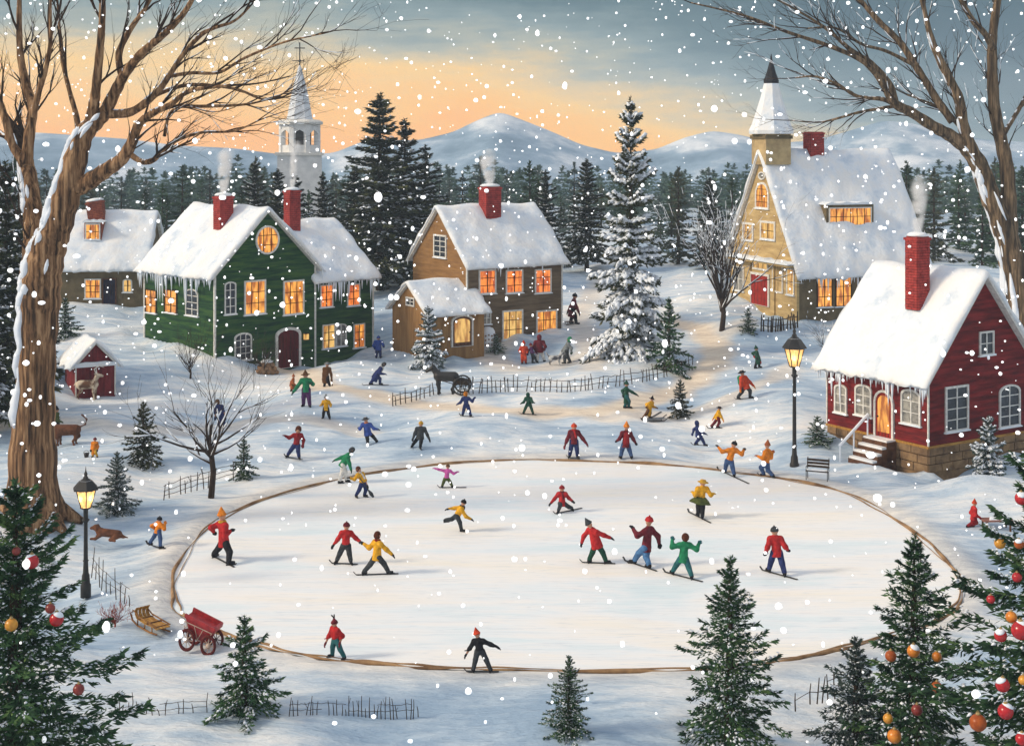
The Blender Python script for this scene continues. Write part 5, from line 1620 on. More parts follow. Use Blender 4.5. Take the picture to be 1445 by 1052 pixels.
person('skater in mustard coat and white scarf carrying a dark shovel', (506, 662), (512, 682), ((494, 673), (519, 687)), ((503, 702), (515, 701)), 'fr', 'yellow', 'navy', ('hair', 'hair'), 'black', 'short', 'white', extra=stick((508, 672), (521, 690), 'charcoal', .02, .34))
person('skater in green coat bending forward behind the one in mustard', (497, 635), (484, 655), ((472, 650), (496, 662)), ((480, 682), (490, 680)), 'r', 'green', 'white', ('hair', 'charcoal'), 'dgreen', 'mid', neck=(492, 641), Hpx=50)
person('skater in maroon coat, red hat and scarf standing on the far pond edge', (810, 602), (810, 622), ((796, 631), (829, 627)), ((804, 646), (815, 647)), 'f', 'maroon', 'navy', ('beanie', 'redor'), 'maroon', 'mid', 'red', ski=(802, 818))
person('skater in maroon coat with orange hat and blue jeans on the far pond edge', (884, 602), (883, 627), ((871, 622), (897, 625)), ((876, 647), (891, 647)), 'b', 'maroon', 'jeans', ('point', 'orange'), 'black', 'mid', extra=backpack('dred'))
person('skater in orange jacket and black cap, arms spread, one leg forward', (1036, 627), (1029, 650), ((1014, 631), (1050, 635)), ((1023, 667), (1036, 673)), 'b', 'orange', 'jeans', ('beanie', 'black'), 'black', 'short', ski=(1018, 1048))
person('skater in orange jacket with a reddish pointed hat nearest to the wooden bench', (1083, 628), (1081, 654), ((1069, 643), (1091, 639)), ((1077, 672), (1090, 674)), 'bl', 'orange', 'jeans', ('point', 'rust'), 'rust', 'short', ski=(1073, 1094), fat=.82)
# -- around the pond
person('child in orange jacket and jeans on a ski near the stretched out brown dog', (225, 733), (223, 748), ((217, 747), (233, 738)), ((212, 769), (227, 774)), 'br', 'orange', 'jeans', ('beanie', 'black'), 'orange', 'mid', ski=(205, 237))
person('skater in dark red sweater with a big head of brown hair, arms out', (421, 606), (418, 628), ((403, 614), (428, 627)), ((406, 645), (422, 648)), 'f', 'dred', 'navy', ('curls', 'hair'), 'maroon', 'short', ski=(402, 428), hr=1.15)
person('child in blue coat with an orange collar and black hat', (516, 592), (519, 611), ((506, 604), (533, 606)), ((519, 628), (531, 624)), 'b', 'blue', 'black', ('brim', 'charcoal'), 'black', 'mid', 'orange', fat=1.1)
person('skater all in black with a yellow hat, legs apart', (594, 598), (593, 616), ((583, 618), (607, 621)), ((582, 631), (593, 634)), 'f', 'charcoal', 'black', ('beanie', 'gold'), 'black', 'mid', fat=1.1)
person('skater in navy suit with ginger hair and arms held out', (657, 556), (658, 572), ((646, 570), (669, 562)), ((653, 587), (664, 588)), 'b', 'navy', 'navy', ('hair', 'ginger'), 'navy', 'short', ski=(650, 668))
person('person in mottled dark green suit on skis below the picket fence', (745, 557), (746, 570), ((736, 569), (753, 568)), ((739, 584), (752, 585)), 'b', 'dgreen', 'dgreen', ('hood', 'dgreen'), 'black', 'mid', ski=(734, 757))
person('thin person in dark green holding out one black arm', (884, 542), (884, 559), ((880, 558), (898, 556)), ((882, 576), (888, 576)), 'r', 'dgreen', 'teal', ('point', 'dgreen'), 'black', 'long', fat=.8)
person('person in long yellow coat and black pointed hat leaning over a grey sled', (920, 563), (916, 578), ((912, 573), (926, 575)), ((908, 592), (917, 590)), 'fr', 'yellow', 'brown', ('witch', 'black'), 'brown', 'long', ski=(904, 938))
person('person wrapped in a navy coat and hood', (984, 597), (986, 613), ((978, 612), (995, 611)), ((982, 628), (995, 629)), 'r', 'navy', 'navy', ('hood', 'navy'), 'navy', 'mid', ski=(978, 998), fat=1.1)
person('person in long yellow coat with a flat black cap and maroon trousers', (1015, 576), (1013, 589), ((1007, 591), (1020, 592)), ((1004, 604), (1013, 604)), 'r', 'yellow', 'maroon', ('brim', 'black'), 'orange', 'mid', ski=(1000, 1018))
person('person in red orange coat with green rucksack and black hat bending forward', (1047, 526), (1052, 545), ((1044, 549), (1065, 546)), ((1042, 563), (1059, 562)), 'fr', 'redor', 'charcoal', ('brim', 'black'), 'orange', 'mid', extra=backpack('green'), ski=(1038, 1068), fat=1.15)
person('person in dark green coat carrying a small red bag below the yellow house', (1067, 492), (1069, 505), ((1065, 503), (1073, 510)), ((1066, 520), (1072, 519)), 'r', 'dgreen', 'black', ('point', 'dgreen'), 'red', 'long')
person('small child in rust coat beside the person in the green coat', (414, 531), (413, 542), ((409, 543), (418, 543)), ((411, 552), (416, 552)), 'r', 'rust', 'brown', ('point', 'rust'), 'rust', 'long', skate=False)
person('person in bright green coat and purple trousers in front of the green house', (431, 529), (432, 549), ((414, 553), (440, 540)), ((428, 573), (437, 574)), 'f', 'green', 'purple', ('witch', 'brown'), 'dgreen', 'mid', skate=False)
person('person in long brown coat and grey brimmed hat leaning on a stick', (462, 514), (460, 531), ((456, 534), (469, 537)), ((458, 545), (465, 545)), 'f', 'brown', 'black', ('brim', 'grey'), 'brown', 'long', skate=False, extra=stick((469, 533), (470, 545), 'brown', .03))
person('child in yellow coat and grey pointed hat with black leggings', (460, 561), (460, 576), ((453, 571), (467, 572)), ((456, 590), (465, 591)), 'f', 'yellow', 'black', ('point', 'grey'), 'gold', 'mid', skate=False)
person('person in blue coat standing against the right corner of the green house', (534, 477), (534, 491), ((528, 491), (541, 489)), ((531, 505), (537, 505)), 'b', 'blue', 'navy', ('beanie', 'blue'), 'black', 'mid', skate=False, fat=1.15)
person('person in navy coat and white scarf bending forward on skis left of the black horse', (542, 514), (532, 529), ((524, 532), (543, 527)), ((523, 543), (537, 543)), 'r', 'navy', 'navy', ('hair', 'charcoal'), 'navy', 'long', 'white', ski=(514, 548), neck=(538, 518), Hpx=38)
person('person in navy behind the branches of the bare sapling', (307, 567), (311, 584), ((303, 589), (318, 590)), ((310, 603), (317, 602)), 'b', 'navy', 'navy', ('hair', 'brown'), 'navy', 'short', skate=False)
person('small child in orange beside a dark bucket in the snow', (134, 620), (133, 633), ((129, 634), (138, 634)), ((131, 645), (137, 645)), 'f', 'orange', 'gold', ('beanie', 'maroon'), 'black', 'long', skate=False)
person('person in green coat standing by the brown cow at the big trunk', (80, 578), (80, 596), ((75, 597), (87, 594)), ((78, 611), (83, 611)), 'r', 'olive', 'black', ('point', 'black'), 'olive', 'mid', skate=False)
person('small child in orange red standing before the tan house', (739, 485), (739, 500), ((734, 496), (744, 496)), ((737, 513), (742, 513)), 'f', 'redor', 'redor', ('point', 'redor'), 'redor', 'long', skate=False, fat=.9)
person('person in purple jacket and maroon cap next to the maroon hooded coat', (749, 487), (751, 499), ((745, 499), (757, 498)), ((752, 512), (758, 512)), 'r', 'purple', 'charcoal', ('beanie', 'maroon'), 'purple', 'short', skate=False)
person('person in maroon hooded coat and white trousers before the lower window of the tan house', (761, 476), (761, 494), ((755, 494), (768, 493)), ((758, 511), (768, 510)), 'b', 'maroon', 'white', ('hood', 'maroon'), 'maroon', 'mid', skate=False, fat=1.15)
person('person in grey coat with a green hood next to the grey dog', (803, 479), (799, 495), ((792, 497), (806, 496)), ((796, 513), (804, 512)), 'l', 'grey', 'charcoal', ('hood', 'green'), 'dgreen', 'mid', skate=False)
person('person in long maroon coat and black hat on the slope beside the tan house', (811, 418), (808, 436), ((801, 441), (817, 441)), ((806, 456), (814, 457)), 'r', 'maroon', 'black', ('beanie', 'black'), 'black', 'long', skate=False)
person('child in red with a pointed red hat at the end of the plank table', (1375, 710), (1374, 730), ((1378, 728), (1382, 729)), ((1366, 744), (1371, 743)), 'r', 'red', 'dred', ('point', 'redor'), 'dred', 'mid', skate=False, Hpx=44)


# ------------------------------------------------------------------ animals
def animal(name, label, cat, prims, cell, k, loc, m, extras=(), rz=0):
    root = empty(name, loc, rz, label, cat)
    V, Q = blob(prims, cell, k)
    link('body', quads('body', V, Q, m, True), root)
    for (nm, pr, c, kk, mm) in extras:
        V, Q = blob(pr, c, kk); link(nm, quads(nm, V, Q, mm, True), root)
    return root


def leg4(x, y, top, r, fwdx, hind):
    """jointed leg: hind leg with hock, front leg with knee"""
    a = Vector((x, y, top))
    if hind: pts = [a, Vector((x + .10 * top, y, top * .68)), Vector((x - .14 * top, y, top * .36)), Vector((x - .08 * top, y, .05)), Vector((x - .01 * top, y, .03))]
    else: pts = [a, Vector((x - .03 * top, y, top * .66)), Vector((x + .02 * top, y, top * .36)), Vector((x, y, .05)), Vector((x + .06 * top, y, .03))]
    rr = [r, r * .72, r * .45, r * .36, r * .42]
    return [(pts[i], pts[i + 1], rr[i], rr[i + 1]) for i in range(4)]


HIDEW = mat('cream_and_brown_hide', (.66, .55, .42), (.14, .07, .04), scale=1.5, lo=.42, hi=.55)
HIDEB = mat('brown_hide', (.17, .065, .03), (.07, .028, .015), scale=4)
# cow by the trunk: faces left, tail up at the right
g = G(95, 628); pr = [((-.42, 0, .72), (.40, 0, .74), .27, .25), ((-.42, 0, .78), (-.72, 0, .98), .16, .12), ((-.72, 0, .98), (-.98, 0, .86), .13, .085)]
for (x, y, hnd) in ((-.42, -.14, False), (-.38, .14, False), (.40, -.14, True), (.44, .14, True)): pr += [(Vector((-a.x if hnd is None else a.x, a.y, a.z)), b, r1, r2) for (a, b, r1, r2) in leg4(x, y, .62, .11, -1, hnd)]
pr += [((.60, 0, .88), (.86, 0, 1.0), .04, .032), ((.86, 0, 1.0), (.93, 0, 1.24), .032, .03), ((.93, 0, 1.24), (.70, 0, 1.46), .03, .05)]
for s in (-1, 1): pr += [((-.74, s * .10, 1.08), (-.72, s * .25, 1.12), .045, .02)]
animal('cow', 'brown cow with its tail raised beside the big trunk', 'cow', pr, .035, .07, g, HIDEB, [('horn', [((-.80, -.07, 1.08), (-.82, -.16, 1.24), .03, .01), ((-.80, .07, 1.08), (-.82, .16, 1.24), .03, .01)], .016, .01, TRIM)])
# reindeer in front of the barn, facing right
g = G(124, 564); pr = [((-.42, 0, .84), (.35, 0, .88), .25, .24), ((.35, 0, .92), (.52, 0, 1.32), .17, .12), ((.52, 0, 1.38), (.80, 0, 1.34), .12, .075)]
for (x, y, hnd) in ((.36, -.13, False), (.40, .13, False), (-.42, -.13, True), (-.46, .13, True)): pr += leg4(x, y, .74, .10, 1, hnd)
pr += [((-.64, 0, .95), (-.78, 0, .80), .05, .03)]
for s in (-1, 1): pr += [((.46, s * .10, 1.45), (.40, s * .22, 1.50), .045, .02)]
ant = []
for s in (-1, 1):
    ant += [((.48, s * .06, 1.46), (.40, s * .18, 1.74), .03, .025), ((.40, s * .18, 1.74), (.70, s * .24, 1.92), .025, .018), ((.70, s * .24, 1.92), (.98, s * .22, 1.84), .018, .014), ((.55, s * .21, 1.83), (.56, s * .22, 2.02), .02, .012)]
animal('reindeer', 'brown and cream reindeer standing in front of the red barn', 'reindeer', pr, .035, .06, g, HIDEW, [('antler', ant, .022, .015, TRIM)])
# brown dog stretched out in the snow
g = G(156, 761); pr = [((-.42, 0, .26), (.30, 0, .22), .15, .15), ((-.42, 0, .30), (-.60, 0, .42), .12, .10), ((-.60, 0, .42), (-.78, 0, .38), .10, .055), ((.30, 0, .20), (.52, 0, .12), .10, .05), ((.42, 0, .18), (.66, .05, .10), .04, .025),
                       ((-.34, -.12, .16), (-.50, -.20, .06), .06, .05), ((-.50, -.20, .06), (-.68, -.22, .05), .05, .045), ((-.34, .12, .16), (-.66, .18, .05), .06, .045), ((.28, -.12, .14), (.12, -.24, .07), .09, .06), ((.12, -.24, .07), (.32, -.28, .05), .06, .045)]
for s in (-1, 1): pr += [((-.55, s * .09, .50), (-.50, s * .14, .38), .035, .03)]
animal('dog', 'brown dog stretched out in the snow right of the left street lamp', 'dog', pr, .028, .06, g, HIDEB, rz=R(-12))
# grey dog
g = G(784, 515); pr = [((-.30, 0, .46), (.22, 0, .48), .15, .14), ((.22, 0, .52), (.36, 0, .72), .10, .09), ((.36, 0, .74), (.58, 0, .68), .09, .045), ((-.42, 0, .55), (-.60, 0, .78), .04, .03)]
for (x, y, hnd) in ((.22, -.09, False), (.25, .09, False), (-.30, -.09, True), (-.33, .09, True)): pr += leg4(x, y, .42, .065, 1, hnd)
for s in (-1, 1): pr += [((.33, s * .06, .80), (.30, s * .07, .92), .03, .012)]
animal('dog', 'grey and white dog between the people in front of the tan house', 'dog', pr, .026, .05, g, mat('grey_dog_fur', (.55, .55, .54), (.08, .08, .09), scale=3, lo=.45, hi=.55))
# ------------------------------------------------------------------ street lamps
_g = glow('lamp_glass', (1.0, .60, .17), (.72, .33, .06), 1.35, 5)     # frosted panes: they glow and let the flame's light out
_n = _g.node_tree.nodes; _l = _g.node_tree.links
_t = _n.new('ShaderNodeBsdfTransparent'); _m = _n.new('ShaderNodeMixShader'); _m.inputs[0].default_value = .4
_l.new(_n['Principled BSDF'].outputs[0], _m.inputs[1]); _l.new(_t.outputs[0], _m.inputs[2]); _l.new(_m.outputs[0], _n['Material Output'].inputs['Surface'])

def lamp(px, base, ytop, lanx, lany0, lany1, label):
    g = G(px, base); d = g.y; s = d / F
    root = empty('street_lamp', g, .35, label, 'street lamp')
    z = lambda y: CH - (y - HY) * s - g.z
    zb, zt = z(lany1), z(lany0)     # lantern glass bottom / top
    w = (lanx) * s / 2
    mb = MB(); mb.lathe([(w * .44, -.3), (w * .44, .10), (w * .36, .16), (w * .32, .42), (w * .24, .50), (w * .19, .9), (w * .16, zb - .5), (w * .28, zb - .42), (w * .2, zb - .35), (w * .2, zb - .06), (w * .5, zb)], 12); mb.torus((0, 0, .9), w * .19, w * .06); mb.torus((0, 0, zb - .4), w * .26, w * .07)
    mb.build('post', IRON, root, True)
    mb = MB(); mb.lathe([(w * .42, zb + .012), (w * .88, zt - .01)], 6); mb.build('lantern_glass', glow('lamp_glass', (1.0, .60, .17), (.72, .33, .06), 1.05, 5), root)
    pl = bpy.data.lights.new('lamp_flame', 'POINT'); pl.energy = 130; pl.color = (1.0, .62, .25); pl.shadow_soft_size = .12
    fo = bpy.data.objects.new('lamp_flame', pl); COL.objects.link(fo); fo.parent = root; fo.location = (0, 0, (zb + zt) / 2)
    mb = MB()
    for k in range(6):
        a = 2 * PI * k / 6 + PI / 6
        mb.tube([(w * .44 * math.cos(a), w * .44 * math.sin(a), zb), (w * .92 * math.cos(a), w * .92 * math.sin(a), zt)], w * .05, 5)
    mb.torus((0, 0, zb + .01), w * .42, w * .06, n=6); mb.torus((0, 0, zt), w * .92, w * .07, n=6)
    mb.build('lantern_frame', IRON, root)
    zf = z(ytop)
    mb = MB(); mb.lathe([(w * .9, zt - .005), (w * 1.16, zt), (w * 1.12, zt + .05), (w * .62, zt + (zf - zt) * .34), (w * .25, zt + (zf - zt) * .46), (w * .22, zt + (zf - zt) * .52), (w * .12, zt + (zf - zt) * .58), (w * .17, zt + (zf - zt) * .66), (w * .06, zt + (zf - zt) * .78), (.004, zf)], 6)
    cap = mb.build('lantern_roof', IRON, root)
    mb = MB(); mb.lathe([(w * 1.02, zt + .06), (w * .98, zt + .10), (w * .74, zt + (zf - zt) * .26), (w * .5, zt + (zf - zt) * .38), (w * .4, zt + (zf - zt) * .40)], 6); mb.build('snow_cap', SNOW, cap, True)
    return root


lamp(121, 829, 657, 33, 690, 716, 'lit black street lamp beside the brown dog and the leaning wire fence')
lamp(1121, 657, 455, 30, 491, 517, 'lit black street lamp between the wooden bench and the red house')

# ------------------------------------------------------------------ bench, table
g = G(1154, 676); root = empty('bench', g, R(-22), 'dark wooden park bench with snow on its slats next to the right street lamp', 'bench')
for y, nm in ((0, 'seat'), (.0, 'backrest')):
    mb = MB()
    if nm == 'seat':
        for i in range(4): mb.box(-.62, .62, -.36 + i * .12, -.26 + i * .12, .44, .48)
    else:
        for i in range(3): mb.box(-.62, .62, .10 + i * .02, .14 + i * .02, .58 + i * .16, .69 + i * .16)
    mb.build(nm, WOODD, root)
for x in (-.58, .58):
    mb = MB(); mb.tube([(x, -.34, 0), (x, -.34, .44)], .025, 6); mb.tube([(x, .14, 0), (x, .10, .44), (x, .20, 1.08)], .025, 6); mb.tube([(x, -.36, .66), (x, .12, .68)], .025, 6); mb.tube([(x, -.34, .44), (x, -.36, .66)], .02, 6); mb.tube([(x, -.34, .42), (x, .12, .42)], .02, 6)
    mb.build('leg', IRON, root)
mb = MB()
V, Qd = blob([((-.55, -.12 + .03 * (i % 2), .47), (.55, -.10 - .03 * (i % 2), .47), .055, .07) for i in range(2)] + [((-.5, -.22, .47), (.4, -.2, .47), .06, .05)], .03, .06)
link('snow_layer', quads('snow_layer', V, Qd, SNOW, True), root)
root.scale = (.78, .78, .85)
g = G(1400, 745); root = empty('plank_table', g, R(4), 'low reddish brown plank table with snow on top where the child in red sits', 'table')
mb = MB()
for i in range(3): mb.box(-.40, .75, -.26 + i * .18, -.10 + i * .18, .30, .35)
mb.build('table_top', mat('reddish_planks', (.36, .16, .12), (.20, .09, .07), scale=4, stretch=(1, 6, 6)), root)
mb = MB()
V, Qd = blob([((-.1, -.1, .34), (.6, -.08, .34), .06, .08), ((0, .1, .34), (.65, .1, .34), .07, .06)], .03, .08)
link('snow_layer', quads('snow_layer', V, Qd, SNOW, True), root)
for x in (-.28, .62):
    mb = MB(); mb.box(x - .03, x + .03, -.24, -.18, -.1, .30); mb.box(x - .03, x + .03, .18, .24, -.1, .30); mb.build('leg', WOODB, root)

# ------------------------------------------------------------------ golden sled and red cart
a, b = G(190, 873), G(238, 900)
v = b - a; ang = math.atan2(v.y, v.x); Ls = v.length
root = empty('sled', (a + b) / 2, ang, 'golden wooden toboggan with a curled front lying next to the red twig bush', 'sled')
mb = MB(); n = 16
for k in range(4):
    y = -.24 + k * .16
    for i in range(n):
        def cv(t):
            x = Ls * (.5 - t); zc = .30 + .02 * math.sin(t * 9)
            if t > .78: q = (t - .78) / .22 * 2.6; x = Ls * (.5 - .78) - math.sin(q) * .30; zc = .30 + (1 - math.cos(q)) * .26
            return x, zc
        (x0, z0), (x1, z1) = cv(i / n), cv((i + 1) / n)
        u = .94 - .12 * (i < 2)
        mb.add([(x0, y - .07, z0), (x0, y + .07, z0), (x1, y + .07, z1), (x1, y - .07, z1), (x0, y - .07, z0 + .035), (x0, y + .07, z0 + .035), (x1, y + .07, z1 + .035), (x1, y - .07, z1 + .035)], [[0, 1, 2, 3], [7, 6, 5, 4], [0, 4, 5, 1], [1, 5, 6, 2], [2, 6, 7, 3], [3, 7, 4, 0]])
mb.build('deck', WOODL, root)
for y in (-.29, .29):
    mb = MB(); mb.tube([(Ls * .5, y, .10), (Ls * .2, y, .02), (-Ls * .3, y, .02), (-Ls * .52, y, .14), (-Ls * .60, y, .42), (-Ls * .5, y, .60)], .04, 8)
    for x in (-.3, 0, .3): mb.tube([(x * Ls, y, .03), (x * Ls, y, .32)], .028, 6)
    mb.tube([(Ls * .5, y, .42), (-Ls * .25, y, .46), (-Ls * .45, y, .62)], .032, 8)
    for x in (-.2, .15, .42): mb.tube([(x * Ls, y, .30), (x * Ls, y, .44)], .02, 6)
    mb.build('runner', mat('amber_wood', (.34, .15, .035), (.16, .065, .018), scale=4, rough=.5), root, True)
mb = MB()
for x in (-.25, .1, .4): mb.box(x * Ls - .03, x * Ls + .03, -.32, .32, .335, .37)
mb.build('crossbar', WOODB, root)
root.scale = (.70, .74, .66)
REDP = mat('red_painted_wood', (.44, .028, .03), (.22, .014, .018), scale=3, rough=.5, spec=.4)
DRED = mat('dark_brown_red_wheel', (.13, .02, .018), (.06, .012, .010), scale=5)
CREAM = mat('cream_paint_line', (.55, .42, .33), (.40, .28, .22), scale=6)
g = (G(268, 912) + G(300, 918)) / 2
root = empty('cart', g, R(-16), 'red cart with cream lines and large dark wheels at the pond edge beside the sled', 'cart')
w = .43
mb = MB()   # flared box
top = [(-.80, -.34, 1.16), (.62, -.34, .86), (.62, .34, .86), (-.80, .34, 1.16)]; bot = [(-.42, -.22, .38), (.34, -.22, .30), (.34, .22, .30), (-.42, .22, .38)]
mb.add(bot + top, [[3, 2, 1, 0], [0, 1, 5, 4], [1, 2, 6, 5], [2, 3, 7, 6], [3, 0, 4, 7], [4, 5, 6, 7]])
mb.box(-.84, .70, -.40, -.33, .0, .15, 0, Matrix.Translation((0, 0, .98)) @ Matrix.Rotation(R(12), 4, 'Y')); mb.box(-.84, .70, .33, .40, .0, .15, 0, Matrix.Translation((0, 0, .98)) @ Matrix.Rotation(R(12), 4, 'Y'))
mb.box(-.06, .06, -.39, .39, .0, .16, 0, Matrix.Translation((.68, 0, .82)) @ Matrix.Rotation(R(12), 4, 'Y'))
mb.build('box', REDP, root)
mb = MB()
for (p0, p1) in (((-.74, -.37, 1.04), (-.42, -.245, .42)), ((-.3, -.38, .94), (-.12, -.25, .40)), ((-.12, -.25, .40), (.16, -.37, .84)), ((.60, -.37, .78), (.35, -.245, .34)), ((-.78, -.41, 1.03), (.64, -.41, .78)), ((-.42, -.25, .42), (.34, -.25, .34))): mb.tube([p0, p1], .016, 6)
mb.build('painted_line', CREAM, root)
mb = MB(); mb.tube([(-.72 - .16 * math.cos(q * .55) * (1 - q / 14), -.43, .90 + .17 * math.sin(q * .55) * (1 - q / 14)) for q in range(12)], .022, 6); mb.build('scroll', CREAM, root, True)
for (x, z, rr) in ((-.58, .36, .36), (.50, .31, .33)):
    mb = MB(); Rw = Matrix.Rotation(R(90), 3, 'X')
    mb.torus((x, -.37, z), rr, .065, Rw, 24, 8); wh = mb.build('wheel', DRED, root, True)
    mb = MB()
    for k in range(8):
        a = 2 * PI * k / 8; mb.tube([(x, -.37, z), (x + rr * math.cos(a), -.37, z + rr * math.sin(a))], .018, 5)
    mb.build('spoke', CREAM, wh)
    mb = MB(); mb.lathe([(.09, -.45), (.10, -.40), (.10, -.33), (.03, -.30)], 10, 0, Matrix.Translation((x, -.75, z)) @ Matrix.Rotation(R(90), 4, 'X') @ Matrix.Translation((0, 0, .0))); mb.build('hub', CREAM, wh, True)
    mb = MB(); mb.torus((x, .37, z), rr, .065, Rw, 24, 8)
    for k in range(8):
        a = 2 * PI * k / 8; mb.tube([(x, .37, z), (x + rr * math.cos(a), .37, z + rr * math.sin(a))], .018, 5)
    mb.build('wheel', DRED, root, True)
mb = MB(); mb.tube([(-.58, -.42, .36), (-.58, .42, .36)], .035, 6); mb.tube([(.50, -.42, .31), (.50, .42, .31)], .035, 6); mb.build('axle', DRED, root)
mb = MB(); mb.tube([(-.95, 0, .62), (-.86, 0, .50), (-.4, 0, .42)], .03, 6); mb.build('handle', DRED, root, True)

root.scale = (.62, .74, .80); root.rotation_euler = (0, R(7), R(-12))

# black horse harnessed to a spoked wheel cart, behind the picket fence
g = G(630, 556)
pr = [((-.45, 0, .98), (.42, 0, .98), .27, .27), ((-.45, 0, 1.02), (-.78, 0, 1.42), .19, .12), ((-.78, 0, 1.46), (-1.10, 0, 1.24), .12, .075), ((.62, 0, 1.05), (.80, 0, .62), .05, .07)]
for (x, y, hnd) in ((-.45, -.15, False), (-.40, .15, False), (.42, -.15, True), (.46, .15, True)): pr += leg4(x, y, .86, .12, -1, hnd)
for s in (-1, 1): pr += [((-.76, s * .07, 1.55), (-.78, s * .09, 1.78), .04, .015)]
pr += [((-.70, 0, 1.56), (-.42, 0, 1.24), .06, .06)]
hb = animal('horse', 'black horse standing in harness before a spoked cart wheel by the picket fence', 'horse', pr, .036, .06, g, IRON, rz=R(-4))
g = G(652, 556)
root = empty('cart', g, R(-4), 'small black cart with spoked wheels behind the black horse', 'cart')
for y in (-.42, .42):
    mb = MB(); mb.torus((0, y, .50), .46, .045, Matrix.Rotation(R(90), 3, 'X'), 24, 6); wh = mb.build('wheel', IRON, root, True)
    mb = MB()
    for k in range(8):
        a = 2 * PI * k / 8 + .2; mb.tube([(0, y, .50), (.46 * math.cos(a), y, .50 + .46 * math.sin(a))], .018, 5)
    mb.build('spoke', IRON, wh)
mb = MB(); mb.box(-.42, .42, -.34, .34, .56, .62); mb.box(-.42, -.38, -.34, .34, .62, .86); mb.box(.38, .42, -.34, .34, .62, .86); mb.box(-.42, .42, -.36, -.33, .62, .80); mb.box(-.42, .42, .33, .36, .62, .80); mb.build('cart_bed', WOODD, root)
mb = MB(); mb.tube([(0, -.42, .50), (0, .42, .50)], .035, 6); mb.build('axle', IRON, root)
for y in (-.30, .30):
    mb = MB(); mb.tube([(-.4, y, .60), (-.9, y, .74), (-1.35, y, .84)], .025, 6); mb.build('shaft', WOODD, root)
# bucket, log pile, snow heap, drag sled behind the walker
g = G(122, 645); root = empty('bucket', g, 0, 'small dark bucket in the snow left of the child in orange', 'bucket')
mb = MB(); mb.lathe([(.09, 0), (.13, .20), (.11, .20), (.08, .02)], 12); mb.build('pail', IRON, root, True)
mb = MB(); mb.tube([(.13 * math.cos(PI * i / 8), 0, .19 + .12 * math.sin(PI * i / 8)) for i in range(9)], .012, 5); mb.build('handle', IRON, root, True)
g = G(377, 527); root = empty('log_pile', g, R(20), 'stack of cut brown logs with snow on top left of the maroon door', 'log pile')
LOG = mat('log_wood', (.34, .20, .11), (.14, .08, .045), scale=4)
kk = 0
for row, n in ((0, 5), (1, 4), (2, 3)):
    for i in range(n):
        mb = MB(); x = (i - (n - 1) / 2) * .27; rr = .125 + .02 * ((i + row) % 2)
        mb.lathe([(rr, -.4), (rr, .4)], 10, 0, Matrix.Translation((x, 0, .12 + row * .23)) @ Matrix.Rotation(R(90), 4, 'X')); mb.build('log', LOG, root)
mb = MB(); mb.ball((0, 0, .74), .36, 0, 12, 6, (1.1, 1.1, .35)); mb.build('snow_cap', SNOW, root, True)
g = G(688, 489)
root = empty('wood_stack', g, R(33), 'round stack of firewood plastered white with snow between the tan annex and the house door', 'log pile')
mb = MB(); mb.lathe([(.50, -.2), (.52, .5), (.48, 1.0), (.36, 1.2), (.15, 1.28), (.02, 1.3)], 14); mb.build('snow', SNOW, root, True)
mb = MB()
for k in range(16):
    a = 2 * PI * k / 16
    for z in (.2, .48, .76): mb.tube([(.44 * math.cos(a), .44 * math.sin(a), z + .06 * (k % 2)), (.56 * math.cos(a), .56 * math.sin(a), z + .06 * (k % 2))], .055, 6)
mb.build('log', LOG, root)
g = G(803, 458); root = empty('drag_sled', g, R(30), 'thin little sled pulled by the walker in the long maroon coat', 'sled')
mb = MB()
for i in range(3): mb.box(-.3, .3, -.15 + i * .11, -.07 + i * .11, .22, .25)
mb.build('deck', WOODB, root)
for y in (-.15, .15):
    mb = MB(); mb.tube([(-.35, y, .03), (.3, y, .03), (.45, y, .2)], .02, 5); mb.tube([(-.2, y, .03), (-.2, y, .23)], .018, 5); mb.tube([(.2, y, .03), (.2, y, .23)], .018, 5); mb.build('runner', IRON, root, True)
g = G(921, 594); root = empty('sled', g, R(24), 'long flat grey sled under the person in the yellow coat', 'sled')
mb = MB()
for i in range(3): mb.box(-.75, .7, -.2 + i * .14, -.09 + i * .14, .10, .13)
mb.build('deck', mat('grey_boards', (.22, .24, .26), (.11, .12, .13), scale=5), root)
for y in (-.2, .2):
    mb = MB(); mb.tube([(-.8, y, .025), (.6, y, .025), (.95, y, .24)], .025, 6); mb.tube([(-.5, y, .02), (-.5, y, .11)], .02, 5); mb.tube([(.4, y, .02), (.4, y, .11)], .02, 5); mb.build('runner', IRON, root, True)
g = G(12, 561); root = empty('wooden_post', g, 0, 'short dark mossy post with a snow cap left of the big trunk', 'post')
mb = MB(); mb.lathe([(.20, -.2), (.19, .5), (.2, .85), (.15, .95), (.02, .97)], 9); mb.build('post', mat('mossy_wood', (.06, .085, .06), (.03, .04, .03), scale=5), root)
mb = MB(); mb.ball((0, 0, .95), .22, 0, 9, 5, (1, 1, .5)); mb.build('snow_cap', SNOW, root, True)

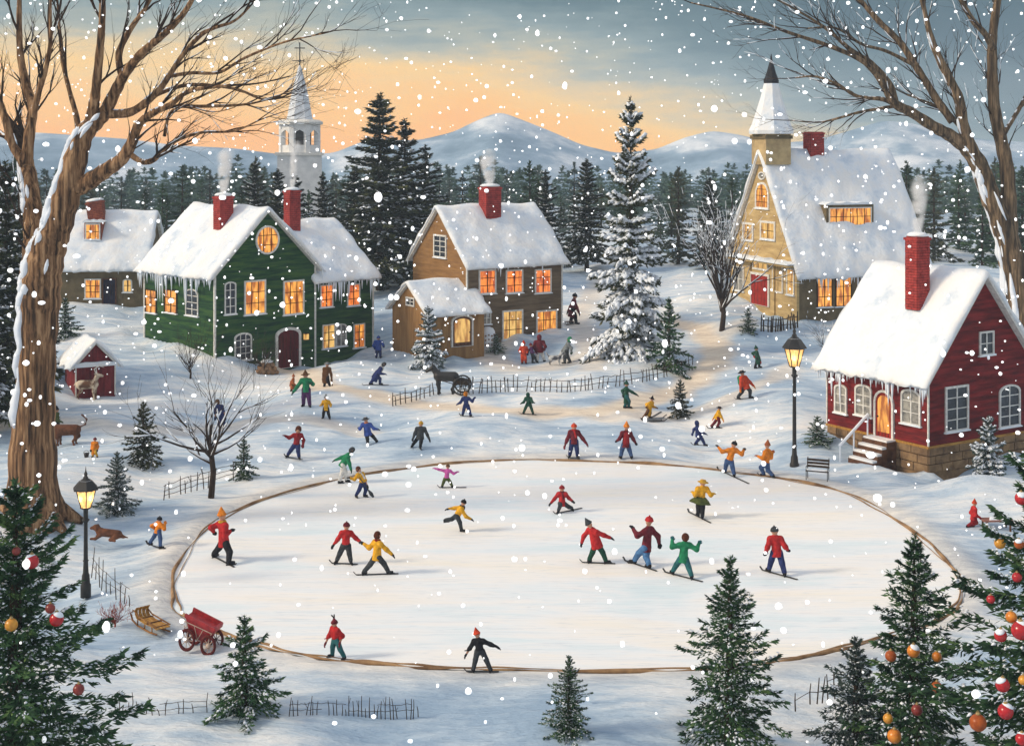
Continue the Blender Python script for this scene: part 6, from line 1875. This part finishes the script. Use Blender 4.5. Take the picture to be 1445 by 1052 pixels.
# ------------------------------------------------------------------ fences of thin dark sticks
def fence(pts, step, hpx, label, seed, rails=(.35, .75), r=.022, m=None, gap=.0, gone=.1, jit=.35, cat='fence', picket='picket'):
    rn = random.Random(seed); m = m or WOODD
    P = catmull(pts, 12, False)
    seg = np.r_[0, np.cumsum(np.hypot(*np.diff(P, axis=0).T))]
    n = int(seg[-1] / step); g0 = G(*P[len(P) // 2])
    root = empty('fence', g0, 0, label, cat)
    protos = []
    for k in range(5):
        mb = MB(); h = 1.0; b = rn.uniform(-.06, .06)
        mb.tube([(0, 0, -.25), (b * .4, 0, h * .5), (b, rn.uniform(-.04, .04), h)], [r * 1.1, r, r * .7], 5)
        if k == 2: mb.tube([(b * .4, 0, .55), (b + .12, 0, .95)], r * .6, 4)
        me = bpy.data.meshes.new('picket'); me.from_pydata(mb.v, [], mb.f); me.materials.append(m); me.update(); protos.append(me)
    ground = []
    for i in range(n + 1):
        s = min(seg[-1] * i / n + rn.uniform(-.25, .25) * step, seg[-1]); px = np.interp(s, seg, P[:, 0]); py = np.interp(s, seg, P[:, 1])
        q = G(px, py); ground.append(q)
        if rn.random() < gone and 0 < i < n: continue
        o = link(picket, protos[rn.randrange(5)], root, q - g0)
        hm = hpx * q.y / F * rn.uniform(1 - jit, 1 + jit * .5); o.scale = (1.0, 1.0, hm); o.rotation_euler = (rn.uniform(-.08, .08), rn.uniform(-.13, .13), rn.uniform(0, 6))
    hm = hpx * g0.y / F
    for f in rails:
        mb = MB(); st = 0
        while st < n - 1:
            e = min(n, st + rn.randrange(3, 9)); pp = [ground[i] - g0 + Vector((0, 0, hm * (f + rn.uniform(-.05, .05)))) for i in range(st, e + 1)]
            if rn.random() > gap and len(pp) > 1: mb.tube(pp, r * .6, 4)
            st = e
        if mb.v: mb.build('rail', m, root)
    return root


fence([(553, 573), (575, 568), (597, 562), (612, 557)], 6.5, 19, 'short dark picket fence section left of the black handcart', 1, r=.03)
fence([(650, 557), (690, 554), (740, 552), (800, 553), (845, 548), (885, 543), (930, 534), (978, 521)], 6.2, 21, 'long dark picket fence curving across the snow right of the black handcart', 2, r=.028)
fence([(229, 706), (262, 694), (300, 682), (345, 668)], 8.5, 24, 'thin wire fence with light pickets behind the bare sapling', 3, r=.022, rails=(.2, .5, .8))
fence([(130, 806), (146, 826), (164, 840), (183, 852)], 7.5, 30, 'thin leaning wire fence right of the left street lamp', 4, r=.016, rails=(.3, .7), jit=.6)
fence([(162, 1007), (190, 1003), (220, 1009), (252, 1006), (292, 1004)], 6.5, 21, 'broken stick fence at the bottom left beside the big christmas tree', 5, r=.012, gap=.5, jit=.6)
fence([(408, 1010), (450, 1008), (510, 1010), (560, 1010), (590, 1008)], 5.6, 22, 'broken stick fence at the bottom between the two small spruces', 6, r=.012, gap=.4, jit=.6)
fence([(1122, 998), (1140, 988), (1160, 984), (1184, 976)], 8, 30, 'short stick fence piece left of the bluish spruce at the bottom', 7, r=.018, gap=.2)
fence([(1074, 467), (1090, 468), (1108, 466), (1126, 462)], 3.2, 22, 'dark close set picket fence under the yellow house', 8, r=.05, jit=.15)

# ------------------------------------------------------------------ baubles on the trees
BA = {'red': mat('red_bauble', (.50, .015, .02), (.33, .01, .015), scale=9, rough=.22, spec=.5), 'orange': mat('orange_bauble', (.72, .25, .02), (.50, .14, .012), scale=9, rough=.28, spec=.5),
      'dark': mat('dark_red_bauble', (.26, .03, .02), (.16, .02, .015), scale=9, rough=.3, spec=.5), 'gold': mat('golden_bauble', (.72, .34, .03), (.5, .2, .02), scale=9, rough=.28, spec=.5), 'rust': mat('rust_bauble', (.42, .10, .02), (.28, .06, .015), scale=9, rough=.3)}
GOLD = mat('gold_cap', (.45, .32, .12), (.3, .2, .08), rough=.4, spec=.5)


def bauble(tree, H, Rr, px, py, rpx, col, label, snow=True, group=None):
    """hangs at the outer tips of the branches"""
    t = tree.location; s = tree.scale
    z = CH - (py - HY) * (t.y - 1.0) / F - t.z
    rad = Rr * s.x * max(1 - z / (H * s.z), .05) ** .85
    dx = (px - CX) * (t.y) / F - t.x
    off = math.sqrt(max((rad * 1.0) ** 2 - dx * dx, 0.02))
    d = t.y - off * .98 - .08
    r = rpx * d / F
    o = empty('bauble', pt(px, py, d), random.uniform(0, 6), label, 'bauble', group)
    mb = MB(); mb.ball((0, 0, 0), r, 0, 18, 12); mb.build('ball', BA[col], o, True)
    mb = MB(); mb.lathe([(r * .28, r * .92), (r * .28, r * 1.16), (r * .1, r * 1.2)], 8); mb.torus((0, 0, r * 1.28), r * .12, r * .035, Matrix.Rotation(PI / 2, 3, 'X'), 10, 5); mb.build('cap', GOLD, o, True)
    if snow:
        mb = MB(); mb.lathe([(r * .70, r * .66), (r * .76, r * .70), (r * .62, r * .88), (r * .40, r * 1.04), (r * .3, r * 1.06)], 12, 0, Matrix.Rotation(R(-24), 4, 'Y')); mb.build('snow_cap', SNOWT, o, True)


LTr = 'on the left christmas tree'; RTr = 'on the right christmas tree'; MTr = 'on the middle spruce'
for (px, py, r, c, lb, sn) in ((45, 792, 10, 'red', 'big red snow capped bauble, upper one ' + LTr, True), (23, 777, 6, 'dark', 'small dark red bauble beside the big red one ' + LTr, False), (80, 873, 10, 'red', 'orange red bauble at a branch tip ' + LTr, True),
                               (16, 881, 9, 'gold', 'golden drop bauble at the left edge ' + LTr, False), (71, 858, 7, 'dark', 'small dark bauble right above the orange red one ' + LTr, False), (111, 972, 8, 'dark', 'dark red bauble hanging low ' + LTr, False)): bauble(XL, 8.0, 3.5, px, py, r, c, lb, sn)
for (px, py, r, c, lb, sn) in ((1441, 703, 9, 'red', 'topmost red bauble ' + RTr, True), (1411, 766, 8, 'gold', 'golden bauble level with the plank table ' + RTr, True), (1438, 767, 7, 'rust', 'rust coloured bauble right of the golden one ' + RTr, True), (1435, 814, 7, 'red', 'small red bauble below the golden one ' + RTr, False),
                               (1398, 845, 6, 'red', 'smallest red bauble at a left branch tip ' + RTr, False), (1427, 870, 8, 'orange', 'orange bauble above the snow covered red ones ' + RTr, False), (1412, 896, 9, 'red', 'red bauble half covered with snow ' + RTr, True), (1440, 889, 13, 'red', 'biggest red bauble at the right picture edge ' + RTr, True),
                               (1415, 966, 10, 'red', 'round shiny red bauble in the lower half ' + RTr, True), (1419, 1003, 11, 'red', 'red and white speckled bauble under the shiny one ' + RTr, True), (1380, 1019, 12, 'rust', 'big rust coloured bauble low down ' + RTr, False), (1444, 959, 7, 'gold', 'golden bauble cut by the right edge ' + RTr, False), (1442, 1042, 9, 'red', 'lowest red bauble in the bottom right corner ' + RTr, True)): bauble(XR, 8.0, 3.5, px, py, r, c, lb, sn)
for (px, py, r, c, lb, sn) in ((1257, 925, 8, 'rust', 'left one of three orange baubles in a row ' + MTr, False), (1289, 918, 9, 'orange', 'middle snow capped one of three orange baubles ' + MTr, True), (1322, 926, 7, 'orange', 'right one of three orange baubles in a row ' + MTr, False), (1322, 969, 8, 'rust', 'brownish bauble under the row of three ' + MTr, False),
                               (1253, 1013, 7, 'gold', 'golden oval bauble at the left side ' + MTr, False), (1262, 1038, 10, 'orange', 'largest orange bauble at the bottom ' + MTr, False), (1294, 1001, 8, 'dark', 'dark red bauble among the branches ' + MTr, False)): bauble(X2, 5.0, 1.9, px, py, r, c, lb, sn)

# ------------------------------------------------------------------ smoke from the chimneys
def smoke(top, hm, r0, label, seed, drift=.15, dens=8.0):
    rn = random.Random(seed); pr = []
    n = 9
    for i in range(n):
        t = i / (n - 1); p = Vector((drift * hm * t + rn.uniform(-.12, .12) * r0 * (1 + t * 2), rn.uniform(-.1, .1), hm * t)); r = r0 * (.55 + .9 * t ** .7) * rn.uniform(.8, 1.15) * (1 if t < .8 else .8)
        pr.append((p, p + Vector((rn.uniform(-.2, .2), 0, rn.uniform(.05, .2))) * r, r, r * .9))
    V, Q = blob(pr, r0 * .28, r0 * .6)
    m = bpy.data.materials.new('smoke'); m.use_nodes = True; N = m.node_tree.nodes; Lk = m.node_tree.links
    N.remove(N['Principled BSDF']); vol = N.new('ShaderNodeVolumePrincipled'); vol.inputs['Color'].default_value = (.96, .95, .94, 1); vol.inputs['Anisotropy'].default_value = .1
    tc = N.new('ShaderNodeTexCoord'); no = N.new('ShaderNodeTexNoise'); no.inputs['Scale'].default_value = 1.3 / r0 * .55; no.inputs['Detail'].default_value = 3
    Lk.new(tc.outputs['Object'], no.inputs['Vector'])
    sx = N.new('ShaderNodeSeparateXYZ'); Lk.new(tc.outputs['Object'], sx.inputs[0])
    fd = N.new('ShaderNodeMapRange'); fd.inputs['From Min'].default_value = 0; fd.inputs['From Max'].default_value = hm * 1.15; fd.inputs['To Min'].default_value = 1.0; fd.inputs['To Max'].default_value = .12; Lk.new(sx.outputs['Z'], fd.inputs['Value'])
    mr = N.new('ShaderNodeMapRange'); mr.inputs['From Min'].default_value = .36; mr.inputs['From Max'].default_value = .62; mr.inputs['To Min'].default_value = 0; mr.inputs['To Max'].default_value = dens * 2; Lk.new(no.outputs['Fac'], mr.inputs['Value'])
    mu = N.new('ShaderNodeMath'); mu.operation = 'MULTIPLY'; Lk.new(mr.outputs['Result'], mu.inputs[0]); Lk.new(fd.outputs['Result'], mu.inputs[1])
    # thinner towards the rim of the plume
    ax = N.new('ShaderNodeCombineXYZ'); dx = N.new('ShaderNodeMath'); dx.operation = 'MULTIPLY_ADD'; dx.inputs[1].default_value = -drift; Lk.new(sx.outputs['Z'], dx.inputs[0]); Lk.new(sx.outputs['X'], dx.inputs[2]); Lk.new(dx.outputs[0], ax.inputs[0]); Lk.new(sx.outputs['Y'], ax.inputs[1])
    ln = N.new('ShaderNodeVectorMath'); ln.operation = 'LENGTH'; Lk.new(ax.outputs[0], ln.inputs[0])
    wd = N.new('ShaderNodeMapRange'); wd.inputs['From Max'].default_value = hm; wd.inputs['To Min'].default_value = r0 * .62; wd.inputs['To Max'].default_value = r0 * 1.35; Lk.new(sx.outputs['Z'], wd.inputs['Value'])
    dv_ = N.new('ShaderNodeMath'); dv_.operation = 'DIVIDE'; Lk.new(ln.outputs['Value'], dv_.inputs[0]); Lk.new(wd.outputs[0], dv_.inputs[1])
    rm = N.new('ShaderNodeMapRange'); rm.interpolation_type = 'SMOOTHSTEP'; rm.inputs['From Min'].default_value = .1; rm.inputs['From Max'].default_value = 1.0; rm.inputs['To Min'].default_value = 1; rm.inputs['To Max'].default_value = 0; Lk.new(dv_.outputs[0], rm.inputs['Value'])
    m2 = N.new('ShaderNodeMath'); m2.operation = 'MULTIPLY'; Lk.new(mu.outputs[0], m2.inputs[0]); Lk.new(rm.outputs[0], m2.inputs[1]); Lk.new(m2.outputs[0], vol.inputs['Density'])
    Lk.new(vol.outputs[0], N['Material Output'].inputs['Volume'])
    o = link('chimney_smoke', quads('smoke', V, Q, m, True), None, top + Vector((0, 0, .1)))
    tag(o, label, 'smoke')


smoke(CHIMTOPS[0], 2.5, .50, 'short white smoke puff over the left chimney of the green house', 1, .05)
smoke(CHIMTOPS[1], 2.8, .36, 'thin pale smoke over the right chimney of the green house', 2, .08)
smoke(CHIMTOPS[2], 1.8, .55, 'low drifting smoke over the chimney of the tan house', 3, -.1)
smoke(CHIMTOPS[3], 2.3, .42, 'grey white smoke column over the tall chimney of the red house', 4, .05)

# ------------------------------------------------------------------ falling snow: loose flakes all through the air
rn = np.random.default_rng(77)
n = 6300
P = np.stack([rn.uniform(-36, 36, n), rn.uniform(25, 84, n), rn.uniform(.1, 25, n)], 1)
sz = np.clip(rn.lognormal(math.log(.037), .50, n), .018, .078)
_b = MB(); _b.ball((0, 0, 0), 1.0, 0, 8, 6); ico = np.array(_b.v); nv = len(ico)
tri = np.array([f for f in _b.f if len(f) == 4])
VV = P[:, None, :] + ico[None] * sz[:, None, None] * rn.uniform(.72, 1.28, (n, 1, 3)) * (1 + .18 * np.sin(ico[None] * rn.uniform(2, 4, (n, 1, 3)) + rn.uniform(0, 6, (n, 1, 3))))
QQ = tri[None] + (np.arange(n) * nv)[:, None, None]
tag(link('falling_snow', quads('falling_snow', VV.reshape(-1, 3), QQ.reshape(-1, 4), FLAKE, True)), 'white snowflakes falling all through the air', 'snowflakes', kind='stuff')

# ------------------------------------------------------------------ air
HAZE = True
if HAZE:
    mb = MB(); mb.box(-560, 560, -130, 1015, -90, 60)
    m = bpy.data.materials.new('haze'); m.use_nodes = True; N = m.node_tree.nodes
    N.remove(N['Principled BSDF']); v = N.new('ShaderNodeVolumePrincipled'); v.inputs['Color'].default_value = (.74, .86, .98, 1); v.inputs['Density'].default_value = .00042
    m.node_tree.links.new(v.outputs[0], N['Material Output'].inputs['Volume'])
    tag(mb.build('haze', m), kind='stuff')

# ------------------------------------------------------------------ sky, sun, camera
SUN_EL, SUN_AZ = R(31), R(-103)      # azimuth from +Y (view direction), negative = left: behind the left shoulder
w = bpy.data.worlds.new('World'); S.world = w; w.use_nodes = True
N = w.node_tree.nodes; Lk = w.node_tree.links
bg = N['Background']
sk = N.new('ShaderNodeTexSky'); sk.sky_type = 'NISHITA'; sk.sun_disc = False; sk.sun_elevation = SUN_EL; sk.sun_rotation = SUN_AZ; sk.dust_density = 3; sk.air_density = 1
tc = N.new('ShaderNodeTexCoord'); sx = N.new('ShaderNodeSeparateXYZ'); Lk.new(tc.outputs['Generated'], sx.inputs[0])


def math_(op, a, b=None, c=None, clamp=False):
    n = N.new('ShaderNodeMath'); n.operation = op; n.use_clamp = clamp
    for i, v in enumerate((a, b, c)):
        if v is None: continue
        if hasattr(v, 'links'): Lk.new(v, n.inputs[i])
        else: n.inputs[i].default_value = v
    return n.outputs[0]


X, Y, Z = sx.outputs[0], sx.outputs[1], sx.outputs[2]
# brushy cloud streaks
mp = N.new('ShaderNodeMapping'); mp.inputs['Scale'].default_value = (7, 7, 26); Lk.new(tc.outputs['Generated'], mp.inputs['Vector'])
no = N.new('ShaderNodeTexNoise'); no.inputs['Scale'].default_value = 1.0; no.inputs['Detail'].default_value = 6; no.inputs['Roughness'].default_value = .6; Lk.new(mp.outputs[0], no.inputs['Vector'])
mp2 = N.new('ShaderNodeMapping'); mp2.inputs['Scale'].default_value = (30, 30, 220); Lk.new(tc.outputs['Generated'], mp2.inputs['Vector'])
no2 = N.new('ShaderNodeTexNoise'); no2.inputs['Scale'].default_value = 1.0; no2.inputs['Detail'].default_value = 4; Lk.new(mp2.outputs[0], no2.inputs['Vector'])
az = math_('DIVIDE', X, math_('MAXIMUM', math_('ABSOLUTE', Y), .05))
# warm glow sits lower to the right
e1 = math_('ADD', Z, math_('MULTIPLY', math_('MINIMUM', math_('MAXIMUM', az, -.03), .5), .25))
e1 = math_('ADD', e1, math_('MULTIPLY', math_('SUBTRACT', no.outputs['Fac'], .5), .078))
e1 = math_('ADD', e1, math_('MULTIPLY', math_('SUBTRACT', no2.outputs['Fac'], .5), .020))
u = math_('MULTIPLY_ADD', e1, 1 / .2, .25, clamp=True)    # e from -.05 .. .15
rp = N.new('ShaderNodeValToRGB'); Lk.new(u, rp.inputs['Fac'])
cols = [(0.0, (1.03, .45, .11)), (.25, (1.05, .47, .105)), (.35, (1.03, .53, .125)), (.44, (.95, .59, .20)), (.52, (.70, .53, .29)), (.59, (.40, .41, .34)), (.67, (.22, .29, .30)), (.78, (.11, .18, .205)), (1.0, (.06, .115, .145))]
e = rp.color_ramp.elements
e[0].position = cols[0][0]; e[0].color = (*cols[0][1], 1); e[1].position = 1.0; e[1].color = (*cols[-1][1], 1)
for (p_, c_) in cols[1:-1]:
    q = e.new(p_); q.color = (*c_, 1)
# overhead: bright overcast daylight (physical sky, veiled by snow cloud)
sc = N.new('ShaderNodeVectorMath'); sc.operation = 'SCALE'; sc.inputs['Scale'].default_value = .05; Lk.new(sk.outputs[0], sc.inputs[0])
ad = N.new('ShaderNodeVectorMath'); ad.operation = 'ADD'; Lk.new(sc.outputs[0], ad.inputs[0]); ad.inputs[1].default_value = (.42, .43, .445)
hi = N.new('ShaderNodeMapRange'); hi.interpolation_type = 'SMOOTHSTEP'; hi.inputs['From Min'].default_value = .17; hi.inputs['From Max'].default_value = .45; Lk.new(Z, hi.inputs['Value'])
# the glow is on the view side of the sky only
fr = N.new('ShaderNodeMapRange'); fr.interpolation_type = 'SMOOTHSTEP'; fr.inputs['From Min'].default_value = -.2; fr.inputs['From Max'].default_value = .5; Lk.new(Y, fr.inputs['Value'])
back = N.new('ShaderNodeMix'); back.data_type = 'RGBA'; back.inputs['A'].default_value = (.40, .44, .48, 1); Lk.new(fr.outputs[0], back.inputs['Factor']); Lk.new(rp.outputs[0], back.inputs['B'])
mx = N.new('ShaderNodeMix'); mx.data_type = 'RGBA'; Lk.new(hi.outputs[0], mx.inputs['Factor']); Lk.new(back.outputs['Result'], mx.inputs['A']); Lk.new(ad.outputs[0], mx.inputs['B'])
Lk.new(mx.outputs['Result'], bg.inputs['Color']); bg.inputs['Strength'].default_value = 1.0

sun = bpy.data.lights.new('sun', 'SUN'); sun.energy = 2.1; sun.angle = R(10); sun.color = (1.0, .84, .62)
so = bpy.data.objects.new('sun', sun); COL.objects.link(so)
dv = Vector((math.sin(SUN_AZ) * math.cos(SUN_EL), math.cos(SUN_AZ) * math.cos(SUN_EL), math.sin(SUN_EL)))
so.rotation_euler = dv.to_track_quat('Z', 'Y').to_euler(); so.location = (-60, -20, 60)

cam = bpy.data.cameras.new('camera'); co = bpy.data.objects.new('camera', cam); COL.objects.link(co)
cam.sensor_fit = 'HORIZONTAL'; cam.sensor_width = 36; cam.lens = 36 * F / 1445
co.location = (0, 0, CH); co.rotation_euler = (R(90), 0, 0)
cam.shift_y = -(1052 / 2 - HY) / 1445; cam.clip_start = .5; cam.clip_end = 6000
S.camera = co
S.view_settings.view_transform = 'Standard'; S.view_settings.look = 'None'; S.view_settings.gamma = 1; S.view_settings.use_curve_mapping = False
S.view_settings.exposure = 0.24
S.render.resolution_x, S.render.resolution_y = 1024, 745
S.cycles.max_bounces = 6; S.cycles.diffuse_bounces = 3; S.cycles.volume_bounces = 4; S.cycles.use_denoising = True
